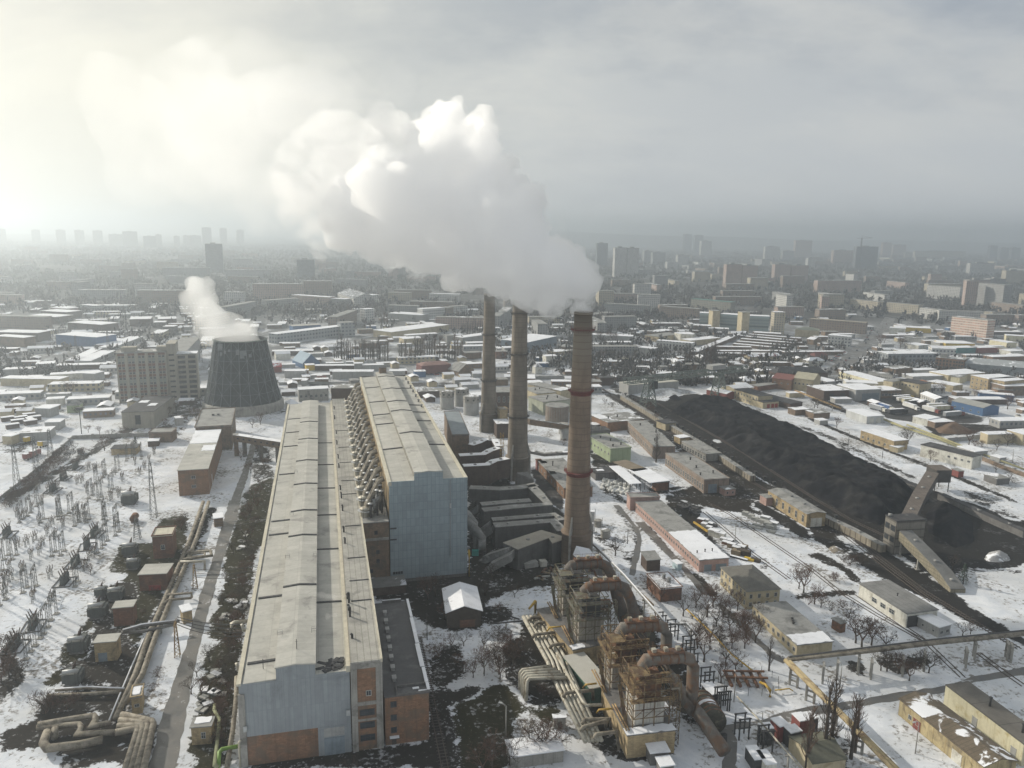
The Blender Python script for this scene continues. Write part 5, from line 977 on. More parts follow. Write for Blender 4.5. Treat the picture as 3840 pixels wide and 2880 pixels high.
# ------------------------------------------------------------------ big office block with wing
def office():
 H=36;O,rz,L_,s,W=frame3((17,1198,628),(17,1722,612),15,H);root=thing('office_block','nine storey office slab with brown spandrels left of the cooling tower','office block',O,rz)
 pm=mat('buff concrete panels',(.34,.32,.27),.12,.2,streak=.35);dk=mat('brown spandrel',(.17,.10,.08),.25,.4);gs=mat('grey green panel',(.24,.26,.25),.12,.4)
 w=MB();w.box(0,L_,0,W,-.5,H);w.build('wall',pm,root);r=MB();r.box(-.3,L_+.3,-.3,W+.3,H+.002,H+.8);r.build('roof',SNOWT,root)
 nb=5;cw=L_/nb
 for k in range(nb+1):
  p=MB();x=k*cw;p.box(max(0,x-1.0),min(L_,x+1.0),-.55,-.002,0,H-.1);p.build('pier',pm,root)
 for k in range(nb):
  for q in(.5,):m_=MB();m_.box(k*cw+cw*q-.2,k*cw+cw*q+.2,-.45,-.002,0,H-1);m_.build('mullion',pm,root)
 cnt=0
 for f in range(9):
  for k in range(nb):
   for q in(0,1):
    x=k*cw+1.0+(cw-2.0)*(q*.5+.25);ww=(cw-2.4)/2-.2;put('window',window_mesh(ww,1.7),root,(x,-.09,1.3+f*3.9));cnt+=1
  sp=MB();sp.box(1.0,L_-1.0,-.12,-.002,3.1+f*3.9,4.95+f*3.9);sp.build('spandrel',dk if f!=3 and f!=7 else gs,root)
 x1=L_+.01;t=MB();t.box(x1,x1+L_*.19,1.5,W+6,-.5,H+6);t.build('stair_tower',pm,root);x2=x1+L_*.19+.01
 e=MB();e.box(x2,x2+L_*.42,2.5,W,-.5,H-2.5);e.build('east_wing',pm,root);r=MB();r.box(x2,x2+L_*.42+.3,2.3,W+.3,H-2.498,H-1.7);r.build('east_roof',SNOWP,root)
 for k in range(3):p=MB();x=x2+L_*.21*k;p.box(max(x-.9,x2),min(x+.9,x2+L_*.42),1.9,2.498,0,H-3);p.build('pier',pm,root)
 ew=MB();tmp=window_mesh(2.6,2.2,'dark')
 for f in range(9):
  for k in range(2):
   for q in(0,1):x=x2+L_*.21*k+.9+(L_*.21-1.8)*(q*.5+.25);ew.box(x-1.35,x+1.35,2.38,2.498,1.2+f*3.7,3.3+f*3.7)
 tag(ew.build('window',GLASS,root),kind='stuff');tw=MB()
 for f in range(9):put('window',window_mesh(3.6,1.2,'dark'),root,(x1+L_*.095,1.48,2+f*3.9))if f<9 else None
 for x,w_ in((3,10),(L_*.8,8)):p=MB();p.box(x,x+w_,3,10,H+.802,H+4);p.build('roof_house',pm,root)
 for x in(1,4.5,7.5,L_*.82):p=MB();p.tube([(x,4,H),(x,4,H+9)],.12,5);p.build('antenna_mast',DSTEEL,root)
office()
b_(17,1258,1234,1590,1228,(1402,1072),10.5,mat('buff concrete panels',None),TAR,'low wing with dark snow flecked roof and black louvres before the office slab','building',wins=(('F',4,2.5,.9,6,.42,.58,'dark'),),snow=((.1,.4,.55,.7),(.55,.8,.35,.5)))
b_(17,1925,607,2070,457,(1790,540),20,GREYW,FELT,'long grey block with flat brown roof behind the office slab','building')
b_(5,1452,1050,1480,1048,3.2,12,BRICKB,FELT,'brick stub at the end of the covered footbridge','building')
def footbridge():
 a=G(5,1475,1045,12);b=PLT(-.6,250,12);d=b-a;L_=np.linalg.norm(d[:2]);rz=math.atan2(d[1],d[0]);root=thing('covered_footbridge','brick covered footbridge on posts joining the brown hall to the turbine hall','footbridge',(a[0],a[1],0),rz)
 w=MB();w.box(0,L_,-1.8,1.8,8.5,12);w.build('wall',BRICKB,root);r=MB();r.box(0,L_,-2,2,12.002,12.25);r.build('roof',SNOWP,root)
 for x in(L_*.15,L_*.5,L_*.85):p=MB();p.box(x-.5,x+.5,-1.2,1.2,-.3,8.498);p.build('post',CONCD,root)
 openings(root,L_,1,3.6,());
 for i in range(8):put('window',window_mesh(1.3,.9,'dark'),root,(L_*(i+.5)/8,-1.82,10))
footbridge()
b_(18,668,1125,975,1125,14,27,BRICKD,SNOWT,'dark cross building joining the far ends of the two long halls','power plant hall')
b_(18,240,1290,330,1280,10,8,GREYW,SNOW,'hip roofed grey house by the foot of the cooling tower','house',hip=2.5)
b_(18,330,1140,640,1125,10,9,CONC,SNOW,'long concrete gate building beyond the turbine hall','building',wins=(('F',6,3,2,2),))
b_(18,1575,1160,1860,1150,10,5,BRICKD,SNOWT,'low dark pump building between boiler house and silos','building',vents=((.2,.5,.5,1.6),(.3,.5,.5,1.6)))
b_(18,1790,1395,1935,1590,(2080,1600),15,BRICKB,FELT,'brown brick filter house with blue grey flat roof behind the boiler house','building',par=.3)if False else None
b_(6,1320,1048,1425,1045,(1235,905),14,BRICKB,mat('blue grey felt',(.22,.25,.27),.15,.2),'brown brick filter house with blue grey flat roof beside the boiler house','building',par=.2)
# ------------------------------------------------------------------ pipes
def pipe(label,v,pts,r,m,name='pipe',cat='pipe',group=None,posts=0,snow=False,flange=0):
 P=[]
 for p in pts:P.append(G(v,p[0],p[1],p[2]))
 o=np.array([P[0][0],P[0][1],0]);root=thing(name,label,cat,o,0,group);b=MB();Q=[p-o for p in P];b.tube(Q,r,10);b.build('tube',m,root)
 if posts:
  for i in range(len(Q)-1):
   d=Q[i+1]-Q[i];L_=np.linalg.norm(d);n=int(L_/posts)
   for k in range(n):
    x=Q[i]+d*((k+.5)/n);c=MB();c.box(-.2,.2,-.2,.2,-.2,x[2]-r,0,0,(0,0));c.box(-.9,.9,-.2,.2,x[2]-r-.3,x[2]-r-.002);c.build('post',CONC,root,(x[0],x[1],0),math.atan2(d[1],d[0])+math.pi/2)
 if snow:
  s=MB();s.tube([q+np.array([0,0,r*.75])for q in Q],r*.6,6);s.build('snow',SNOW,root)
 return root
RG='parallel lagged pipes of the rack beside the peak boilers'
for i,dx in enumerate((0,26,52,80,108)):
 pipe('thick pale lagged pipe running side by side with four others down the pipe rack',3,[(275+dx*.9,700-dx*.15,4.0),(430+dx*1.05,985-dx*.2,4.0),(460+dx*1.1,1075-dx*.15,4.0),(670+dx*.95,1490-dx*.05,4.0)],.62 if i in(0,3)else.5,LAG,group=RG,posts=13 if i==2 else 0)
for i in range(5):
 k=i*14;pipe('polished pale pipe of the arch leaving the rack and dropping to the ground',3,[(570-i*30,1085-i*18,5.2),(315-i*11,1092-k,5.2),(300-i*11,1110-k,4.4),(292-i*10,1235-k*1.3,.2)],.5,LAG,group='pipes of the arch left of the rack')
BR=[((305,722,5),(330,705,5),(460,700,5)),((345,760,5),(360,738,5),(470,730,5)),((335,830,5.2),(350,812,5.2),(500,795,5.2),(500,850,2)),((445,895,5.2),(460,878,5.2),(540,870,5.2),(540,930,2)),((530,1205,5.2),(545,1182,5.2),(715,1165,5.2),(718,1225,2)),((650,1375,5.2),(665,1352,5.2),(825,1348,5.2),(832,1425,1.5)),((640,1420,5.2),(655,1400,5.2),(800,1360,5.2),(800,1400,2)),((725,1470,5.2),(740,1445,5.2),(872,1428,5.2),(880,1540,1))]
for i,p in enumerate(BR):
 pipe(['uppermost short branch pipe bending off the rack towards the rear boiler base','second short branch pipe bending off the top of the rack','branch pipe crossing the rack and dropping by the rear boiler base','branch pipe crossing the rack just above the beige flat roof','branch pipe crossing the rack beside the ochre pipe elbow','branch pipe crossing the lower rack, upper of a close pair','branch pipe crossing the lower rack, under its twin','lowest branch pipe crossing the rack and dropping by the brick boiler base'][i],3,p,.48,LAGD)
pipe('slim bright pipe laid on top of the rack along its whole middle stretch',3,[(488,945,6.2),(655,1240,6.2),(675,1262,6.0),(775,1258,6.0)],.42,LAG)
pipe('ochre pipe elbow left of the front boilers',3,[(655,1150,5),(670,1130,6.5),(740,1122,6.5)],.26,YPIPE);pipe('ochre pipe elbow lower left of the white boiler casing',3,[(742,1310,5),(755,1290,6.5),(840,1282,6.5)],.26,YPIPE);pipe('ochre pipe elbow left of the rear boilers',3,[(425,795,5),(440,768,6.5),(525,760,6.5)],.26,YPIPE)
pipe('bent yellow crane arm like pipe beyond the top end of the rack',3,[(350,690,.3),(352,600,7),(310,650,5)],.35,YPIPE)
pipe('thin handrail pipe along the ground from the barn yard to the rack',3,[(20,640,1),(250,715,1)],.25,DSTEEL);pipe('dark steel pipe running to the top of the rack',3,[(60,745,2.5),(270,725,2.5)],.25,DSTEEL,posts=9)
# ------------------------------------------------------------------ peak boilers
def peak_base(label,a,b,c,h,roofm,wall=BRICKY,snow=()):return b_(3,*a,*b,c,h,wall,roofm,label,'peak_boiler_house',cat='building',par=.0,snow=snow)
peak_base('long yellow brick base under the two front peak boilers with snow at its near rim',(937,1455),(1240,1420),(738,1150),6.2,CONCD,snow=((0,1,0,.12),));peak_base('long yellow brick base under the two rear peak boilers',(590,912),(838,862),(455,640),6.2,CONCD,snow=((.0,.3,0,.08),))
b_(3,703,1158,832,1130,(582,945),5.0,mat('dark green wall',(.05,.12,.085),.3,.4),mat('clean beige felt',(.42,.41,.37),.06,.1),'flat beige roofed building with dark green side between the two pairs of boilers','building')
b_(3,760,640,835,632,5,3,CONCD,TAR,'small dark block in the shade behind the rear boilers','building')
OLIVE=mat('olive grey steel',(.15,.145,.10),.3,.8,rough=.75,dirt=(.10,.065,.04),dirt_amt=.5,dirt_scale=.6)
def peak_boiler(label,O,rz,kind,cas,wid=7.6):
 root=thing('peak_boiler',label,'peak boiler',O,rz);Z=6.5;fm=mat('dark ochre steel',(.19,.14,.075),.35,.9,rough=.75,dirt=(.09,.055,.035),dirt_amt=.6,dirt_scale=.6)if kind else OLIVE
 c=MB();c.box(0,wid,.6,7.6,Z-.3,Z+6.6);c.build('casing',cas,root)
 for i in range(4):
  for j in range(2):
   p=MB();x=.15+i*(wid-.3)/4;z=Z+.3+j*3.1;p.box(x+.1,x+(wid-.3)/4-.1,.42,.598,z,z+2.8);p.build('casing_panel',cas,root)
 d=MB();d.box(.9,wid-.9,1.2,6.6,Z+6.602,Z+12.5);d.build('flue_section',DSTEEL if kind==0 else RUST,root)
 g=MB();xs=[-.9,1.8,4.6,wid+.9];ys=[-.5,3.6,8.2];zs=[Z,Z+2.4,Z+4.7,Z+7,Z+9.4,Z+11.8,Z+14.0]
 for x in xs:
  for y in ys:
   if x in xs[1:3]and y==3.6:continue
   g.bar((x,y,Z-.4),(x,y,zs[-1]if x<5 else zs[-2]),.3)
 g.build('column',fm,root)
 for q,z in enumerate(zs[1:]):
  g=MB();
  for y in ys:g.bar((xs[0],y,z),(xs[-1],y,z),.24)
  for x in(xs[0],xs[-1]):g.bar((x,ys[0],z),(x,ys[-1],z),.24)
  if q%2:
   for i in range(3):g.bar((xs[i],ys[0],zs[q]),(xs[i+1],ys[0],z),.17)
   g.bar((xs[0],ys[0],zs[q]),(xs[0],ys[1],z),.17);g.bar((xs[0],ys[1],z),(xs[0],ys[2],zs[q]),.17)
  g.build('frame_tier',fm,root)
 for z,x0,x1,y0,y1 in((Z+7.0,-1.8,wid+1.6,-1.5,.3),(Z+9.4,-1.8,.6,-1.4,8.6),(Z+11.8,-1.6,wid+1.2,-1.4,.9),(Z+14.0,-1.4,2.6,-1.2,3.2)):
  p=MB();p.box(x0,x1,y0,y1,z+.13,z+.21);p.build('platform',fm,root);r=MB()
  for hz in(.6,1.1):
   for a,b2 in(((x0,y0),(x1,y0)),((x1,y0),(x1,y1)),((x0,y0),(x0,y1)),((x0,y1),(x1,y1))):r.bar((*a,z+.2+hz),(*b2,z+.2+hz),.09)
  n=max(2,int((x1-x0)/1.3))
  for i in range(n+1):r.bar((x0+(x1-x0)*i/n,y0,z+.2),(x0+(x1-x0)*i/n,y0,z+1.3),.09)
  r.build('railing',RUSTY if kind else STEEL,root)
 lad=MB();
 for i in range(3):lad.sheetbox([(-2.4,1+i*2.1,Z+.2+i*2.4),(-1.5,1+i*2.1,Z+.2+i*2.4),(-1.5,3+i*2.1,Z+2.6+i*2.4),(-2.4,3+i*2.1,Z+2.6+i*2.4)],.15)
 lad.build('stair',fm,root)
 zt=Z+15.2;t=MB()
 if kind==0:t.tube([(2.0,4,Z+12),(2.2,4,zt-1.2),(3.6,4,zt),(12.5,4,zt),(15.0,4,zt-1.2),(16.6,3.6,zt-4.5),(19.6,.5,5.4)],[1.4,1.45,1.6,1.65,1.65,1.65,2.1],16)
 else:t.tube([(2.6,4,Z+12),(2.7,4,zt-1.5),(3.8,4,zt),(13.0,4,zt),(15.2,4,zt-1.0),(16.2,4,zt-3.2),(16.2,3.6,11),(17.0,1.5,7.5),(19.0,-5.0,4.2),(19.6,-8.5,3.4)],[1.4,1.45,1.6,1.65,1.65,1.6,1.6,1.6,1.65,1.8],16)
 t.build('flue',mat('rust stained flue',(.11,.10,.09),.35,.5,streak=.5,streakc=(.16,.08,.04),dirt=(.16,.09,.05),dirt_amt=.4)if kind==0 else mat('grey stained flue',(.145,.135,.12),.25,.5,streak=.6,streakc=(.1,.07,.05),dirt=(.17,.10,.06),dirt_amt=.5),root)
 for x in(4.6,6.8,9.2,11.4,13.0):w=MB();w.tube([(x,4,zt),(x+.3,4,zt)],1.74,16);w.build('hoop',RUST,root)
 w=MB();w.box(4.2,13.2,2.9,5.1,zt+1.5,zt+2.0);w.build('flue_walkway',RUST,root);r=MB()
 for i in range(7):
  for y in(2.9,5.1):r.bar((4.2+i*1.5,y,zt+2),(4.2+i*1.5,y,zt+3),.08)
 for y in(2.9,5.1):r.bar((4.2,y,zt+2.95),(13.2,y,zt+2.95),.08)
 r.build('walkway_rail',RUST,root)
 for x in(5.5,8.6,11.8):v=MB();v.box(x-.5,x+.5,3.5,4.5,zt+2.002,zt+2.9);v.build('valve_box',LAG,root)
 tw=MB()
 for x in(9.6,11.6):
  for y in(.2,2.2):tw.bar((x,y,-.3),(x,y,18),.2)
 for i in range(9):
  z=i*2.0
  for x in(9.6,11.6):tw.bar((x,.2,z),(x,2.2,z+2),.12);tw.bar((x,.2,z+2),(x,2.2,z+2),.12)
  for y in(.2,2.2):tw.bar((9.6,y,z),(11.6,y,z+2),.12);tw.bar((9.6,y,z+2),(11.6,y,z+2),.12)
 tw.build('lattice_mast',fm,root)
 for k in range(8):
  a=MB();rr=rnd.Random(k+int(O[0]*10))if False else random.Random(k+int(O[0]*10));x,y,z=rr.uniform(-.5,wid+4),rr.uniform(-.3,7),Z+rr.uniform(6.8,13)
  a.tube([(x,y,z),(x+rr.uniform(1.5,5),y,z),(x+rr.uniform(1.5,5),y+.4,z-rr.uniform(1,5))],rr.uniform(.18,.4),8);a.build('service_pipe',rr.choice([RUSTY,RUST,LAG,LAGD]),root)
 for x,y in((-2.2,0),(-2.9,.5)):
  a=MB();a.tube([(x,-1.8,Z+.6),(x,9,Z+.6)],.2,8);a.build('feed_pipe',RUSTY,root)
_pa,_pb=G(3,937,1455,6.2),G(3,1240,1420,6.2);PRZ=math.atan2(_pb[1]-_pa[1],_pb[0]-_pa[0])
CASW=mat('white casing',(.52,.51,.47),.16,.5,streak=.6,streakc=(.16,.09,.05));CASG=mat('grimy casing',(.34,.32,.28),.2,.5,streak=.6,streakc=(.1,.07,.05))
for lb,px,k,cs in(('front peak boiler with clean white casing panels and grey flue falling to the ground',(985,1402),1,CASW),('peak boiler with rusty upper frame and grey flue, behind the white cased one',(840,1165),1,CASG),('peak boiler with olive steel frame and dark rusty flue, front one of the rear pair',(628,862),0,CASG),('farthest peak boiler with dark rusty flue, half hidden by its neighbour',(528,700),0,CASG)):
 q=G(3,*px,6.3);peak_boiler(lb,(q[0],q[1],0),PRZ,k,cs)
def drum(label,v,a,b,z,r,m,cap=None):
 p,q=G(v,*a,z),G(v,*b,z);root=thing('air_duct_drum',label,'drum',(p[0],p[1],0));d=q-p;t=MB();t.tube([(0,0,z),tuple(d*.33+np.array([0,0,z])),tuple(d*.66+np.array([0,0,z])),(d[0],d[1],z)],r,24);t.build('shell',m,root)
 u=d/np.linalg.norm(d)
 for i in range(6):f=MB();x=d*((i+.3)/6);f.tube([(x[0],x[1],z),(x[0]+u[0]*.35,x[1]+u[1]*.35,z)],r+.12,24);f.build('hoop',RUST,root)
 for f_ in(.2,.8):
  x=d*f_;c=MB();c.box(-r*.8,r*.8,-.5,.5,-.3,z-r*.5,0,0,(0,0));c.build('saddle',CONCD,root,(x[0],x[1],0),math.atan2(d[1],d[0])+math.pi/2)
OLDD=mat('old black drum',(.07,.065,.05),.4,.5,dirt=(.2,.18,.12),dirt_amt=.4,dirt_scale=.4,snow=.25)
drum('big black weathered drum lying behind the rear peak boilers',3,(935,690),(1050,840),3.6,3.4,OLDD);drum('big dark drum with round end wall at the right of the front boilers',3,(1400,1230),(1490,1372),3.4,3.2,OLDD)
tw=thing('lattice_tower','slender yellow lattice mast standing in the flue yard left of the middle chimney','tower',G(23,500,495));t=MB()
for x in(-.9,.9):
 for y in(-.9,.9):t.bar((x,y,-.3),(x,y,22.5),.2)
for i in range(12):
 z=i*1.87
 for k in(-.9,.9):t.bar((k,-.9,z),(k,.9,z+1.87),.13);t.bar((-.9,k,z+1.87),(.9,k,z),.13);t.bar((-.9,k,z),(.9,k,z),.13);t.bar((k,-.9,z),(k,.9,z),.13)
t.build('lattice',YPIPE,tw)
# ------------------------------------------------------------------ pipelines on the west side
W=1
pipe('thick old lagged pipeline beside the works road, left one of the pair',W,[(1290,-30,1.8),(1205,210,1.8),(1145,355,1.8),(1040,600,1.8),(1000,690,1.8),(950,800,1.8),(860,1060,1.8),(735,1345,1.8)],.78,LAGD,posts=14)
pipe('thick old lagged pipeline beside the works road, right one of the pair',W,[(1325,-30,1.8),(1245,210,1.8),(1190,340,1.8),(1095,560,1.8),(1045,690,1.8),(995,800,1.8),(905,1060,1.8),(800,1245,1.8)],.78,LAGD)
pipe('thin snow topped pipe on the far side of the old pipelines',W,[(1130,400,1.2),(1010,660,1.2),(920,830,1.2),(840,1010,1.2),(690,1370,1.2)],.35,LAGD,snow=True)
pipe('square expansion loop of old pipe reaching towards the works road',W,[(1185,292,3),(1335,280,3),(1345,310,3),(1165,335,3)],.55,LAGD);pipe('smaller loop inside the square expansion loop',W,[(1200,300,2.6),(1300,292,2.6),(1300,312,2.6),(1190,320,2.6)],.4,LAGD)
pipe('pale pipe elbow frame with drops standing by the road',W,[(1145,350,3.6),(1300,347,3.6),(1300,400,.3)],.5,LAG);pipe('cross pipe over the snow, upper of two',W,[(1065,560,2.4),(1215,548,2.4),(1218,575,.5)],.42,LAGD);pipe('cross pipe over the snow, lower of two',W,[(1030,620,2.4),(1070,592,2.4),(1215,580,2.4)],.42,LAGD)
for i,(xa,xb,y)in enumerate(((872,785,1412),(905,825,1394),(938,862,1378),(972,905,1364))):
 pipe('thick pale old pipe of the bundle of four running off the bottom edge',W,[(xa-140-i*20,y+22-i*22,2.2),(xa-10,y-3,2.2),(xa,y+15,2.0),(xb-5,1720,2.0)],.85,LAGD,group='bundle of four pipes at the bottom edge')
pipe('long crooked pipe lying above the dark hollow, bottom left',W,[(240,1385,2.6),(430,1352,2.6),(595,1325,2.6),(610,1345,2.4),(580,1395,2.2),(700,1375,2.2)],.75,LAGD);pipe('crooked pipe zigzagging below the long one, bottom left',W,[(235,1400,2),(500,1380,2),(520,1400,2),(490,1445,1.8),(740,1430,1.8)],.7,LAGD)
pipe('thick pipe elbow sweeping around the dark hollow, bottom left',W,[(300,1430,2.2),(275,1500,2.0),(300,1535,1.8),(500,1512,1.6),(650,1480,1.6)],1.0,LAGD);pipe('short thick stub of pipe in the dark hollow',W,[(350,1405,2),(345,1470,1)],.8,LAGD)
pipe('long thin pipe with snow along the fence line, bottom left',W,[(350,1165,1),(550,1150,1),(790,1160,1.5)],.45,LAGD,snow=True);pipe('second low pipe under the snowy one, bottom left',W,[(300,1200,1),(560,1190,1),(790,1172,1.5)],.5,LAGD)
pipe('tall pale green pipe zigzagging up beside the turbine hall corner',W,[(1365,1255,.5),(1360,1290,2),(1395,1350,2),(1362,1640,2),(1385,1655,1.6)],.45,mat('faded green lagging',(.26,.27,.16),.2,.5));pipe('bright green pipe bend entering the turbine hall wall',W,[(1385,1655,1.4),(1392,1560,2.2),(1410,1540,2.4),(1530,1518,2.4)],.5,GPIPE)
pipe('pale pipe arch over the grass at the turbine hall wall',W,[(1468,800,.5),(1470,745,4),(1490,732,4),(1580,728,4)],.55,LAG);pipe('bundle of grimy pipes climbing the turbine hall corner',W,[(1440,1659,1),(1480,1400,3),(1500,1200,4),(1502,1080,6)],.6,LAGD)
pipe('dark cable bridge crossing over the pipelines',W,[(780,790,3.4),(900,755,3.4),(1140,725,3.4)],.55,CONCD,posts=8,snow=True);pipe('second dark cable bridge just below the first',W,[(770,800,2.6),(920,790,2.6),(1120,745,2.6)],.5,CONCD)
# ------------------------------------------------------------------ pipe bridge on the east side
E4=4
for i,(dz,dy)in enumerate(((0,0),(.1,-14),(.3,-26))):pipe(['ochre pipe along the front of the long elevated pipe bridge','grey pipe in the middle of the long elevated pipe bridge','dark pipe at the back of the long elevated pipe bridge'][i],E4,[(420+dy*-.6,975+dy*.6,6+dz),(940,920+dy*.8,6+dz),(1350,870+dy*.8,6+dz),(2000,805+dy*.8,6+dz)],.5,[LAGD,LAGD,DSTEEL][i])
for i,dx in enumerate((0,28)):pipe(['thick ochre pipe of the elevated line running down to the bottom edge, left one','thick ochre pipe of the elevated line running down to the bottom edge, right one'][i],E4,[(415+dx,975+dx*.35,6),(640+dx,1200+dx*.4,6),(830+dx,1385+dx*.4,6),(1120+dx,1690,6)],.62,mat('ochre lagging',(.36,.29,.165),.2,.5,dirt=(.18,.13,.08),dirt_amt=.4))
def trestle(label,v,x,y,h,rz):
 p=G(v,x,y);root=thing('pipe_trestle',label,'trestle',p,rz,'concrete trestles carrying the elevated pipe lines')
 for s in(-1.1,1.1):c=MB();c.box(s-.28,s+.28,-.28,.28,-.3,h);c.build('post',CONC,root)
 for z in(h*.3,h*.62,h-.4):c=MB();c.box(-.82,.82,-.2,.2,z,z+.38);c.build('crossbar',CONC,root)
 c=MB();c.box(-1.7,1.7,-.32,.32,h+.002,h+.4);c.build('cap',CONC,root)
for x,y in((650,1112),(740,1085),(875,1050),(955,1085),(1155,1065),(1290,1035),(1555,1010),(1610,960),(1815,965),(1840,980)):trestle('grey concrete ladder trestle with two posts under the elevated pipes',E4,x,y,5.1,1.2)
for x,y in((465,1140),(570,1240),(708,1380),(870,1560)):trestle('grey concrete ladder trestle with two posts under the elevated pipes',E4,x,y,5.0,-.75)
pipe('yellow gas pipe on low posts running through the leafless orchard',3,[(1310,650,1.4),(1470,800,1.4),(1600,940,1.4),(1730,1040,1.4)],.24,YPIPE,posts=8);pipe('long thin pale pipe slung on steel posts across the lower yard',E4,[(108,1205,5),(240,1345,5),(340,1460,5),(540,1690,5)],.22,LAG,posts=11);pipe('short upright yellow pipe end at the gas regulator',E4,[(255,1115,1.5),(290,1130,2.2),(318,1165,2.2),(318,1205,.2)],.35,YPIPE);pipe('yellow pipe falling to the ground by the pipe bend',E4,[(350,1165,1),(440,1155,1),(462,1168,.2)],.18,YPIPE)
gr=thing('gas_regulator','rusty gas regulator of low pipes inside a ring of thin posts','gas regulator',G(4,190,1120));
for i in range(5):c=MB();c.tube([(-6+i*2.4,-3,.9),(-6+i*2.4,4,.9)],.5,8);c.build('drum',RUST,gr)
c=MB();c.box(-7,5,-.3,.3,1.5,1.9);c.box(-7,5,3,3.6,1.5,1.9);c.build('header',RUST,gr)
for i in range(14):c=MB();c.bar((0,0,-.2),(0,0,2.3),.14);a=i/14*6.283;c.build('post',DSTEEL,gr,(8.5*math.cos(a)-.5,6.5*math.sin(a),0))
# overhead conduit on steel posts from the nearest chimney past the boilers
pipe('long snow topped conduit on black posts passing behind the peak boilers',3,[(705,228,6),(800,318,6),(920,440,6),(1090,635,6),(1175,738,6)],.45,STEEL,posts=10,snow=True);pipe('short second conduit beside the snow topped one',3,[(1020,548,6),(1100,625,6)],.35,RUSTY)
pipe('snow topped conduit bend going right behind the big drum',3,[(1175,750,5.5),(1310,742,5.5),(1375,815,5.5)],.35,STEEL,posts=7,snow=True)
def gantry(label,v,x,y,h,w,rz,n=1):
 p=G(v,x,y);root=thing('steel_portal',label,'steel portal',p,rz,'black steel portals in the lower yard')
 for k in range(2):
  for s in(-w/2,w/2):c=MB();c.bar((s,k*2.4,-.3),(s,k*2.4,h),.42);c.build('post',DSTEEL,root)
 for z in(h-.2,h*.55):c=MB();c.bar((-w/2-.4,0,z),(w/2+.4,0,z),.4);c.bar((-w/2-.4,2.4,z),(w/2+.4,2.4,z),.4);c.build('beam',DSTEEL,root)
for v,x,y in((3,1150,800),(3,1230,850),(3,1330,960),(3,1350,1050),(3,1450,1170),(3,1540,1300),(4,150,1480),(4,300,1560),(4,30,1300)):gantry('black steel double portal standing in the snow',v,x,y,6,2.6,PRZ)
# pale pipeline pair along the east snow field and the brick wall
for i,dy in enumerate((0,10)):pipe(['yellow green pipeline crossing the east snow field, front','yellow green pipeline crossing the east snow field, rear'][i],21,[(735,1440-dy,1.5),(960,1530-dy,1.5),(1300,1640-dy,1.5),(1560,1745-dy,1.5)],.45,mat('olive lagging',(.30,.28,.15),.2,.5),posts=16 if i==0 else 0)
pipe('yellowish elevated pipe from the depot to the snow field',21,[(-160,1145,4),(0,1210,4),(310,1330,4)],.7,RUSTY,posts=16)
pipe('pipeline pair on low blocks behind the peeling white building',22,[(1000,-20,1.5),(1420,140,1.5),(1800,290,1.5),(2240,450,1.5)],.55,mat('olive lagging',None),posts=20)
# ------------------------------------------------------------------ coal yard
def poly_mask(P,X,Y):
 ins=np.zeros(X.shape,bool);dmin=np.full(X.shape,1e9)
 for k in range(len(P)):
  (x1,y1),(x2,y2)=P[k],P[k-1];ins^=((y1>Y)!=(y2>Y))&(X<(x2-x1)*(Y-y1)/(y2-y1+1e-12)+x1)
  dx,dy=x2-x1,y2-y1;t=np.clip(((X-x1)*dx+(Y-y1)*dy)/(dx*dx+dy*dy),0,1);dmin=np.minimum(dmin,np.hypot(X-x1-t*dx,Y-y1-t*dy))
 return ins,dmin
def heap(name,label,cat,v,pts,hmax,slope,m,seed,rough=.8,step=1.2,ridges=0.0):
 P=np.array([G(v,*p)[:2]for p in pts]);x0,y0=P.min(0)-1;x1,y1=P.max(0)+1
 xs=np.arange(x0,x1,step);ys=np.arange(y0,y1,step);X,Y=np.meshgrid(xs,ys);ins,d=poly_mask(P,X,Y);rg=np.random.RandomState(seed)
 def vn(sc):
  nx,ny=int((x1-x0)/sc)+3,int((y1-y0)/sc)+3;g=rg.rand(ny,nx);fx,fy=(X-x0)/sc,(Y-y0)/sc;i,j=fx.astype(int),fy.astype(int);u,w=fx-i,fy-j;u=u*u*(3-2*u);w=w*w*(3-2*w)
  return g[j,i]*(1-u)*(1-w)+g[j,i+1]*u*(1-w)+g[j+1,i]*(1-u)*w+g[j+1,i+1]*u*w
 n=vn(14)*.5+vn(6)*.3+vn(2.6)*.2
 H=np.minimum(hmax*(.55+.75*n),d*slope*(.7+.6*n))+(vn(1.6)-.5)*rough*np.clip(d/3,0,1)
 if ridges:u=(X*.5+Y*.87);H+=ridges*np.abs(np.sin(u/5.5+vn(9)*4))*np.clip(d/6,0,1)*np.clip(1.6-d/16,0,1)
 H=np.where(ins,H,-.4);ny,nx=X.shape;b=MB();idx=-np.ones(X.shape,int);keep=ins|(d<step*1.5)
 vs=[];fs=[]
 for j in range(ny):
  for i in range(nx):
   if keep[j,i]:idx[j,i]=len(vs);vs.append((X[j,i]-P[0,0],Y[j,i]-P[0,1],H[j,i]))
 for j in range(ny-1):
  for i in range(nx-1):
   q=(idx[j,i],idx[j,i+1],idx[j+1,i+1],idx[j+1,i])
   if min(q)>=0:fs.append(q)
 b.add(vs,fs,0,True);return tag(b.build(name,m,None,(P[0,0],P[0,1],0),uv=False),label,cat)
heap('coal_heap','long black ridge of coal filling the store beside the railway','coal heap',0,[(1448,890),(1500,862),(1600,880),(1720,930),(1860,1000),(1960,1045),(1985,1075),(1940,1120),(1900,1135),(1830,1110),(1740,1060),(1640,1000),(1530,930)],6.5,.45,COAL,3,1.3,1.1,2.6)
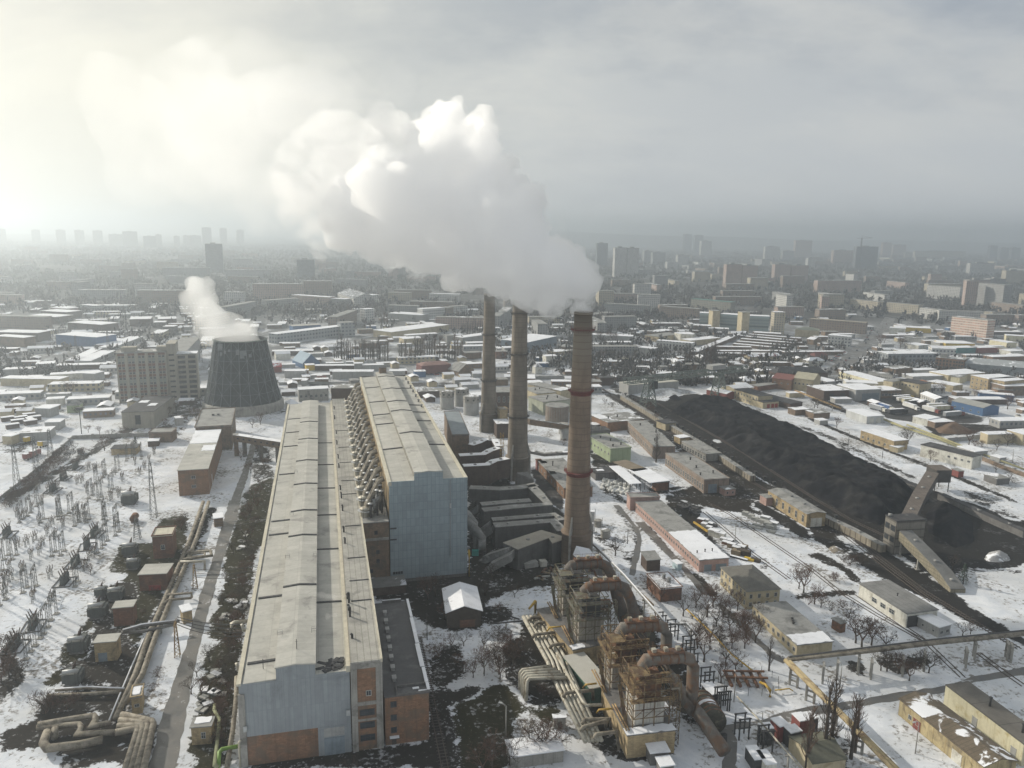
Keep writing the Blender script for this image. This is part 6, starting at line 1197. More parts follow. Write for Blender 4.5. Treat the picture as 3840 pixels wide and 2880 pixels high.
heap('coal_heap','low black mound of coal in front of the conveyor tower','coal heap',22,[(60,690),(420,620),(700,720),(980,800),(960,960),(640,1000),(300,860)],4.5,.4,COAL,5,.5,1.3);heap('coal_heap','steep black coal slope under the right conveyor gallery','coal heap',22,[(1190,900),(1330,760),(1550,850),(1680,960),(1700,1200),(1500,1260),(1320,1150),(1220,1100)],7,.5,COAL,6,.6,1.2)
heap('gravel_heap','rounded whitish heap of frosty gravel at the right edge of the coal yard','heap',22,[(1790,1370),(1850,1300),(1960,1280),(2050,1330),(2080,1390),(1950,1410),(1830,1400)],4.5,.6,mat('frosty gravel',(.30,.30,.30),.2,.5,snow=.3,bump=.5),8,.4,.9)
heap('dirt_heap','brown heap of earth behind the brown site hut','heap',21,[(1280,1530),(1360,1500),(1480,1510),(1640,1540),(1700,1590),(1500,1600),(1330,1590)],5,.5,mat('brown earth',(.13,.085,.055),.3,.5,bump=.5),9,.6,1.3);heap('rubble_heap','patchy heap of rubble and snow beside the embankment','heap',4,[(680,265),(720,245),(790,275),(800,300),(720,300)],2,.5,mat('snowy rubble',(.17,.15,.12),.4,.8,snow=.3),10,.6,.8)
heap('coal_heap','small black cone of coal at the far end of the store','coal heap',20,[(180,1220),(250,1180),(330,1240),(260,1260)],4,.5,COAL,11,.5,1.2);heap('snow_heap','ploughed grey white snow bank beyond the coal store','heap',19,[(1560,1170),(1640,1120),(1900,1120),(2100,1150),(2080,1200),(1780,1200)],3,.4,mat('dirty snow',(.6,.62,.64),.2,.4,dirt=(.3,.3,.3),dirt_amt=.5),12,.7,1.3)
WALLP=mat('panelled retaining wall',(.27,.24,.19),.2,.3,lines=(3.2,4,.3),linec=(.35,.33,.3),streak=.6)
def wall_line(name,label,v,pts,h,w,m,top,cat='wall'):
 duct(name,label,v,[(p[0],p[1],h)for p in pts],h,-.3,w,m,top,cat=cat,legs=False)
wall_line('coal_store_wall','long concrete coal store wall with regular openings on the works side',7,[(885,800),(1060,905),(1225,1005),(1440,1130),(1700,1300)],3.4,3.0,WALLP,FELT);wall_line('coal_store_wall','continuation of the coal store wall past the yellow engine shed to the tower',22,[(-80,800),(160,925),(420,1045),(600,1140),(760,1225)],3.4,3.0,WALLP,FELT)
wall_line('track_embankment','raised dark trestle track behind the coal ridge',22,[(-500,-60),(0,120),(400,295),(750,470),(1115,615)],3.0,3.5,CONCD,TAR);wall_line('track_embankment','raised dark trestle track right of the conveyor head house',22,[(1350,690),(1600,800),(1900,935),(2240,1080)],3.0,3.5,CONCD,TAR)
hop=thing('hopper','small dark hopper standing in the row along the coal store wall','hopper',(0,0,0),0,'hoppers along the coal store wall');c=MB();c.lathe([(.25,0),(1.0,1.4),(1.0,1.9)],4,smooth=False,cap=True);c.build('bin',DSTEEL,hop);c=MB();c.bar((-1,1.2,0),(-1,1.2,4.2),.16);c.build('lamp_post',DSTEEL,hop)
hp=[G(7,*p,3.4)for p in((905,800),(1060,893),(1225,993),(1440,1118),(1659,1262))]+[G(22,*p,3.4)for p in((60,858),(260,955),(480,1060))]
acc=[]
for i in range(len(hp)-1):
 L_=np.linalg.norm(hp[i+1]-hp[i]);n=max(1,int(L_/8))
 acc+=[hp[i]+(hp[i+1]-hp[i])*(k/n)for k in range(n)]
for i,p in enumerate(acc):
 if i==0:hop.location=tuple(p)
 else:dup(hop,p,.9)
def conveyor():
 O,rz,L_,s,Wd=frame3((22,893,985),(22,1192,968),(22,800,920),14);root=thing('conveyor_tower','concrete coal transfer tower with banded walls and dark roof','transfer tower',O,rz);y0,y1=(0,Wd)if s>0 else(-Wd,0)
 w=MB();w.box(0,L_,y0,y1,-.3,14);w.build('wall',mat('banded concrete',(.20,.185,.16),.18,.3,lines=(30,3.4,.35),linec=(.55,.55,.55),streak=.4),root);r=MB();r.box(-.2,L_+.2,y0-.2,y1+.2,14.002,14.35);r.build('roof',TAR,root)
 openings(root,L_,s,Wd,(('L',2,9.4,2.6,2.4,0,1,'dark'),('L',2,4.8,2.6,2.2,0,1,'dark')));c=MB();c.tube([(1,y1-1.5 if s>0 else y0+1.5,14.3),(1,y1-1.5 if s>0 else y0+1.5,15.2)],.9,12);c.build('roof_vent',STEEL,root)
 duct('conveyor_gallery','inclined grey conveyor gallery sloping down from the transfer tower to the railway',22,[(985,1075,11.0),(1200,1290,7.6),(1400,1500,4.2),(1530,1680,1.6)],4.0,0,5.4,mat('gallery panels',(.25,.225,.165),.18,.3,lines=(3,1.3,.1),linec=(.55,.52,.48),streak=.5),mat('gallery roof',(.16,.16,.155),.2,.3),cat='conveyor')
 duct('conveyor_gallery','inclined dark conveyor gallery climbing from the transfer tower to the head house',22,[(1020,915,10.0),(1130,690,10.8),(1262,470,11.5)],4.0,0,5.6,mat('dark gallery wall',(.07,.065,.06),.3,.3),mat('brown gallery roof',(.13,.11,.095),.2,.3,lines=(3,3,.15),linec=(.7,.7,.7)),cat='conveyor')
 O,rz,L_,s,Wd=frame3((22,1235,560),(22,1330,560),(22,1235,470),19);h=thing('conveyor_head_house','dark boxy head house on frame legs at the top of the upper conveyor gallery','conveyor',G(22,1320,660,0),rz)
 c=MB();c.box(-3.6,4,-3,6,5,11.2);c.build('wall',mat('dark gallery wall',None),h);c=MB();c.box(-3.8,4.2,-3.2,6.2,11.202,11.5);c.build('roof',mat('brown gallery roof',None),h)
 for x in(-3.5,3.5):
  for y in(-2.5,5.5):c=MB();c.bar((x,y,-.3),(x,y,4.998),.5);c.build('leg',DSTEEL,h)
 for p in((925,1345),(1050,1345),(1105,1480)):c=thing('gallery_post','slim concrete post under the lower conveyor gallery','post',G(22,*p),0,'posts under the lower conveyor gallery');k=MB();k.box(-.3,.3,-.3,.3,-.2,6.5 if p[1]<1400 else 4);k.build('shaft',CONC,c);k=MB();k.box(-.9,.9,-.9,.9,-.3,.2);k.build('footing',CONC,c)
conveyor()
duct('conveyor_gallery','brown inclined conveyor gallery passing behind the middle chimney',7,[(300,945,16),(430,965,12),(560,985,8)],3.5,0,3.5,BRICKB,SNOWT,cat='conveyor');duct('conveyor_gallery','long dark pipe and cable bridge crossing behind the chimneys',7,[(300,1140,5),(400,1160,5),(700,1140,5)],1.6,0,2.5,CONCD,SNOWT,cat='bridge')
# travelling bridge crane over the far end of the coal store
def bridge_crane():
 a,b=G(19,1740,1310,0),G(20,700,1215,0);root=thing('bridge_crane','long lattice bridge crane with two spidery legs across the far end of the coal store','crane',a);d=b-a;L_=np.linalg.norm(d);u=d/L_;nn=np.array([-u[1],u[0],0]);gm=mat('grey green crane steel',(.13,.155,.14),.25,.5);Zt=19.0;at=lambda t,s,z:tuple(u*t+nn*s+np.array([0,0,z]))
 for t0 in(0,L_):
  l=MB()
  for sx in(-5,5):
   for sy in(-4,4):l.bar(at(t0+sx,sy,0),at(t0+sx*.35,sy*.6,Zt),1.0)
   for k in range(5):
    f0,f1=k/5,(k+1)/5;c0,c1=1-.65*f0,1-.65*f1;e0,e1=1-.4*f0,1-.4*f1
    l.bar(at(t0+sx*c0,-4*e0,Zt*f0),at(t0+sx*c1,4*e1,Zt*f1),.55);l.bar(at(t0+sx*c1,-4*e1,Zt*f1),at(t0+sx*c1,4*e1,Zt*f1),.55)
  for sy in(-4,4):
   for k in range(5):f0,f1=k/5,(k+1)/5;l.bar(at(t0-5*(1-.65*f0),sy*(1-.4*f0),Zt*f0),at(t0+5*(1-.65*f1),sy*(1-.4*f1),Zt*f1),.55)
  l.build('leg',gm,root)
 m_=MB();n=26;t0,t1=-22,L_+28
 for s in(-2.4,2.4):
  for z in(Zt,Zt+3.6):m_.bar(at(t0,s,z),at(t1,s,z),.9)
  for k in range(n):
   x0,x1=t0+(t1-t0)*k/n,t0+(t1-t0)*(k+1)/n;m_.bar(at(x0,s,Zt if k%2 else Zt+3.6),at(x1,s,Zt+3.6 if k%2 else Zt),.5);m_.bar(at(x0,s,Zt),at(x0,s,Zt+3.6),.4)
 for k in range(n+1):x0=t0+(t1-t0)*k/n;m_.bar(at(x0,-2.4,Zt),at(x0,2.4,Zt),.5)
 m_.build('bridge',gm,root);c=MB();x=L_*.94;rz=math.atan2(u[1],u[0]);p=at(x,0,0);c.box(-7,7,-3.4,3.4,Zt+3.9,Zt+7.2);c.build('machine_house',GREYW,root,p,rz);c=MB();c.box(-3,3,-2,2,Zt-6,Zt-.3);c.build('grab_cabin',DSTEEL,root,at(4,0,0),rz)
bridge_crane()
wall_line('conveyor_bridge','long low dark conveyor bridge running along under the lattice crane',19,[(1420,985),(1600,1000),(2212,985)],5.0,3.0,CONCD,FELT,'bridge')
# ------------------------------------------------------------------ switchyard
GALV=mat('weathered galvanised lattice',(.13,.135,.13),.2,.6);PORC=mat('brown porcelain',(.10,.07,.055),.2,.6,rough=.4);OILG=mat('grey transformer paint',(.10,.11,.105),.2,.4,streak=.5)
SG='lattice portals and stands of the switchyard'
def lattice_post(b,x,y,h,w=.7,taper=.5,n=5,t=.09):
 for k in range(n):
  z0,z1=h*k/n,h*(k+1)/n;a0,a1=w/2*(1-(1-taper)*k/n),w/2*(1-(1-taper)*(k+1)/n)
  C0=[(x-a0,y-a0,z0),(x+a0,y-a0,z0),(x+a0,y+a0,z0),(x-a0,y+a0,z0)];C1=[(x-a1,y-a1,z1),(x+a1,y-a1,z1),(x+a1,y+a1,z1),(x-a1,y+a1,z1)]
  for i in range(4):b.bar(C0[i],C1[i],t*1.3);b.bar(C0[i],C1[(i+1)%4],t*.8)
def portal_proto():
 r=thing('switchyard_portal','tall grey lattice portal with crossbeam and hanging insulators in the snowy switchyard','portal',(0,0,0),0,SG)
 for y in(-2.2,2.2):b=MB();lattice_post(b,0,y,8.5,.8,.5,6,.08);b.build('lattice_leg',GALV,r);b=MB();b.box(-.8,.8,y-.8,y+.8,-.2,.3);b.build('footing',CONC,r)
 b=MB();b.bar((0,-3.4,8.5),(0,3.4,8.5),.22);b.bar((0,-3.4,8.0),(0,3.4,8.0),.18);b.build('crossbeam',GALV,r)
 for y in(-2.9,0,2.9):b=MB();b.lathe([(.14,6.9),(.2,7.2),(.14,7.5),(.2,7.8),(.1,8)],6,c=(0,y));b.build('insulator',PORC,r)
 return r
def stand_proto():
 r=thing('disconnector_stand','low grey disconnector stand with a row of upright insulators in the snowy switchyard','switch stand',(0,0,0),0,SG)
 for y in(-1.4,1.4):b=MB();lattice_post(b,0,y,2.6,.5,.8,3,.08);b.build('leg',GALV,r)
 b=MB();b.box(-.45,.45,-1.8,1.8,2.6,2.78);b.build('table',STEEL,r)
 for y in(-1.5,0,1.5):
  for x in(-.5,.5):b=MB();b.lathe([(.1,2.78),(.14,3.3),(.1,3.8),(.13,4.2),(.06,4.5)],6,c=(x,y));b.build('insulator',PORC,r)
 return r
def breaker_proto():
 r=thing('oil_breaker','grey bulky oil breaker with three pairs of slanted bushings in a kerbed bed, switchyard row','circuit breaker',(0,0,0),0,'oil breakers in a slanting row across the switchyard')
 for y in(-1.9,0,1.9):
  b=MB();b.lathe([(.95,.3),(.95,3.0),(.7,3.3),(.01,3.45)],12,c=(0,y));b.build('drum',OILG,r)
  for s in(-1,1):b=MB();b.tube([(s*.4,y,3.2),(s*1.1,y,5.4)],[.2,.13],6);b.build('bushing',PORC,r)
 b=MB()
 for q in((-3,-2.7,-4.2,4.2),(2.7,3,-4.2,4.2),(-2.699,2.699,-4.2,-3.9),(-2.699,2.699,3.9,4.2)):b.box(*q,-.2,.35)
 b.build('kerb',CONCD,r);b=MB();b.box(-1,1,-3,3,-.1,.299);b.build('skid',DSTEEL,r);return r
pp,sp_,bp_=portal_proto(),stand_proto(),breaker_proto()
def scatter(proto,lst,jit=.12,rz=PROT):
 for i,(v,x,y)in enumerate(lst):
  p=G(v,x,y);p[2]=0
  if i==0:proto.location=tuple(p);proto.rotation_euler=(0,0,rz)
  else:dup(proto,p,rz+rnd.uniform(-jit,jit))
scatter(pp,[(1,*p)for p in((40,322),(92,322),(160,530),(222,522),(342,300),(397,296),(290,788),(342,702),(240,860),(182,946),(485,492),(745,172),(672,230),(632,280),(660,70),(380,70),(15,610),(10,420))]+[(5,*p)for p in((232,1482),(322,1402),(367,1542),(442,1522),(478,1602),(547,1582),(562,1432),(622,1442),(692,1392),(732,1272),(600,1342),(650,1302),(790,1202),(132,1582),(182,1542),(262,1582),(655,1592),(722,1602),(830,1180),(880,1190))])
scatter(sp_,[(1,*p)for p in((70,470),(142,420),(200,330),(252,300),(272,258),(112,268),(172,250),(222,220),(302,180),(352,202),(402,130),(320,450),(212,602),(332,612),(32,560),(112,60),(132,92),(492,30),(532,42),(572,332),(542,402),(602,312),(252,112),(332,122),(502,82),(542,92),(35,480),(60,400))]+[(5,*p)for p in((552,1262),(592,1272),(652,1312),(712,1302),(762,1332),(692,1452),(542,1402),(482,1352),(512,1342),(262,1482),(302,1402),(362,1392),(402,1332),(582,1402),(632,1352),(742,1432),(842,1232),(870,1300),(900,1260),(930,1220),(960,1170),(240,1390),(200,1520),(160,1560))])
scatter(bp_,[(1,*p)for p in((45,182),(602,180),(552,258),(480,368),(412,482),(212,762),(97,892))]+[(5,470,1255),(5,395,1320),(5,330,1395)])
def transformer(label,v,x,y,k=1.0):
 r=thing('transformer',label,'transformer',G(v,x,y),PROT);b=MB();b.box(-2.2,2.2,-3,3,.4,4.6);b.build('tank',OILG,r);b=MB();b.box(-2.6,2.6,-3.6,3.6,-.2,.4);b.build('plinth',CONCD,r)
 for s in(-1,1):
  for i in range(5):b=MB();b.box(s*2.22 if s>0 else-3.3,3.3 if s>0 else-2.22,-2.7+i*1.15,-2.0+i*1.15,.9,4.2);b.build('radiator',OILG,r)
 b=MB();b.tube([(-2.6,-3.0,6.0),(2.6,-3.0,6.0)],.75,12);b.build('conservator',LSTEEL,r);b=MB();b.bar((-1.5,-3,4.6),(-1.5,-3,5.4),.25);b.bar((1.5,-3,4.6),(1.5,-3,5.4),.25);b.build('bracket',OILG,r)
 for y_ in(-.6,1.0,2.4):
  b=MB();b.tube([(0,y_,4.6),(.4,y_+.2,7.4)],[.3,.16],8);b.build('bushing',PORC,r)
 r.scale=(k*.82,k*.82,k*.82)
for l,v,x,y,k in(('big transformer with pale horizontal cylinder left of the red brick hut, second from the bottom',1,625,690,1),('big transformer with pale horizontal cylinder left of the ochre brick hut',1,505,905,1),('lowest transformer in the dark patch below the ochre hut',1,470,1110,.9),('transformer with broad pale cylinder left of the tall red brick hut',1,830,300,1),('round sided transformer below the tall red brick hut',1,850,385,.8),('transformer behind the red brick hut with rusty brackets',1,740,580,.9),('large finned transformer in the middle of the far switchyard',5,810,1470,1.2),('transformer beside two black cones at the snow edge',1,645,560,.7)):transformer(l,v,x,y,k)
dw=thing('oil_drum','rust brown tank on a cradle standing alone in the switchyard snow','tank',G(1,858,95),PROT);b=MB();b.tube([(-.2,-2.2,2),(-.2,2.2,2)],1.5,14);b.build('drum',RUST,dw);b=MB();b.box(-1.3,1.0,-1.8,1.8,-.2,.7);b.build('cradle',CONCD,dw)
def pylon(label,v,x,y,h,w=2.4,m=GALV,arms=3):
 r=thing('pylon',label,'pylon',G(v,x,y),PROT);b=MB();lattice_post(b,0,0,h,w,.3,9,.17);b.build('lattice',m,r)
 for i in range(arms):
  z=h*(.98-.13*i);a=MB()
  for s in(-1,1):a.bar((0,0,z),(0,s*2.6,z),.16);a.bar((0,0,z+.9),(0,s*2.6,z),.12)
  a.build('crossarm',m,r)
for l,v,x,y,h,m in(('tall dark lattice pylon on the snow strip beyond the hedge, nearest one',5,112,1412,24,GALV),('tall dark lattice pylon in front of the orange brick hall',5,958,1562,25,GALV),('tall lattice pylon behind the red lorries',5,232,1300,20,GALV),('lattice pylon at the end of the hedge with lamp head',5,318,1190,16,GALV),('rust coloured lattice mast by the works road under the cables',1,1127,950,11,RUSTY),('lattice mast beside the switchyard oil tank',1,872,205,9,GALV),('pair mast of the cable crossing beside the road, upper one',1,1240,520,9,RUSTY),('pylon right of the office block by the cooling tower',17,2085,720,30,GALV),('far pylon standing among snowy sheds left of the office block',17,800,700,24,GALV),('farther pylon at the road bend beyond the sheds',17,1315,430,26,GALV),('slim pylon between the rows of snowy garages',17,1130,640,24,GALV)):pylon(l,v,x,y,h,1.5 if m is RUSTY else 2.6,m)
ft=thing('floodlight_mast','floodlight mast with square lamp head at the corner of the snowy pitch','floodlight mast',G(5,508,1040));b=MB();b.tube([(0,0,0),(0,0,16)],.25,6);b.build('pole',DSTEEL,ft);b=MB();b.box(-1.6,1.6,-1.0,1.0,15,16.6);b.build('lamp_head',DSTEEL,ft)
def cable(label,a,b_,sag,r=.09,group=None):
 p,q=G(*a),G(*b_);o=np.array([p[0],p[1],0]);m=MB();m.tube([p+(q-p)*t-np.array([0,0,sag*4*t*(1-t)])-o for t in np.linspace(0,1,9)],r,4);tag(m.build('cable',DSTEEL,None,o,uv=False),label,'cable',group)
for i in range(4):cable('black overhead cable sagging across the works road to the turbine hall',(1,1125,700+i*16,10-i*.6),(1,1570,745+i*24,14-i),1.0+.2*i,.11,'cables across the works road')
for i in range(3):cable('black overhead cable crossing the road higher up towards the turbine hall',(1,1240,395+i*26,8),(1,1640,372+i*26,14),1.0,.1,'cables crossing farther up the works road')
for i in range(2):cable('black overhead cable near the brown brick hut crossing the road',(1,1350,95+i*14,9),(1,1690,60+i*26,15),1.0,.1,'cables by the brown brick hut')
# ------------------------------------------------------------------ lamp posts and poles
def pole(label,v,x,y,h,arm=True,name='lamp_post',cat='lamp post'):
 r=thing(name,label,cat,G(v,x,y),rnd.uniform(0,6));b=MB();b.tube([(0,0,-.2),(0,0,h)],[.17,.1],6);b.build('pole',CONC if arm else DSTEEL,r)
 if arm:b=MB();b.tube([(0,0,h-.1),(.4,0,h+.3),(1.5,0,h+.4)],.07,5);b.build('arm',STEEL,r);b=MB();b.box(1.3,2.1,-.18,.18,h+.3,h+.5);b.build('lamp',LSTEEL,r)
 else:b=MB();b.bar((-.9,0,h-.5),(.9,0,h-.5),.14);b.build('crossarm',DSTEEL,r)
for l,v,x,y,h,a in(('lamp post in the open snow left of the long brown roofed store',12,770,1480,8.6,True),('lamp post beside the road below the pipe bridge',4,757,1182,8,True),('lamp post behind the snow topped containers',4,255,1512,9,True),('lamp post on the dark lawn left of the pipe arch',3,162,1482,9,True),('lamp post at the corner of the dark lawn by the footpath',2,1688,1482,9.5,True),('utility pole by the track near the square brick hut',3,936,236,6.5,False),('utility pole beside the pink warehouse junk row, far one',13,625,610,7,False),('lamp post beside the snowy pallets behind the pink warehouse',13,1178,967,9,True),('utility pole by the corner of the coal road',13,1290,300,9,False),('utility pole in the snow above the coal track, right one',22,740,332,9,False),('utility pole in the snow above the coal track, left one',22,390,182,8,False),('utility pole in the snow beside the barn',2,1188,845,9,False),('tall thin light mast in the yard in front of the barn',2,1550,1075,9.5,True),('lamp post by the gas regulator',4,88,1240,8,True),('lamp post on the right edge of the snow field near the brick wall',22,2090,375,7,True),('utility pole near the red brick box',22,1440,315,6,False)):pole(l,v,x,y,h,a,*(('lamp_post','lamp post')if a else('utility_pole','utility pole')))
PG='street poles around the tram loop';first=None
for x,y in((1330,890),(1490,985),(1700,830),(1840,800),(1930,830),(2070,905),(1690,860),(1995,880)):
 if first is None:pole('slim street pole standing in snow around the tram loop',19,x,y,10,False,'utility_pole','utility pole');first=bpy.context.scene.objects['utility_pole' if False else[o.name for o in COL.objects if o.get('label')=='slim street pole standing in snow around the tram loop'][0]];first['group']=PG
 else:dup(first,G(19,x,y),0)
 # ------------------------------------------------------------------ railway tracks
def track(label,*runs):
 P=[G(*p)for p in runs];o=np.array([P[0][0],P[0][1],0]);P=[p-o for p in P];Q=[P[0]]
 for i in range(len(P)-1):
  for k in range(1,7):Q.append(P[i]+(P[i+1]-P[i])*k/6)
 root=thing('railway_track',label,'railway track',o);bed=MB();r1=[MB(),MB()]
 for i in range(len(Q)-1):
  d=(Q[i+1]-Q[i])[:2];d=d/np.linalg.norm(d);n=np.array([-d[1],d[0]])
  for s,mb in zip((-.76,.76),r1):a=Q[i][:2]+n*s;c=Q[i+1][:2]+n*s;mb.bar((a[0],a[1],.12),(c[0],c[1],.12),.3)
  L_=np.linalg.norm(Q[i+1]-Q[i]);m=int(L_/.9)if 'dark' in label or 'lawn' in label else 0
  for k in range(m):x=Q[i]+(Q[i+1]-Q[i])*(k/m);bed.box(-.13,.13,-1.3,1.3,.02,.16,0,math.atan2(d[1],d[0]),(x[0],x[1]))
 for mb in r1:mb.build('rail',mat('rail steel',(.075,.06,.05),.3,.8),root,uv=False)
 if bed.v:tag(bed.build('sleeper',mat('sleepers',(.07,.06,.055),.3,.9),root,uv=False),kind='stuff')
track('railway track running through open snow from the pink warehouse to the pipe bridge, upper line',(13,860,460),(13,1120,590),(13,1500,850),(13,2124,1275),(4,760,542),(4,1000,690),(4,1310,862))
track('railway track with snow between its rails behind the pallets, lower line',(13,800,565),(13,1080,800),(13,1400,1080),(13,1850,1400),(4,420,452))
track('railway track from the yellow engine shed gate down beside the coal road',(4,610,120),(4,700,110),(4,900,265),(4,1085,410),(4,1345,605))
track('railway track along the dark coal road towards the pipe bridge',(4,690,75),(4,1000,310),(4,1300,540),(4,1560,700),(4,1900,905));track('railway track passing in front of the whitewashed workshop',(4,870,560),(4,1060,690),(4,1290,845),(4,1540,1085))
track('dark railway track along the works side of the coal store wall',(7,760,760),(7,900,850),(7,1150,1010),(7,1440,1180),(7,1659,1320),(22,0,925),(22,330,1090),(22,620,1230));track('dark railway track at the foot of the coal ridge',(7,1100,850),(7,1300,960),(7,1659,1170),(22,60,760),(22,400,960),(22,760,1130));track('railway track beyond the pipe bridge crossing the lower road',(4,1640,930),(4,1800,1050),(4,1930,1140));track('dark service track along the brick annex on the lawn side',(2,1130,830),(2,1200,1150),(2,1260,1450),(2,1310,1700))
# ------------------------------------------------------------------ lorries, cars, tram
def lorry(label,v,a,b_,body,cabm,h=3.9,cab='b',roof=None):
 p,q=G(v,*a),G(v,*b_);d=q-p;L_=np.linalg.norm(d[:2]);rz=math.atan2(d[1],d[0])
 if cab=='a':rz+=math.pi;p=q
 r=thing('lorry',label,'lorry',(p[0],p[1],0),rz);c=2.6;T=MB();T.box(0,L_-c-.6,0,2.6,1.1,h);T.build('trailer',body,r);T=MB();T.box(.02,L_-c-.62,.02,2.58,h+.002,h+.08);T.build('trailer_roof',roof or SNOW,r)
 K=MB();x=L_-c;K.prism([(x,.1),(L_,.1),(L_,2.5),(x,2.5)],.7,3.2,top=[3.3,2.9,2.9,3.3]);K.build('cab',cabm,r);g=MB();g.box(L_-.05,L_+.04,.3,2.3,1.9,2.7);g.build('windscreen',GLASS,r)
 for i,x in enumerate((1.6,2.9,4.2,L_-c-2,L_-1.2)):
  for y in(.12,2.48):w=MB();w.tube([(x,y-.12,.5),(x,y+.12,.5)],.5,10);w.build('wheel',TYRE,r)
 return r
CURT=mat('grey curtain side',(.25,.26,.27),.12,.4);BLK=mat('black curtain side',(.05,.05,.055),.2,.4);BLC=mat('blue curtain side',(.08,.14,.3),.2,.4)
for l,a,b2,bm_,cm in(('lorry with pale grey trailer, leftmost of the lorry park',(600,1332),(765,1380),CURT,WHITEW),('lorry with blue ended trailer beside the leftmost grey one',(690,1322),(840,1368),BLC,WHITEW),('lorry with dark slate curtain trailer facing right in the lorry park',(820,1398),(1010,1388),BLK,BLK),('lorry with long white trailer in the middle of the lorry park',(948,1312),(1098,1362),TRUCKW,TRUCKW),('white lorry with bright red cab in the middle of the lorry park',(1150,1352),(1318,1396),TRUCKW,REDW),('lorry with grey trailer and red cab at the right of the lorry park',(1398,1430),(1598,1412),CURT,REDW),('lorry with black trailer in the back row of the lorry park',(868,1256),(1068,1240),BLK,YELW),('white lorry in the back row just in front of the black one',(910,1272),(1075,1258),TRUCKW,WHITEW),('lorry with cream trailer in the third row of the lorry park',(968,1288),(1118,1272),CREAML,WHITEW),('lorry with dark trailer and snow stripe in the third row',(1030,1306),(1240,1294),BLK,WHITEW),('white lorry parked close behind the red cabbed one',(1222,1338),(1420,1330),TRUCKW,WHITEW),('lorry with long cream trailer next to the red cabbed one',(1250,1368),(1480,1352),CREAML,REDW)):lorry(l,21,a,b2,bm_,cm)
for l,v,a,b2,m in(('yellow box trailer with snow roof behind the hedge, left one',17,(272,1560),(372,1535),YELW),('yellow box trailer with snow roof behind the hedge, right one',17,(428,1605),(495,1585),YELW),('bright red lorry on the snow strip beyond the hedge, front one',5,(168,1208),(215,1190),REDW),('red lorry behind the front red one on the snow strip',5,(212,1190),(260,1165),REDW),('small white and red lorry beside the sheds behind the turbine hall',18,(525,1040),(620,1035),REDW)):lorry(l,v,a,b2,m,m if m is not YELW else GREYW,3.6)
CARC=[mat('car paint '+n,c,.05,.3,rough=.3,spec=.5)for n,c in(('white',(.6,.6,.6)),('silver',(.35,.36,.37)),('black',(.03,.03,.032)),('dark blue',(.04,.06,.13)),('red',(.35,.05,.04)))]
def car_proto(ci):
 b=MB();b.box(-2.1,2.1,-.85,.85,.35,.9);b.add([(-1.5,-.78,.9),(1.0,-.78,.9),(1.0,.78,.9),(-1.5,.78,.9),(-1.1,-.66,1.42),(.4,-.66,1.42),(.4,.66,1.42),(-1.1,.66,1.42)],[(4,5,6,7),(0,1,5,4),(1,2,6,5),(2,3,7,6),(3,0,4,7)],1)
 for x in(-1.3,1.3):
  for y in(-.8,.8):b.tube([(x,y-.1,.32),(x,y+.1,.32)],.32,8,2)
 return b.mesh('parked_car',[CARC[ci],GLASS,TYRE],uv=False)
CARM=[car_proto(i)for i in range(5)];CN=['white','silver grey','black','dark blue','red']
def car(v,x,y,rz,ci,where,grp):o=put('car',CARM[ci],None,G(v,x,y,.03),rz);tag(o,'%s car %s'%(CN[ci],where),'car',grp)
ca,cb=G(21,330,830),G(21,700,560);CRZ=math.atan2(*(cb-ca)[1::-1])
for i,(x,y)in enumerate(((312,832),(402,816),(365,836),(348,866),(278,890),(356,896),(572,658),(785,462),(690,545),(600,622),(745,500),(480,735))):car(21,x,y,CRZ+(math.pi if i%2 else 0),(i*2)%5,'driving on the wide avenue beyond the lorry park','cars on the avenue')
for i in range(12):car(21,190+i*14,850-i*9,CRZ+1.2,(i*3+1)%5,'parked in the row beside the white pavilion at the crossroads','cars parked at the pavilion')
for i in range(10):car(21,560+i*9,640-i*14,CRZ,(i*3)%5,'parked along the left kerb of the avenue','cars along the avenue kerb')
for i in range(16):car(21,700+i*36,852-(i%3)*6,.1,(i*2+1)%5,'parked in front of the long white shop row','cars by the shop row')
for i in range(14):car(18,1660+i*26,985-(i%2)*14,.4+.1*(i%3),(i*3+2)%5,'parked on the snowy yard by the maroon roofed house','cars by the maroon roofed house')
for i in range(8):car(21,1180+i*34,1225-(i%2)*8,.5,(i+1)%5,'parked behind the back row of lorries','cars behind the lorries')
tr=thing('tram','long tram car with red and pale bands standing on the snowy loop','tram',G(19,1440,850),math.atan2(*(G(19,1585,848)-G(19,1440,850))[1::-1]));L_=float(np.linalg.norm(G(19,1585,848)-G(19,1440,850)))
b=MB();b.box(0,L_,0,2.6,.6,1.6);b.build('lower_body',REDW,tr);b=MB();b.box(0,L_,.05,2.55,1.602,3.2);b.build('window_band',GLASS,tr);b=MB();b.box(-.05,L_+.05,0,2.6,3.202,3.6);b.build('roof',CREAML,tr)
for i in range(7):b=MB();b.box(L_*i/6.3,L_*i/6.3+.6,-.02,2.62,1.61,3.19);b.build('pillar',CREAML,tr)
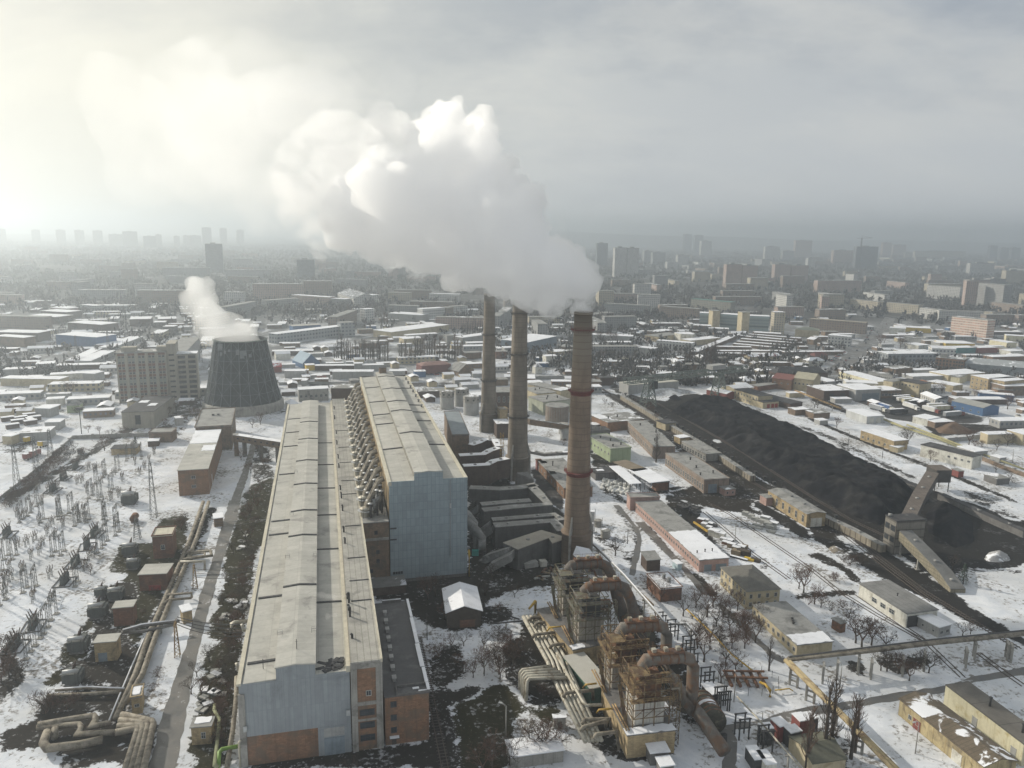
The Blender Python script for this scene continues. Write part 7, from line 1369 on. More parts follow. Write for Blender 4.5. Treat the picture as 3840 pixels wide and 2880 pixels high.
# ------------------------------------------------------------------ yard goods
def stack(label,v,x,y,w,d,h,m,rz,top=None,name='pallet_stack',cat='stack',group=None):
 r=thing(name,label,cat,G(v,x,y),rz,group);rr=random.Random(x*7+y);n=max(1,int(h/.5))
 b=MB()
 for k in range(n):e=rr.uniform(-.12,.12);b.box(-w/2+e,w/2+e,-d/2-e,d/2-e,h*k/n+.02,h*(k+1)/n-.03)
 b.build('load',m,r)
 if top:s=MB();s.box(-w/2-.05,w/2+.05,-d/2-.05,d/2+.05,h,h+.14);s.build('snow',top,r)
SL=mat('grey slabs',(.33,.33,.31),.2,.6);rz0=-.65
for i,(x,y,w,d,h)in enumerate(((1310,605,2.6,2.2,1.8),(1385,640,2.6,2.2,1.8),(1430,670,3,2,1.6),(1500,690,3.5,2.4,1.4),(1560,650,4,2.2,1.2),(1470,735,5,1.6,.7),(1430,760,6,1.6,.6),(1590,735,3.4,2.6,1.6),(1660,715,4,2.6,1.0),(1620,775,3.6,2.2,1.6),(1640,820,3,2,1.0),(1740,855,3.6,1.2,.5),(1570,710,3,2,1.5),(1650,770,3,2,1.2))):stack('grey stack of concrete slabs in the cluster on the snow behind the pink warehouse',13,x,y,w,d,h,SL,rz0,SNOW if i in(4,8,11)else None,'slab_stack',group='slab stacks behind the pink warehouse')
for i,(x,y,w,d,h,m,t)in enumerate(((760,690,3,2.2,1.6,RUST,1),(820,690,2.4,2,1.4,WHITEW,1),(800,735,2.4,2.4,1.2,SL,1),(880,730,2.2,2.2,1.2,DSTEEL,1),(860,770,2.4,2,1.0,SL,1),(930,745,2,1.8,1,DSTEEL,0),(920,860,4.4,2.4,2.6,WHITEW,1),(995,885,4.4,2.4,2.4,WHITEW,1),(1040,920,2.6,2,1.2,SL,1),(1070,965,3,2,1.2,RUST,1),(1120,940,2.4,2.4,1.2,DSTEEL,1),(1140,1005,3.2,2.2,1.8,TIMB,1),(1200,1040,3.2,2.4,1.6,TIMB,1),(1260,1030,3.2,2.4,1.6,TIMB,1),(1200,1095,3.6,2.6,2,TIMB,0),(1290,1100,5,2.4,2.2,WOODD,0),(1300,1020,2.4,2,1.6,TIMB,0),(1360,1165,4,1.6,1,YELW,0),(1440,1180,3.6,1.6,1.2,WOODD,0),(1230,1150,7,1.0,.7,DSTEEL,1))):stack('snow dusted pile of %s in the junk row beside the pink warehouse'%('rusty scrap' if m is RUST else 'pale crates' if m is WHITEW else 'grey blocks' if m is SL else 'dark scrap' if m is DSTEEL else 'timber pallets' if m is TIMB else 'dark boards' if m is WOODD else 'yellow steel'),13,x,y,w,d,h,m,rz0,SNOW if t else None,group='junk row beside the pink warehouse')
yb=G(13,670,700),G(13,845,820);m=MB();dd=yb[1]-yb[0];m.bar((0,0,.4),(dd[0],dd[1],.4),1.0);tag(m.build('steel_beam',YPIPE,None,(yb[0][0],yb[0][1],0)),'long yellow steel beam lying beside the pink warehouse','beam')
for i,(x,y)in enumerate(((500,500),(560,520),(620,500),(680,530),(720,570),(640,560),(700,600))):stack('low dark pile of rusty machine scrap on the black yard behind the pink warehouse',13,x,y,3.2,1.8,.9,DSTEEL,rz0+i,None,'scrap_pile','scrap pile','scrap on the black yard')
sk=MB();sk.lathe([(.35,0),(.62,.2),(.66,.75),(.5,1.05),(.15,1.15)],8,cap=True);sme=sk.mesh('sack',mat('white woven sack',(.55,.55,.52),.15,1),uv=False);rr=random.Random(4)
for i in range(70):
 u,w=rr.random(),rr.random();p=G(7,762+u*170-w*5,1322+w*70+u*38);o=put('sack',sme,None,(p[0],p[1],0),rr.uniform(0,6));o.scale=(1.3,1.3,1.2);tag(o,'white bulk sack in the crowded yard beside the snowy canopy','sack','white bulk sacks in the yard')
stack('pale grey concrete trough with round holes in the dim flue yard',23,800,1450,5.5,2.6,2,SL,.4,None,'concrete_trough','trough');stack('white cube shaped crate in the dim flue yard',23,928,1440,2.6,2.4,2.2,WHITEW,.3,None,'crate','crate')
for i in range(14):stack('broken plank and scrap lying in the dim flue yard',23,830+rr.random()*260,1480+rr.random()*110,2.4+rr.random()*2,.8,.5,[TIMB,RUST,SL][i%3],rr.random()*3,None,'scrap_pile','scrap pile','scrap in the flue yard')
for i in range(34):
 y=rr.choice([(1460,590),(1440,690),(1350,1060),(1400,1100),(1320,1190),(1390,1200),(1290,1270),(1500,250),(1560,200),(1520,620)]);stack('low pale concrete slab dumped on the grass beside the turbine hall',1,y[0]+rr.uniform(-30,40),y[1]+rr.uniform(-25,25),2.0+rr.random(),1.6,.5,SL,rr.random()*3,SNOW if i%4==0 else None,'concrete_slab','slab','slabs on the grass strip')
 # ------------------------------------------------------------------ walls and fences
wall_line('boundary_wall','long dark boundary wall between the switchyard hedge and the snow strip',5,[(-60,1470),(110,1345),(260,1225),(450,1052)],1.6,.3,CONC,SNOWT,'wall');wall_line('boundary_wall','grey boundary wall along the far side of the switchyard',5,[(450,1050),(700,1040),(925,1034)],2.4,.4,CONC,SNOWT,'wall')
wall_line('brick_wall','brown brick wall at the right edge behind the peeling white building',22,[(1785,305),(2000,395),(2240,480)],2.6,.5,BRICKB,SNOWT,'wall');wall_line('board_fence','orange board fence in front of the broad low shed',21,[(1140,1030),(1230,1050),(1300,1065)],4.0,.4,mat('orange boards',(.36,.16,.08),.2,.5),FELT,'fence');wall_line('board_fence','grey blue fence below the earth heap',21,[(1420,1640),(1600,1625),(1770,1600)],2.6,.3,GREYW,SNOWT,'fence')
wall_line('boundary_wall','pale wall along the street behind the boiler house',18,[(2,1068),(400,1052),(900,1062)],2.2,.4,GREYW,SNOWT,'wall');wall_line('boundary_wall','grey wall along the near side of the cross street',19,[(330,1005),(900,990),(940,985)],3,.5,GREYW,FELT,'wall');wall_line('board_fence','pale green fence along the tram loop',19,[(1560,790),(1900,770),(2212,790)],2.4,.3,GREYW,SNOWT,'fence')
# ------------------------------------------------------------------ the district beyond the works
def fac(n,c,su=3.2,sv=3.0,wu=.45,wv=.5,wc=(.05,.055,.065)):return mat('flats '+n,c,.12,.08,facade=(su,sv,wu,wv,wc),streak=.25)
FM=[fac('cream',(.46,.41,.31)),fac('grey',(.31,.31,.30)),fac('brown',(.27,.21,.165)),fac('white',(.55,.54,.51)),fac('pinkish',(.42,.32,.27)),fac('slate',(.15,.165,.18),wv=.6,wu=.7)]
SCH=fac('school white',(.55,.55,.53),3.6,3.6,.5,.5);FACT=fac('factory bands',(.30,.36,.36),40,4.2,1.0,.55,(.10,.13,.14));BAND=fac('red banded',(.62,.55,.48),3.2,3.2,.82,.42,(.20,.085,.06));WORK=fac('works grey',(.30,.32,.33),4.5,4.2,.6,.5)
mid=[
 (17,575,427,1000,457,26,11,BLUEW,SNOW,'long blue sided warehouse with snow roof left of the office slab','warehouse'),(17,-60,402,390,412,22,10,BRICKD,SNOW,'upper of two long snow roofed halls at the left edge','hall'),(17,-60,442,245,462,14,10,BRICKB,SNOW,'lower of two long snow roofed halls at the left edge','hall'),
 (17,700,302,1050,327,25,9,BRICKD,SNOW,'dark hall with wide snow roof above the blue warehouse','hall'),(17,270,232,580,247,28,9,BRICKD,SNOW,'dim snow roofed hall high at the left, lower of three','hall'),(17,420,182,690,197,25,9,BRICKD,SNOW,'dim snow roofed hall high at the left, middle of three','hall'),(17,520,150,700,160,20,9,BRICKB,SNOW,'dim snow roofed hall high at the left, topmost of three','hall'),
 (17,830,120,1000,130,14,11,WORK,SNOW,'grey two level workshop in the mist, left half','workshop'),(17,1010,127,1310,127,16,9,WORK,SNOW,'grey two level workshop in the mist, long right half','workshop'),
 (17,1080,537,1275,467,9,4,BRICKD,SNOW,'row of garages with snow roof behind the office slab, upper short one','garage row'),(17,1170,562,1480,447,14,4,GREYW,SNOW,'broad row of garages with snow roof behind the office slab','garage row'),(17,800,697,1060,572,10,4,BRICKD,SNOW,'row of garages left of the office slab, on the street side','garage row'),(17,940,702,1200,592,14,4,GREYW,SNOW,'row of garages touching the left edge of the office slab','garage row'),
 (17,520,847,1030,817,10,5,WHITEW,SNOW,'long white depot with snow roof beside the frozen street','depot'),(17,370,737,560,727,14,9,GREYW,SNOW,'square grey two storey works office at the left','office'),(17,30,792,340,782,10,6,GREYW,SNOW,'grey workshop wing left of the square works office','workshop'),(17,0,882,620,892,12,6,CREAM,SNOW,'long yellow garage with brown gates at the left','garage'),
 (17,475,1102,655,1092,8,5,WHITEW,SNOW,'white hut with flat snow roof beside the street bend','hut'),(17,360,1192,515,1197,9,6,GREYW,SNOW,'pavilion with wavy snow roof among the market stalls','pavilion'),(17,690,1167,820,1162,9,5,GREENW,FELT,'green brick house with grey hipped roof at the street','house'),(17,855,830,980,835,12,8,GREYW,SNOW,'grey two storey shop with snow roof by the street','shop'),
 (17,20,1480,115,1485,6,5,CREAM,SNOW,'cream hut with snow roof behind the yellow trailer','hut'),(17,180,1455,500,1440,14,5,GREYW,SNOWP,'large shed with green tinged patchy roof at the street','shed'),(17,460,1340,620,1335,9,5,GREYW,SNOW,'flat snow roofed shed above the patchy roofed one','shed'),(17,1340,270,1560,265,30,9,BRICKD,SNOW,'wide market hall with folded snow roof near the steam, left half','market hall'),(17,1640,268,1830,262,26,9,BRICKD,SNOW,'wide market hall with folded snow roof near the steam, right half','market hall'),(17,1690,345,1805,345,14,9,CONCD,SNOW,'small block with snow top in the hollow beside the steam','building'),(17,1590,302,1710,300,16,7,CONCD,SNOW,'dim block with pale roof just above the small snow topped one','building'),
 (18,105,562,810,477,14,11,WORK,SNOW,'very long grey three storey block with snow roof beyond the cooling tower','building'),(18,770,447,912,440,14,16,WORK,FELT,'taller plain block at the right end of the very long grey one','building'),(18,270,480,560,465,14,9,BLUEW,CONCR,'blue walled hall with pale sheet roof behind the very long block','hall'),
 (18,1290,542,1890,465,30,8,CREAM,SNOW,'long stepped factory hall with snow roof behind the poplars','factory hall'),(18,1420,612,1620,602,16,7,CREAM,SNOW,'pale shed in front of the stepped factory hall','shed'),(18,1460,575,1780,555,10,6,GREYW,SNOW,'thin long shed in front of the stepped factory hall','shed'),(18,2030,600,2330,560,14,8,GREYW,SNOW,'grey factory wing with snow roof left of the farthest chimney','factory hall'),(18,1870,580,1950,575,10,8,GREYW,FELT,'little round roofed annex in the factory yard','building'),
 (18,1020,305,1112,298,12,17,SCH,SNOW,'small white four storey block with windows, middle distance','school'),(18,1615,302,1862,288,14,16,SCH,SNOW,'white four storey school with many windows left of the chimneys','school'),(18,1866,290,1938,282,14,16,FM[2],FELT,'dark link block between two white school wings','building'),(18,1940,277,2085,268,14,16,SCH,FELT,'white school wing right of the dark link block','school'),(18,1260,345,1600,365,26,9,GREYW,SNOW,'row of gabled grey workshops left of the white school','workshop'),
 (18,255,155,640,180,16,16,FM[4],SNOW,'long misty brownish block with snow line on its roof','building'),(18,640,190,820,200,14,14,FM[1],SNOW,'shorter misty block right of the brownish one','building'),(18,0,215,330,190,14,14,FM[1],FELT,'misty grey institute block at the left of the avenue','building'),(18,1260,130,1485,135,14,15,FM[0],FELT,'cream three storey block in the mist under the steam','building'),(18,1685,140,1990,150,14,14,FM[3],SNOW,'pale long block in the mist right under the steam','building'),
 (18,680,952,1100,952,10,6.5,GREYW,SNOW,'grey garage with snow roof and dark gates beyond the two long halls','garage'),(18,410,885,500,880,8,5,YELW,SNOW,'little yellow and red kiosk at the end of the garage row','kiosk'),(18,500,890,905,888,7,4.5,BRICKD,SNOW,'long snow roofed garage row behind the boiler house, left part','garage row'),(18,905,868,995,866,7,6,GREYW,SNOW,'taller grey box in the middle of the garage row','garage'),(18,995,885,1212,880,7,5,GREYW,SNOW,'long snow roofed garage row behind the boiler house, right part','garage row'),(18,825,852,905,850,6,4.5,GREYW,SNOW,'low snowy shed behind the taller grey box','shed'),(18,1270,945,1430,945,8,5,GREYW,SNOW,'snow roofed shed behind the boiler house lift head','shed'),
 (18,1535,952,1650,948,8,5,BLUEW,SNOWP,'blue container like shed in the snowy yard','shed'),(18,185,945,395,945,9,6,GREYW,SNOW,'grey shed with snow roof between cooling tower and garage','shed'),(18,95,770,245,762,9,6,WHITEW,SNOW,'white house with snow roof by the cooling tower rim','house'),(18,360,1045,410,1045,9,4.5,GREYW,SNOW,'small shed with a tilted white roof on the snowy yard','shed'),(18,870,1045,960,1040,8,7,CONCD,FELT,'plain grey blue block right behind the boiler house','building'),(18,2060,760,2230,750,10,6,BRICKB,FELT,'dark shed left of the farthest chimney','shed'),
 (19,500,647,797,582,34,11,mat('blue grey sheet',(.19,.23,.27),.1,.2,lines=(3,20,.12),linec=(.6,.6,.65)),SNOW,'long hall with smooth snow roof and blue grey side between the chimneys','hall'),(19,770,747,920,737,14,7,CREAM,SNOWP,'cream shed with grey roof and snow rim between the chimneys','shed'),(19,685,792,802,787,9,9,WHITEW,SNOW,'white cube of a building below the cream shed','building'),(19,165,745,285,742,10,7,BRICKR,FELT,'red brick shed between the two left chimneys','shed'),(19,255,705,345,702,10,7,GREYW,SNOW,'grey shed with snow roof left of the middle chimney','shed'),(19,575,905,645,900,6,6,WHITEW,SNOWP,'little white watch house with hipped roof beside the scrap yard','house'),
 (19,1145,567,1580,587,14,8,GREYW,SNOW,'long grey depot with snow roof right of the nearest chimney top','depot'),(19,1830,627,2200,657,10,9,SCH,SNOW,'long white two storey office with two window rows by the tram loop','office'),(19,1140,692,1640,692,12,8,FM[1],FELT,'long grey blue block behind bare trees at the tram loop','building'),(19,1640,700,1800,715,12,8,GREYW,SNOW,'grey block with corner windows at the tram loop','building'),(19,2090,560,2212,565,14,10,WHITEW,SNOW,'white two storey block behind the long white office','building'),(19,1820,540,2000,520,14,6,BRICKB,SNOW,'brown shed with snow roof in front of the lorry yard','shed'),(19,1880,905,1965,900,7,4,GREYW,SNOWT,'small grey hut inside the tram loop','hut'),(19,1150,365,1390,335,16,6,BRICKB,FELT,'long dark shed right of the nearest chimney mouth','shed'),(19,510,385,830,385,14,9,FM[0],FELT,'pale two storey block between middle and nearest chimney','building'),
 (19,1290,242,1750,267,12,16,FM[1],FELT,'five storey flats right of the nearest chimney mouth','block of flats'),(19,1235,112,1390,112,14,27,FM[0],FELT,'cream nine storey flats just right of the steam','block of flats'),(19,1640,150,1870,155,14,27,FM[3],FELT,'pale nine storey flats behind the five storey ones','block of flats'),(20,90,272,500,302,12,16,FM[2],FELT,'brown five storey flats left of the factory with towers','block of flats'),(20,420,195,830,232,14,18,fac('teal roofed',(.30,.29,.24)),mat('green sheet roof',(.09,.2,.18),.2,.3),'wide building with teal green roof above the factory with towers','building'),
 (20,510,342,645,347,18,20,FACT,SNOW,'left bay of the green grey factory with stair towers','factory'),(20,725,352,950,367,18,20,FACT,SNOW,'middle bay of the green grey factory with stair towers','factory'),(20,1032,372,1232,380,18,20,FACT,SNOW,'right bay of the green grey factory with stair towers','factory'),(20,647,322,723,322,14,25,CREAM,FELT,'left plain stair tower of the green grey factory','tower'),(20,952,337,1030,337,14,27,CREAM,FELT,'right plain stair tower of the green grey factory','tower'),(20,1285,335,1400,337,14,29,FM[0],SNOWP,'pale seven storey tower block right of the green grey factory','tower block'),
 (20,1840,572,2070,590,12,12,SCH,SNOW,'three storey pale school with long side wing at the avenue','school'),(20,1500,512,1740,527,20,9,CREAM,mat('pale green roof',(.27,.28,.22),.15,.3),'large hall with pale green hipped roof near the avenue','hall'),(20,1620,610,1690,620,14,6,BRICKB,SNOW,'narrow barn with snow roof below the green roofed hall','barn'),(20,1030,802,1350,787,10,5,CREAM,mat('maroon and snow roof',(.16,.05,.05),.2,.3,snow=.5),'long house with maroon roof half under snow, beyond the lattice crane','house'),(20,1640,842,1805,835,9,5,WHITEW,SNOW,'white cottage with pink gable and snow roof at the crossroads','house'),(20,1705,790,1840,775,9,5,BRICKR,mat('maroon roof',None),'house with maroon hipped roof at the crossroads','house'),(20,1140,855,1480,860,6,3.5,BRICKB,SNOW,'low dark wall like shed under the maroon and snow roof','shed'),
 (20,1650,402,2230,445,12,15,FM[2],mat('pale brown roof',(.30,.265,.21),.15,.3),'long five storey brown flats with balconies above the school','block of flats'),(20,440,470,625,478,14,8,BRICKB,SNOW,'brown shed with windows left of the garage rows','shed'),(20,600,500,805,510,14,6,GREYW,SNOW,'flat grey shed at the top left of the garage rows','shed'),(20,310,560,460,555,14,9,WHITEW,SNOW,'white two storey cube left of the garage rows','building'),(20,80,590,330,560,20,6,CREAM,FELT,'cream gabled workshop left of the white cube','workshop'),(20,420,630,720,600,16,6,CREAM,SNOW,'cluster of cream sheds below the white cube','shed'),(20,1075,545,1350,560,12,5,BRICKB,SNOW,'snow roofed shed at the head of the garage rows','shed'),
 (20,490,1018,695,1010,10,5,BRICKB,SNOW,'snow roofed brown shed under the lattice crane bridge','shed'),(20,965,1050,1090,1045,14,5,CREAM,SNOW,'cottage with snow roof right of the lattice crane leg','house'),(20,1110,1105,1340,1075,8,4,BRICKR,FELT,'row of brick sheds between bare trees above the coal heap','shed'),(20,1440,1175,1600,1170,5,3.5,CREAM,SNOW,'low cream shed at the start of the elevated pipe','shed'),(20,1500,1350,1650,1340,8,4,BRICKB,SNOWP,'shed with broken roof above the coal road','shed'),(20,1690,1385,1860,1378,10,4,BRICKB,SNOWT,'flat brown shed by the bare tree above the coal road','shed'),(20,1755,1460,1840,1455,6,3,GREYW,SNOW,'small grey hut with snow roof on the snow field','hut'),
 (21,1465,377,1838,417,16,23,BAND,SNOWT,'seven storey office with white and brick red bands, right side','office block'),(21,1130,287,1335,312,12,16,FM[3],SNOWT,'white end of the long five storey flats above the banded office','block of flats'),(21,1335,317,1800,332,12,16,FM[3],FELT,'long pale five storey flats behind the banded office','block of flats'),(21,790,232,1120,262,12,16,FM[0],FELT,'cream five storey flats above the avenue end','block of flats'),(21,410,197,700,228,12,16,FM[0],FELT,'cream five storey flats left of the avenue end','block of flats'),(21,120,170,200,172,14,27,FM[4],FELT,'beige nine storey tower left of the avenue','tower block'),(21,1210,52,1555,75,14,27,FM[3],FELT,'pale nine storey flats high on the right','block of flats'),(21,1620,12,1740,15,16,48,FM[4],FELT,'pinkish sixteen storey tower high on the right','tower block'),(21,1745,30,2010,55,16,44,FM[1],FELT,'grey sixteen storey slab beside the pinkish tower','tower block'),(21,1800,325,1885,335,12,15,FM[0],FELT,'yellowish end block right of the banded office','building'),
 (21,870,485,1250,505,20,6,YELW,SNOW,'long yellow fronted market hall with snow roof below the avenue end','market hall'),(21,1400,657,1705,662,25,6.5,YELW,SNOW,'bright yellow shop with wide snow roof below the banded office','shop'),(21,820,495,985,505,14,8,WHITEW,SNOW,'white two storey shop left of the yellow fronted hall','shop'),(21,805,767,1330,762,18,9,WORK,SNOW,'long glazed shop row with snow roof and poster end wall','shop'),(21,1260,707,1510,717,14,8,SCH,SNOW,'white two storey house with grey windows behind the orange shell','house'),(21,1515,705,1740,700,14,6,mat('teal wall',(.08,.22,.22),.2,.3),SNOW,'teal fronted sheds right of the white house','shed'),(21,1740,705,1940,700,14,6,REDW,SNOW,'brick red fronted sheds right of the teal ones','shed'),(21,1210,690,1262,695,10,6,BLUEW,SNOW,'small blue and yellow kiosk left of the white house','kiosk'),(21,1855,620,2035,650,14,6,CREAML,SNOW,'pale long shed below the banded office','shed'),(21,2030,575,2300,590,14,7,CREAML,SNOW,'cream shed at the right edge beside the banded office','shed'),(21,1890,800,2230,790,12,5,BRICKO,SNOW,'ochre low shed with snow roof above the grey hangar','shed'),(21,1250,640,1340,655,14,6,GREYW,SNOW,'small shop with a peaked snow roof in the market','shop'),(21,1120,680,1240,672,14,5,WHITEW,SNOW,'low market shed with snow roof left of the peaked one','shop'),(21,960,590,1180,612,12,5,GREYW,SNOWT,'flat grey market shed with pale roof','shed'),(21,2075,740,2200,735,14,5,WHITEW,SNOW,'white shed with snow roof at the right edge','shed'),(21,1955,870,2230,860,12,5,CREAML,SNOW,'pale shed peeping over the grey hangar','shed')]
for v,xa,ya,xb,yb,c,h,w,r,l,n in mid:
 kw={}
 if 'hipped' in l or 'cottage' in l:kw['hip']=3
 elif 'barn' in l or n=='house':kw['gable']=2
 b_(v,xa,ya,xb,yb,c,h,w,r,l,n.replace(' ','_'),cat=n,**kw)
b_(18,372,868,552,852,26,4.5,BLUEW,mat('pale blue roof',(.30,.38,.45),.1,.2),'bright blue gabled hall with pale roof behind the cooling tower','hall',gable=8,gaxis='y');b_(18,1605,892,1912,872,14,8,mat('maroon wall',(.16,.06,.055),.2,.4),mat('rosy brown roof',(.25,.15,.13),.2,.3),'maroon walled house with rosy brown hipped roof in the yard','house',hip=2.5);b_(18,1990,950,2150,930,16,4,BRICKB,FELT,'brown gabled barn right of the maroon walled house','barn',gable=6,gaxis='y');b_(18,735,135,905,190,42,12,FM[3],mat('dark hall roof',(.10,.11,.12),.2,.1,snow=.35),'sports hall with big curved dark roof in the mist','sports_hall',gable=8,gaxis='x');b_(18,905,180,1170,150,20,9,FM[3],SNOW,'glazed side wing of the sports hall','sports_hall');b_(18,40,905,155,900,10,5,REDW,mat('red tin roof',(.3,.06,.06),.2,.3,snow=.25),'red roofed little house at the cooling tower foot','house',gable=2.5)
for i,(a,b2)in enumerate((((980,584),(1510,630)),((930,610),(1480,654)),((890,637),(1430,680)),((850,662),(1390,710)),((690,692),(1050,698)),((660,737),(1370,737)),((690,762),(1330,768)),((1385,748),(2000,742)),((1010,562),(1550,606)))):b_(20,*a,*b2,7,3.4,BRICKB,SNOW,'long row of garages under snow in the comb shaped garage yard','garage_row',cat='garage row',group='comb of garage rows',over=.1)
b_(20,488,745,940,560,8,4,BRICKB,SNOW,'slanting row of garages closing the left of the comb shaped yard','garage_row',cat='garage row',over=.1)
# towers and flats farther off, each stood on the ground where the photo shows its foot
def far(v,x0,x1,yt,yb,m,label,dep=16,group=None):
 p,q=G(v,x0,yb),G(v,x1,yb);d=math.hypot(p[0],p[1]);h=max(6,D(v,(x0+x1)/2,yt,d)[2]);L_=np.linalg.norm(q-p);rz=math.atan2(q[1]-p[1],q[0]-p[0]);r=thing('tower_block' if h>30 else 'block_of_flats',label,'tower block' if h>30 else 'block of flats',p,rz,group)
 b=MB();b.box(0,L_,0,dep,-.5,h);b.build('wall',m,r);b=MB();b.box(-.3,L_+.3,-.3,dep+.3,h,h+.8)
 if h>30:b.box(L_*.3,L_*.6,dep*.3,dep*.7,h+.8,h+4)
 b.build('roof',FELT if h>30 else SNOWT,r);FOOT.append((p,rz,L_,1,dep));return r
for x0,x1,yt,yb,mi,l in((175,225,168,275,5,'dark slab tower just right of the steam'),(258,315,190,330,3,'pale twin tower right of the steam, left twin'),(318,372,192,330,3,'pale twin tower right of the steam, right twin'),(590,625,125,208,5,'slim dark tower far off, left of a pair'),(640,680,130,212,5,'slim dark tower far off, right of a pair'),(670,720,158,236,3,'white tower in front of the dark pair'),(640,715,305,352,0,'small cream block amid trees below the dark pair'),(788,862,270,376,4,'pink towered flats with red tops, left half'),(865,938,276,376,4,'pink towered flats with red tops, right half'),(975,1045,185,252,3,'bright white silo like block on the plain'),(1020,1095,270,347,4,'pink tower left of its twin, middle distance'),(1100,1180,275,347,4,'pink tower right of its twin, middle distance'),(1118,1197,155,238,4,'tall brown flats with crowned top far off'),(1405,1508,185,292,5,'dark unfinished tower with a crane above it'),(1535,1577,165,232,4,'brownish tower on the right skyline, left one'),(1585,1645,175,232,4,'brownish slab on the right skyline'),(1225,1435,350,402,4,'long pink flats with red roof edge'),(1250,1352,415,477,0,'sunlit beige block above the garage comb'),(1940,2040,345,432,4,'large beige tower slab at the right'),(2042,2115,340,432,1,'grey tower slab joined to the beige one'),(2045,2080,180,242,5,'dark tower at the right edge of the skyline, first of three'),(2095,2135,190,247,5,'dark tower at the right edge of the skyline, second of three'),(2150,2190,190,247,5,'dark tower at the right edge of the skyline, third of three'),(1950,2065,265,322,3,'pale terrace of flats near the right edge'),(2120,2212,300,367,0,'cream flats cut by the right edge'),(1755,1910,365,412,0,'pale nine storey flats left of the beige tower slab'),(1690,1930,208,242,0,'long sunlit flats on the right skyline'),(400,440,205,262,1,'grey tower among many behind the pale twins'),(440,500,212,268,1,'broad grey tower among many behind the pale twins'),(560,612,225,272,3,'pale tower in the middle of the misty quarter'),(1180,1215,240,284,3,'narrow white block by the snowy plain'),(1300,1400,203,265,4,'rosy flats left of the unfinished tower'),(905,990,335,388,0,'yellowish flats below the pink towers'),(1060,1115,205,252,1,'grey flats right of the white silo like block'),(180,255,398,452,0,'cream flats beside the steam edge'),(510,560,258,290,3,'low white block amid misty trees'),(1645,1690,212,240,1,'small grey block on the right skyline')):far(10,x0,x1,yt,yb,FM[mi],l)
for x0,x1,yt,yb,mi,l in((0,45,135,232,1,'misty tower at the left edge of the skyline'),(210,262,140,228,1,'misty tower on the left skyline, second from the edge'),(365,425,140,232,1,'misty tower on the left skyline, third from the edge'),(483,543,142,234,1,'misty tower on the left skyline, fourth from the edge'),(600,660,145,238,1,'misty tower on the left skyline, fifth from the edge'),(700,790,168,246,1,'stepped misty block on the left skyline'),(790,882,150,250,5,'broad misty tower with crowned top on the left skyline'),(920,1000,180,262,5,'misty block right of the crowned tower'),(1000,1036,170,258,1,'slim misty block right of the crowned tower'),(1115,1150,180,256,1,'small misty tower, left of three'),(1175,1212,176,252,1,'small misty tower, middle of three'),(1215,1287,176,256,1,'wider misty tower, right of three'),(1297,1354,125,246,5,'tallest dark tower on the left skyline'),(1410,1452,130,240,1,'tall slim tower right of the tallest one'),(1515,1560,140,236,1,'last tall tower before the steam'),(1318,1425,230,410,5,'dark high tower nearer than the skyline towers'),(1897,2010,330,455,5,'dark office slab under the steam edge'),(1615,1935,485,590,4,'long beige nine storey flats below the dark slab'),(1940,2120,468,565,2,'brown flats at the right of the beige nine storey ones'),(880,1210,525,610,2,'massive brown residential block in the mist'),(1430,1560,540,620,3,'white glazed office block beside the cooling tower steam'),(1040,1340,380,445,1,'long misty flats behind the steam'),(1440,1730,395,450,1,'long misty flats right of the nearer tower'),(500,800,522,585,1,'long misty flats above the snow roofed halls')):far(9,x0,x1,yt,yb,FM[mi],l)
cr=thing('tower_crane','thin tower crane standing over the dark unfinished tower','crane',G(10,1425,292));b=MB();lattice_post(b,0,0,118,3,1,14,.8);b.build('mast',DSTEEL,cr);b=MB();b.bar((-18,0,118),(40,0,120),2);b.bar((0,0,128),(38,0,120),.8);b.bar((0,0,118),(0,0,128),1.2);b.build('jib',DSTEEL,cr)
# nameless filler of the district: five storey flats and low sheds in yards nobody could tell apart
foot=[]
for O,rz,L_,s,W in FOOT:foot.append((O[0]+math.cos(rz)*L_/2-math.sin(rz)*s*W/2,O[1]+math.sin(rz)*L_/2+math.cos(rz)*s*W/2,math.hypot(L_,W)/2))
AV=[G(21,*p)[:2]for p in((300,900),(420,790),(560,670),(660,590),(810,410),(870,380))];AV.append(AV[-1]+(AV[-1]-AV[-2])*2)
keep_out=[(CP[0][0],CP[0][1],60),(-189,536,40),(150,480,130),(60,420,130),(-90,350,190),(150,300,200),(-230,380,120)]
def free(x,y,r):
 for a,b2,q in foot:
  if abs(a-x)<q*.85+r and abs(b2-y)<q*.85+r and math.hypot(a-x,b2-y)<q*.85+r:return False
 for a,b2,q in keep_out:
  if math.hypot(a-x,b2-y)<q+r:return False
 for i in range(len(AV)-1):
  a,c=AV[i],AV[i+1];t=max(0,min(1,((x-a[0])*(c[0]-a[0])+(y-a[1])*(c[1]-a[1]))/((c-a)@(c-a))));
  if math.hypot(x-a[0]-t*(c[0]-a[0]),y-a[1]-t*(c[1]-a[1]))<r+9:return False
 return True
def block_mesh(L_,Wd,h,m,rm):
 b=MB();b.box(-L_/2,L_/2,-Wd/2,Wd/2,-.5,h,0);b.box(-L_/2-.3,L_/2+.3,-Wd/2-.3,Wd/2+.3,h+.002,h+.7,1);return b.mesh('block_of_flats',[m,rm])
BM=[[block_mesh(L_,12,h,FM[i],[FELT,FELT,SNOWT][(i+k)%3])for k,(L_,h)in enumerate(((45,15),(70,15),(90,15),(34,27),(60,27)))]for i in range(5)]
FN=['cream','grey','brown','white','pinkish'];r5=random.Random(21);n=0;tries=0
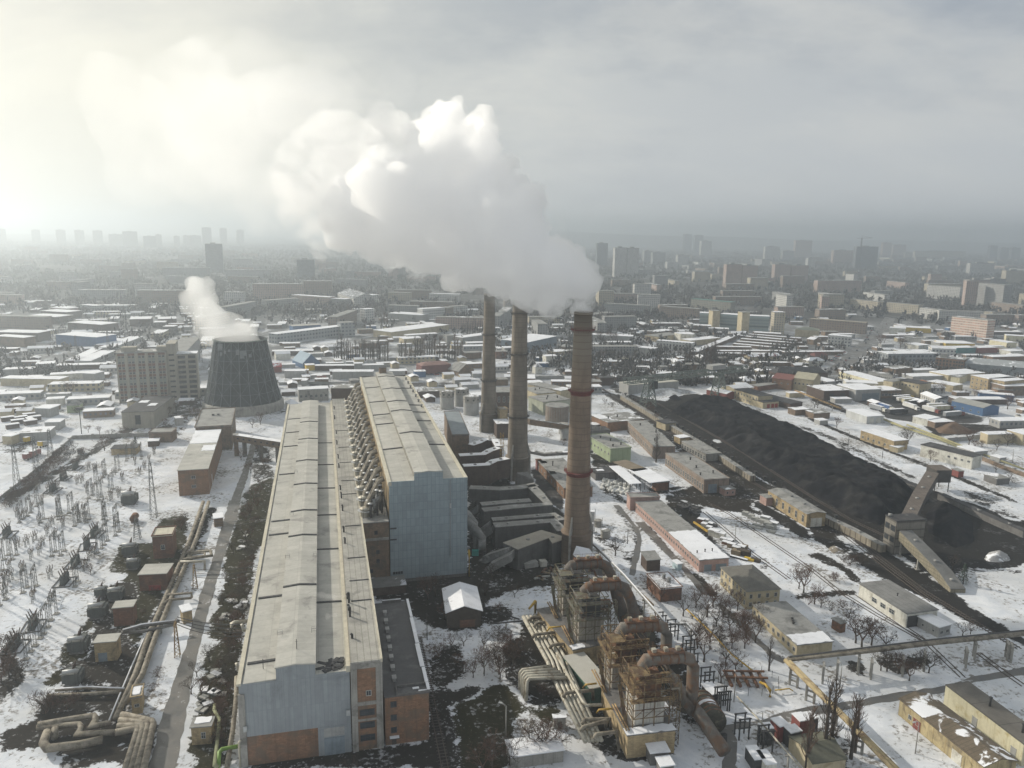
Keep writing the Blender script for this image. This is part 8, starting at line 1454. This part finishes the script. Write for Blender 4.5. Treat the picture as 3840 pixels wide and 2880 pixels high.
while n<250 and tries<9000:
 tries+=1;y=950+(r5.random()**1.4)*3600;x=r5.uniform(-.72,.78)*y;ci=r5.choice([0,1,1,2,2,2,3,4]);k=r5.choice([0,0,1,1,1,2,3,4]if y>1300 else[0,1,1,2]);rr_=[24,36,46,19,31][k]
 if y<1250 and x>250 and x<900 and y<1050:continue
 if not free(x,y,rr_):continue
 rz=(.18 if x>0 else-.1)+(math.pi/2 if r5.random()<.35 else 0)+r5.uniform(-.05,.05);foot.append((x,y,rr_));o=put('block_of_flats',BM[ci][k],None,(x,y,0),rz);n+=1
 tag(o,'%s %s storey flats among trees in the %s hazy district beyond the works'%(FN[ci],'five' if k<3 else 'nine','left' if x<0 else 'right'),'block of flats','%s %s storey flats %s'%(FN[ci],'five' if k<3 else 'nine','left' if x<0 else 'right'))
def shed_mesh(L_,Wd,h,m,rm,g):
 b=MB();b.box(-L_/2,L_/2,-Wd/2,Wd/2,-.5,h,0)
 if g:b.sheetbox([(-L_/2-.4,-Wd/2-.5,h+.1),(L_/2+.4,-Wd/2-.5,h+.1),(L_/2+.4,0,h+g),(-L_/2-.4,0,h+g)],.2,1);b.sheetbox([(-L_/2-.4,0,h+g+.002),(L_/2+.4,0,h+g+.002),(L_/2+.4,Wd/2+.5,h+.1),(-L_/2-.4,Wd/2+.5,h+.1)],.2,1)
 else:b.box(-L_/2-.2,L_/2+.2,-Wd/2-.2,Wd/2+.2,h+.002,h+.3,1)
 return b.mesh('shed',[m,rm])
SHM=[shed_mesh(L_,Wd,h,m,rm,g)for L_,Wd,h,m,rm,g in((18,8,4.5,fac('shed brown',(.2,.15,.11),3,5,.4,.3),SNOW,0),(27,10,5,fac('shed grey',(.31,.31,.3),3.4,6,.5,.3),SNOW,0),(14,8,3.6,GREYW,SNOW,1.6),(36,12,6,fac('shed cream',(.42,.37,.26),4,3.4,.5,.45),SNOWP,0),(10,7,3.2,BRICKD,SNOW,1.4),(22,9,4.6,fac('shed white',(.5,.49,.46),3.2,5.2,.4,.32),SNOW,2),(18,10,5,BRICKB,FELT,0),(40,10,4,BRICKD,SNOW,0),(12,8,3.4,BLUEW,SNOW,0))]
SHR=[10,14,8,19,6,12,10,20.5,7];SN_=['brown','grey','small grey gabled','large cream','small dark gabled','white gabled','brown felt roofed','long dark','small blue'];n=0;tries=0
while n<300 and tries<20000:
 tries+=1;y=470+(r5.random()**1.2)*800;x=r5.uniform(-.72,.76)*y;k=r5.choice([0,1,2,2,3,4,4,5,6,7,8]if x>-200 else[0,1,2,3,4,5,7,7])
 if y<560 and-150<x<330:continue
 if not free(x,y,SHR[k]*.8):continue
 foot.append((x,y,SHR[k]));o=put('shed',SHM[k],None,(x,y,0),(.1 if x>0 else.3)+(math.pi/2 if r5.random()<.3 else 0)+r5.uniform(-.1,.1));n+=1;tag(o,'%s shed in the snowy maze of yards on the %s beyond the works'%(SN_[k],'left' if x<-50 else 'right'),'shed','%s sheds %s'%(SN_[k],'left' if x<-50 else 'right'))
gm=[shed_mesh(11,6,3,BRICKB,SNOW,0),shed_mesh(16,6,3,GREYW,SNOWP,0),shed_mesh(9,7,4,CREAM,SNOW,1.5)];n=0;tries=0
while n<230 and tries<16000:
 tries+=1;y=500+(r5.random()**1.1)*620;x=r5.uniform(-.7,.74)*y;k=r5.choice((0,0,1,2))
 if(y<580 and-150<x<330)or not free(x,y,5):continue
 foot.append((x,y,6.5));tag(put('yard_garage',gm[k],None,(x,y,0),(.1 if x>0 else.3)+(math.pi/2 if r5.random()<.35 else 0)+r5.uniform(-.1,.1)),'%s garage squeezed between larger roofs on the %s beyond the works'%(('low brown','longer grey','small cream gabled')[k],'left' if x<-50 else 'right'),'garage','%s yard garages %s'%(('low brown','longer grey','small cream gabled')[k],'left' if x<-50 else 'right'));n+=1
 # market stalls at the left edge
st=shed_mesh(7,3.4,2.8,BRICKD,SNOW,0)
for i in range(46):
 u,w=r5.random(),r5.random();p=G(17,-20+u*380+w*60,1180+w*250)
 if free(p[0],p[1],2.5):foot.append((p[0],p[1],3.5));tag(put('market_stall',st,None,p,.75+r5.uniform(-.05,.05)+(math.pi/2 if r5.random()<.2 else 0)),'snow topped stall in the crowded market by the frozen street at the left','market stall','market stalls at the left')
 # hills on the horizon
hb=MB();rh=random.Random(5);xs=list(range(-9000,11001,250));prev=None
def hill(x,k):return max(0,(55+42*math.sin(x/2100.+k)+22*math.sin(x/870.+k*2)+8*math.sin(x/310.))*(1.0 if-2500<x<6500 else.45))
for j,(yy,k,f)in enumerate(((7600,0,0),(8200,.3,1),(9200,.6,1.15),(10400,.9,0))):
 row=[(x,yy,hill(x,k)*f-.5)for x in xs]
 if prev:
  for i in range(len(xs)-1):hb.add([prev[i],prev[i+1],row[i+1],row[i]],[(0,1,2,3)],0,True)
 prev=row
tag(hb.build('hills',mat('wooded hills',(.05,.056,.06),.3,.004),uv=False),kind='structure')
# ------------------------------------------------------------------ leafless trees
def bare_tree(seed,h,spread,up,depth=5,poplar=False,bush=False):
 """trunk mesh and a crown mesh of limbs forking down to twigs"""
 rr=random.Random(seed);tr_,cr_=MB(),MB()
 def limb(p,d,L_,r,lv):
  q=p;pts=[p];rs=[r];dd=d
  for k in range(2):
   dd=(dd+Vector((rr.gauss(0,.16),rr.gauss(0,.16),rr.gauss(.03,.08)))).normalized();q=q+dd*L_*.5;pts.append(q);rs.append(r*(.82 if k==0 else.62))
  (cr_).tube(pts,rs,3 if lv>1 else 5,0,False,False)
  if lv>=depth:return
  for k in range(rr.choice((2,3,3)if lv<3 else(2,2,3))):
   a=Vector((rr.gauss(0,1),rr.gauss(0,1),rr.gauss(.1,.5))).normalized();nd=(dd*(.8 if not poplar else 1.1)+a*spread+Vector((0,0,up))).normalized();s=rr.uniform(.45,1.0);limb(pts[1]+(pts[2]-pts[1])*s,nd,L_*rr.uniform(.58,.8),max(.024,r*.6),lv+1)
 th=0 if bush else h*(.24 if not poplar else.97);r0=h*.02+.05
 if not bush:tr_.tube([(0,0,-.3),(rr.uniform(-.1,.1),rr.uniform(-.1,.1),th*.5),(rr.uniform(-.15,.15),rr.uniform(-.15,.15),th)],[r0*1.25,r0,r0*(.8 if not poplar else.12)],6)
 if poplar:
  for k in range(46):f=.1+.87*(k/46)**.9;a=rr.uniform(0,6.28);limb(Vector((0,0,th*f)),Vector((math.cos(a)*.5,math.sin(a)*.5,1)).normalized(),h*.15*(1.15-.65*f),r0*.22,depth-2)
 elif bush:
  for k in range(9):a=rr.uniform(0,6.28);limb(Vector((rr.uniform(-.4,.4)*h*.2,rr.uniform(-.4,.4)*h*.2,-.1)),Vector((math.cos(a)*.7,math.sin(a)*.7,1)).normalized(),h*.38,.05,2)
 else:
  for k in range(5):a=k*1.26+rr.uniform(-.4,.4);limb(Vector((0,0,th*rr.uniform(.75,1))),Vector((math.cos(a)*.75,math.sin(a)*.75,.9)).normalized(),h*.3,r0*.6,1)
 return tr_,cr_
TV={}
def tree_kind(key,seed,h,spread,up,tm,**kw):
 t,c=bare_tree(seed,h,spread,up,**kw);TV[key]=(t.mesh('trunk',BARK,uv=False)if t.v else None,c.mesh('crown',tm,uv=False),h)
for i in range(4):tree_kind('round%d'%i,40+i,8,.8,.1,[TWIG,TWIGR][i>1],depth=6)
for i in range(3):tree_kind('poplar%d'%i,60+i,16,.4,.55,[TWIG,TWIG,TWIGR][i],depth=5,poplar=True)
for i in range(2):tree_kind('bush%d'%i,80+i,4,.85,.08,[TWIGR,TWIG][i],depth=6,bush=True)
rt=random.Random(77)
def tree(kind,v,x,y,h,label,group,name='bare_tree',cat='tree'):
 ks=[k for k in TV if k.startswith(kind)];t,c,h0=TV[rt.choice(ks)];p=G(v,x,y);s=h/h0*rt.uniform(.9,1.12);r=thing(name,label,cat,p,rt.uniform(0,6.28),group);r.scale=(s,s,s)
 if t:put('trunk',t,r)
 put('crown',c,r)
def grove(kind,v,lst,label,group,**kw):
 for x,y,h in lst:tree(kind,v,x,y,h,label,group,**kw)
grove('round',1,((575,432,5),(1450,500,6),(1480,300,6),(1560,205,7),(1600,420,5),(1280,1200,6),(1330,985,6),(1385,780,5),(1410,620,5),(1150,150,6),(1250,1080,5),(1215,1190,6)),'small crooked bare tree beside the works road','bare trees along the works road');grove('round',1,[(1640-i*9+rt.uniform(-60,10),60+i*62+rt.uniform(-25,25),rt.uniform(4.5,7))for i in range(24)],'brown bare tree in the overgrown strip between road and turbine hall','trees in the strip beside the turbine hall');grove('bush',1,[(1600-i*9+rt.uniform(-80,30),60+i*62+rt.uniform(-25,25),rt.uniform(3,4.5))for i in range(24)],'brown shrub in the overgrown strip between road and turbine hall','shrubs in the strip beside the turbine hall',name='bare_bush',cat='bush');grove('round',5,[(1690-i*12+rt.uniform(-30,20),1130+i*42,rt.uniform(5,7))for i in range(12)],'dim bare tree in the shaded far end of the strip beside the turbine hall','trees at the far end of the strip')
grove('bush',3,[(rt.uniform(80,230),rt.uniform(820,1010),rt.uniform(3,5))for i in range(10)]+[(rt.uniform(380,430),rt.uniform(1000,1240),3)for i in range(4)],'brown shrub in the thicket left of the pipe rack','shrubs left of the pipe rack',name='bare_bush',cat='bush');grove('bush',4,[(rt.uniform(0,260),rt.uniform(640,900),rt.uniform(2.5,4))for i in range(10)],'brown shrub under the orchard trees','shrubs in the orchard',name='bare_bush',cat='bush');grove('bush',1,((1010,1085,4),(970,1172,3),(700,960,3),(1180,150,4),(900,690,3),(980,560,3)),'bare bush beside the old pipelines','bushes by the pipelines',name='bare_bush',cat='bush')
grove('round',1,((20,1010,9),(60,1085,8),(10,1120,8),(100,1105,7),(40,950,8),(130,1080,6)),'dark bare tree crowding the left edge below the switchyard','bare trees at the left edge');grove('bush',1,((320,1290,5),(290,1310,5),(360,1270,5),(420,1290,4),(270,1260,5),(470,1250,4)),'dense brown bush in the hollow above the crooked pipes','bushes in the dark hollow',name='bare_bush',cat='bush')
grove('round',2,((1240,570,9),(1290,605,8),(1190,590,8),(1300,720,7)),'bare tree in the shade left of the timber barn','bare trees left of the barn');grove('round',2,((1340,905,6),(1420,885,6),(1550,905,7),(1480,1085,6),(1260,965,5),(1690,1085,8),(1650,1095,7)),'bare tree on the snow in front of the timber barn','bare trees in front of the barn');grove('round',2,((1600,1660,8),(1710,1640,8),(1540,1700,8),(700,1690,5)),'bare tree with brownish twigs at the bottom edge','bare trees at the bottom edge')
grove('bush',2,((1250,960,3),(1300,930,3),(1380,990,4),(1420,1060,4),(1210,930,3)),'dark bush on the thawed patch beside the service track','bushes by the service track',name='bare_bush',cat='bush')
grove('round',3,((120,1065,8),(210,1000,7),(245,930,6),(185,905,6),(160,960,5)),'reddish bare tree in the thicket left of the pipe rack','thicket left of the pipe rack');grove('round',3,((330,1545,9),(385,1565,9),(455,1545,10),(500,1530,7)),'tall bare tree with brown twigs in front of the lower pipe rack','bare trees in front of the pipe rack');grove('round',3,((220,575,6),(120,685,5),(75,470,7),(30,560,7),(170,330,5)),'bare tree in the dim yard under the boiler house','bare trees under the boiler house');tree('round',3,860,312,9,'lone bare tree beside the conduit at the nearest chimney foot',None);tree('round',3,25,1062,9,'tall slim bare tree at the edge of the dark lawn',None)
grove('round',3,((1150,605,8),(1090,565,7),(1190,560,7),(1110,520,7),(1060,520,6)),'reddish bare tree in the clump beside the snowy pump house','clump by the pump house');grove('round',3,((1290,695,9),(1370,640,9),(1440,700,10),(1480,640,9),(1500,760,8),(1380,900,9),(1420,985,10),(1460,860,8),(1560,1000,9),(1530,1120,8),(1600,900,8),(1650,800,7),(1680,900,7),(1620,1045,7),(1340,860,8),(1580,700,6),(1690,835,9),(1400,760,8),(1520,880,8)),'dark leafless tree in the orchard behind the peak boilers','leafless orchard');grove('round',4,((160,822,9),(225,862,8),(60,785,8),(250,725,8),(20,700,9),(110,660,7)),'dark bare tree along the path below the hipped yellow house','trees below the yellow house')
grove('round',4,((530,545,10),(600,620,7),(500,520,7),(640,640,6)),'bare tree with wide crown between the yellow house and the whitewashed workshop','trees between house and workshop');grove('round',4,((900,890,12),(860,865,10),(960,880,9),(1050,900,7),(820,705,6)),'big reddish brown bare tree behind the pipe bridge','big trees behind the pipe bridge');grove('bush',4,((740,472,4),(820,375,5),(880,372,5),(700,660,4),(780,640,4),(560,620,4),(640,600,4)),'bare bush on the snowy embankment','bushes on the embankment',name='bare_bush',cat='bush');grove('round',4,((1200,1105,7),(1060,1045,8),(1130,1060,8),(1290,1045,7),(1325,1055,8),(1020,1040,7),(1540,820,5),(1590,810,5)),'dark bare tree under the elevated pipe bridge','trees under the pipe bridge')
grove('poplar',4,((310,1042,11),(660,1590,21),(700,1560,18),(545,1670,16),(830,1600,18),(855,1560,16),(565,1610,13)),'tall narrow bare poplar among the elevated pipes of the lower right','poplars at the lower right',name='bare_poplar');tree('poplar',7,1095,1218,16,'tall lone bare tree standing beside the long shabby workshop',None)
grove('round',7,((1070,930,8),(1100,965,7),(1380,1190,6),(1050,900,7)),'bare tree along the coal store wall','trees along the coal store wall');grove('bush',7,((820,872,5),(900,882,5),(860,860,5),(960,850,4),(780,850,4),(520,1110,5)),'brown bush behind the orange brick flat building','bushes behind the brick building',name='bare_bush',cat='bush')
grove('round',22,((1010,180,10),(960,150,7),(1240,362,7),(1920,472,6),(2060,562,6),(1640,190,11),(1930,245,8),(2040,195,9),(1470,1485,7),(560,130,6),(620,110,6)),'bare tree on the open snow east of the coal yard','trees east of the coal yard');grove('bush',22,((250,1605,4),(400,1425,5),(490,1430,5),(340,1400,4),(1300,380,3),(2100,580,4),(1700,200,5),(1780,210,5)),'bare bush near the coal yard','bushes near the coal yard',name='bare_bush',cat='bush')
grove('round',5,((650,1145,9),(460,1155,7),(520,1185,6),(770,1055,7),(550,1032,5),(620,1042,5),(690,1060,6)),'bare tree along the far wall of the switchyard','trees along the far switchyard wall');grove('round',5,((1050,932,8),(1000,932,7),(1180,902,10),(1220,962,11),(1100,900,8),(1250,860,8),(1140,980,7),(1030,1000,6)),'bare tree below the office slab','trees below the office slab');grove('round',5,((1580,1455,8),(1150,1600,6),(1130,1640,6),(960,1155,6),(1570,1002,8),(1620,982,8),(1500,1205,6),(1560,1285,7),(1600,1150,7)),'bare tree in the strip under the covered footbridge','trees by the footbridge')
grove('bush',5,[(60+i*22,1492-i*18.2+rt.uniform(-8,8),rt.uniform(4,6.5))for i in range(18)]+[(40+i*13,1500-i*12.6+rt.uniform(-14,10),rt.uniform(3.5,6))for i in range(30)],'brown bush in the overgrown strip along the switchyard wall','overgrown strip along the wall',name='bare_bush',cat='bush');grove('bush',17,[(800+i*16,1240-i*18,rt.uniform(4,6))for i in range(10)],'dark bush in the hedge at the street bend','hedge at the street bend',name='bare_bush',cat='bush')
grove('round',17,((740,1060,11),(690,1050,9),(250,1260,8),(120,1190,7),(1090,960,7),(1160,880,7)),'bare tree among the sheds by the frozen street','trees by the frozen street');grove('poplar',18,[(700+i*22+rt.uniform(-8,8),836+rt.uniform(-22,8),rt.uniform(14,24))for i in range(26)],'tall bare poplar in the row beyond the two long halls','poplar row beyond the halls',name='bare_poplar');grove('poplar',18,[(1380+i*26+rt.uniform(-8,8),860+rt.uniform(-20,10)-(i>8)*30,rt.uniform(14,24))for i in range(26)],'tall bare poplar standing in snow left of the chimneys','poplars left of the chimneys',name='bare_poplar')
grove('poplar',18,[(2030+i*26,560+rt.uniform(-15,15),rt.uniform(12,18))for i in range(9)]+[(830+i*14,415+rt.uniform(-10,5),rt.uniform(14,22))for i in range(7)]+[(1190+i*30,480,18)for i in range(3)],'tall bare poplar near the snowy factory yards','poplars of the factory yards',name='bare_poplar');grove('poplar',20,[(570+i*14,905+rt.uniform(-25,8),rt.uniform(16,26))for i in range(9)]+[(400,880,22),(310,800,12),(860,890,14),(930,900,14)],'tall bare poplar beyond the lattice crane','poplars beyond the crane',name='bare_poplar')
grove('round',19,((1260,832,12),(1380,835,13),(2170,880,12),(2080,800,11),(740,900,8),(690,960,6),(1330,640,12),(1240,640,12),(1740,700,16),(1400,650,12)),'bare tree by the tram loop','trees by the tram loop');grove('round',20,((1040,955,13),(990,930,10),(1430,900,7),(1590,900,8),(1540,700,10),(1730,1330,9),(1260,1100,8),(1180,1090,8),(760,1110,7)),'bare tree in the gardens beyond the coal heap','trees beyond the coal heap');grove('round',21,((930,700,13),(980,710,11),(720,690,14),(760,660,12),(40,1330,9),(270,1530,7),(1000,1640,9),(1360,1180,11),(1270,1150,9),(1580,1200,7),(1700,1230,9),(2040,1340,12),(1260,1180,8),(700,1060,7)),'bare tree around the lorry park','trees around the lorry park')
def conifer(label,v,x,y,h):
 r=thing('fir_tree',label,'tree',G(v,x,y));t=MB();t.tube([(0,0,-.2),(0,0,h*.95)],[h*.03,.03],6);t.build('trunk',BARK,r);c=MB();q=random.Random(int(x))
 for i in range(420):
  f=q.random()**.8;z=h*(.1+.9*f);rad=h*.27*(1-f)+.1;a=q.uniform(0,6.28);rr_=rad*q.uniform(.35,1);p=Vector((math.cos(a)*rr_,math.sin(a)*rr_,z-rr_*.3));u=Vector((math.cos(a),math.sin(a),-.35)).normalized();s=q.uniform(.25,.5)*h/7;w=u.cross(Vector((0,0,1))).normalized()
  c.add([p-w*s*.35,p+w*s*.35,p+u*s+Vector((0,0,-.1)),p+Vector((0,0,s*.3))],[(0,1,2),(0,2,3),(1,3,2)])
 c.build('crown',PINEM,r,uv=False)
conifer('dark green fir tree at the foot of the lower conveyor gallery',22,1580,1630,8);conifer('small pointed fir tree at the back of the switchyard',5,845,1135,7.5);conifer('dark pine in front of the green grey factory',20,700,470,14);conifer('broad dark pine beside the lattice crane',20,500,880,10)
# the far wooded quarter reads as one brown grey mass of crowns between the blocks
def woods():
 rs=np.random.RandomState(9);N=40000;y=640+(rs.rand(N)**1.5)*5200;x=(rs.rand(N)*1.56-.76)*y;h=rs.uniform(6,13,N)*np.where(y>1100,1.0,.75);r=h*rs.uniform(.28,.5,N)
 cl=np.sin(x/95.)+np.sin(y/130.+x/210.)+np.sin((x+y)/57.)*.7+rs.randn(N)*.5;ok=cl>np.where(y>1100,-1.4,.35)
 fx=np.array([f[0]for f in foot]);fy=np.array([f[1]for f in foot]);fr=np.array([f[2]for f in foot])
 for i in range(N):
  if ok[i]and((np.hypot(fx-x[i],fy-y[i])<fr*.62).any()or not free_av(x[i],y[i])):ok[i]=False
 x,y,h,r=x[ok],y[ok],h[ok],r[ok];n=len(x);k=9
 a=rs.rand(n,k)*6.28;rad=rs.rand(n,k)**.5*r[:,None];cz=h[:,None]*(.3+.65*rs.rand(n,k));c=np.stack([x[:,None]+np.cos(a)*rad,y[:,None]+np.sin(a)*rad,cz],-1).reshape(-1,3);s=np.repeat(h,k)*.2
 V4=rs.randn(len(c),4,3)*np.array([.55,.55,1.0])*s[:,None,None]+c[:,None,:];V4[:,0,2]-=s*.8
 co=V4.reshape(-1,3);co[:,2]=np.maximum(co[:,2],.1);b=np.arange(len(c))*4;F=np.concatenate([np.stack([b+i,b+j,b+l],1)for i,j,l in((0,1,2),(0,2,3),(0,3,1),(1,3,2))]).astype(np.int32)
 me=bpy.data.meshes.new('woods');me.vertices.add(len(co));me.vertices.foreach_set('co',co.ravel());me.loops.add(F.size);me.loops.foreach_set('vertex_index',F.ravel());me.polygons.add(len(F));me.polygons.foreach_set('loop_start',np.arange(0,F.size,3,dtype=np.int32));me.polygons.foreach_set('loop_total',np.full(len(F),3,np.int32));me.update();me.materials.append(mat('far twigs',(.06,.058,.055),.35,.05));tag(put('woods',me),kind='stuff')
def free_av(x,y):
 for i in range(len(AV)-1):
  a,c=AV[i],AV[i+1];t=max(0,min(1,((x-a[0])*(c[0]-a[0])+(y-a[1])*(c[1]-a[1]))/((c-a)@(c-a))))
  if math.hypot(x-a[0]-t*(c[0]-a[0]),y-a[1]-t*(c[1]-a[1]))<14:return False
 return True
woods()
# ------------------------------------------------------------------ steam
PUFFS=[]
def plume(name,label,puffs,dens,aniso,voxel,seed,sub=7,lump=.55,disp=(),mname=None,wisp=None):
 """billowing steam: overlapping balls with smaller balls over their skins, merged into one skin and filled with an even white vapour"""
 r2=random.Random(seed);bm=bmesh.new()
 def ball(c,r,s=2):
  bmesh.ops.create_icosphere(bm,subdivisions=s,radius=r,matrix=Matrix.Translation(Vector(c)))
 PUFFS.extend(puffs)
 for c,r in puffs:
  ball(c,r)
  for k in range(sub):
   d=Vector((r2.gauss(0,1),r2.gauss(0,1),r2.gauss(0,1))).normalized();q=r*r2.uniform(.3,lump)
   cc=Vector(c)+d*(r*1.0-q*.25);ball(cc,q)
   for j in range(3):
    d2=(d+Vector((r2.gauss(0,1),r2.gauss(0,1),r2.gauss(0,1)))*.7).normalized();ball(cc+d2*q*.85,q*r2.uniform(.3,.5),1)
 me=bpy.data.meshes.new(name);bm.to_mesh(me);bm.free()
 me.materials.append(vol_mat(mname or name,(.998,.998,.999),dens,aniso,wisp))
 o=put(name,me);rm=o.modifiers.new('skin','REMESH');rm.mode='VOXEL';rm.voxel_size=voxel;rm.use_smooth_shade=True
 for sz,st in disp:
  tx=bpy.data.textures.new(name+'_billow','CLOUDS');tx.noise_scale=sz;tx.noise_depth=3
  dm=o.modifiers.new('billow','DISPLACE');dm.texture=tx;dm.strength=st;dm.mid_level=.5;dm.texture_coords='GLOBAL'
 rm=o.modifiers.new('healed_skin','REMESH');rm.mode='VOXEL';rm.voxel_size=voxel*.9;rm.use_smooth_shade=True
 return tag(o,label,'steam plume')
def puffpx(lst,depth,jit,seed,v=0,slope=0.0,x0=1262):
 r2=random.Random(seed);out=[]
 for x,y,r in lst:
  d=depth+(x0-x)*slope+r2.uniform(-jit,jit);p=D(v,x,y,d);k=np.linalg.norm(p-_C)/FOC*VIEW[v][2]
  out.append((tuple(p),r*k))
 return out
CORE=[(1258,668,17),(1262,650,20),(1264,626,25),(1258,598,34),(1238,590,46),(1195,600,60),(1150,590,60),(1190,548,36),(1120,560,76),(1060,565,66),(1000,555,62),(930,540,56),(870,522,50),(805,520,42),(768,515,30),
 (1110,490,70),(1120,440,50),(1080,405,50),(1030,470,95),(1010,365,70),(1028,295,44),(960,290,52),(908,302,34),(940,400,84),(900,470,84),(850,405,74),(822,345,34),(790,450,72),(745,480,45),
 (1070,612,26),(1000,602,24),(1130,622,30),(1180,636,32)]
plume('steam_plume','huge white billowing steam plume drifting left from the tops of the three chimneys',puffpx(CORE,296,22,3,slope=.10),.27,.62,0.9,5,sub=14,disp=((9,7),(3.5,3.6),(1.6,1.6)),wisp=(.11,.36,.52,.10))
plume('plume_mist','soft torn fringe of steam wrapped around the big plume',puffpx([(x-8,y-4,r*1.12+3)for x,y,r in CORE],298,26,8,slope=.10),.02,.6,2.0,15,sub=9,lump=.6,disp=((16,9),(6,4)),wisp=(.07,.42,.62,.12))
MID=[(770,480,66),(700,445,70),(730,380,66),(690,500,40),(640,440,58),(840,300,46),(770,320,64),(790,255,46),(650,380,60),(690,320,55)]
plume('trailing_steam','bright trailing steam flowing left out of the big plume',puffpx(MID,318,18,9,slope=.08),.075,.6,1.6,16,sub=10,lump=.6,disp=((14,9),(5,4)),wisp=(.05,.40,.62,.12))
MID2=[(600,470,45),(560,420,55),(590,340,60),(520,380,60),(470,420,45),(540,470,32),(700,260,55),(620,270,58),(540,300,60),(470,330,60),(420,390,50),(400,300,60),(640,200,55),(740,210,45),(560,220,60),(480,240,60),(360,340,60),(330,260,70),(420,180,60)]
plume('fading_steam','pale ragged steam thinning out towards the upper left sky',puffpx(MID2,345,25,19,slope=.05),.014,.6,2.4,26,sub=8,lump=.6,disp=((22,10),(8,4)),wisp=(.03,.40,.66,.12))
DIFF=[(640,380,95),(700,330,70),(560,330,95),(520,420,60),(470,270,100),(620,250,90),(420,350,80),(720,230,60),(540,170,80),(820,250,50),(860,190,45),(900,130,35),(380,220,70),(700,150,60),(430,170,70),(320,260,80),(300,370,70),(250,210,70)]
plume('drifting_steam','thin pale veil of steam fading away from the big plume into the sky',puffpx(DIFF,350,40,4,slope=.04),.004,.6,4.0,6,sub=8,disp=((30,7),(12,4)))
TOW=[(514,736,44),(484,724,36),(462,704,34),(446,680,32),(434,654,29),(428,628,24),(416,614,18),(400,644,14),(444,614,16),(404,668,12)]
plume('tower_steam','white steam cloud leaning left above the dark cooling tower',puffpx(TOW,568,6,5),.06,.7,1.6,9,sub=7,disp=((9,4),(3.5,1.6)))
for i,(v,lst,d)in enumerate(((2,((672,566,14),(640,572,16),(600,575,20),(560,572,22),(520,560,20),(480,556,18),(440,560,14)),205),(2,((690,680,10),(660,684,14),(600,690,18),(560,700,22),(545,715,14)),197),(16,((235,800,14),(215,790,24),(190,820,28),(160,855,20),(225,745,18)),330),(16,((205,1290,14),(175,1310,16),(140,1330,12)),288),(6,((640,1385,10),(660,1400,14),(690,1410,10)),275))):
 plume('steam_puff',['wisp of steam blowing left over the near hall roof, upper one','wisp of steam blowing left over the near hall roof, lower one','white puff of steam between the exhaust ducts halfway along the hall','small white puff of steam on the hall roof strip','faint steam over the roof strip near the exhaust pipes'][i],puffpx(lst,d,.6,30+i,v),.12,.6,.45,40+i,sub=6,disp=((2.5,1.0),))
 # ------------------------------------------------------------------ haze
HZTOP=max(222.0,max(c[2]+r*1.75 for c,r in PUFFS)+4)
print('HAZE TOP',HZTOP)
hb=MB();hb.box(-14000,14000,-700,13000,-1.5,HZTOP)
hz_o=hb.build('haze',vol_mat('haze',(.70,.765,.82),.00033,.71),uv=False);tag(hz_o,kind='stuff')
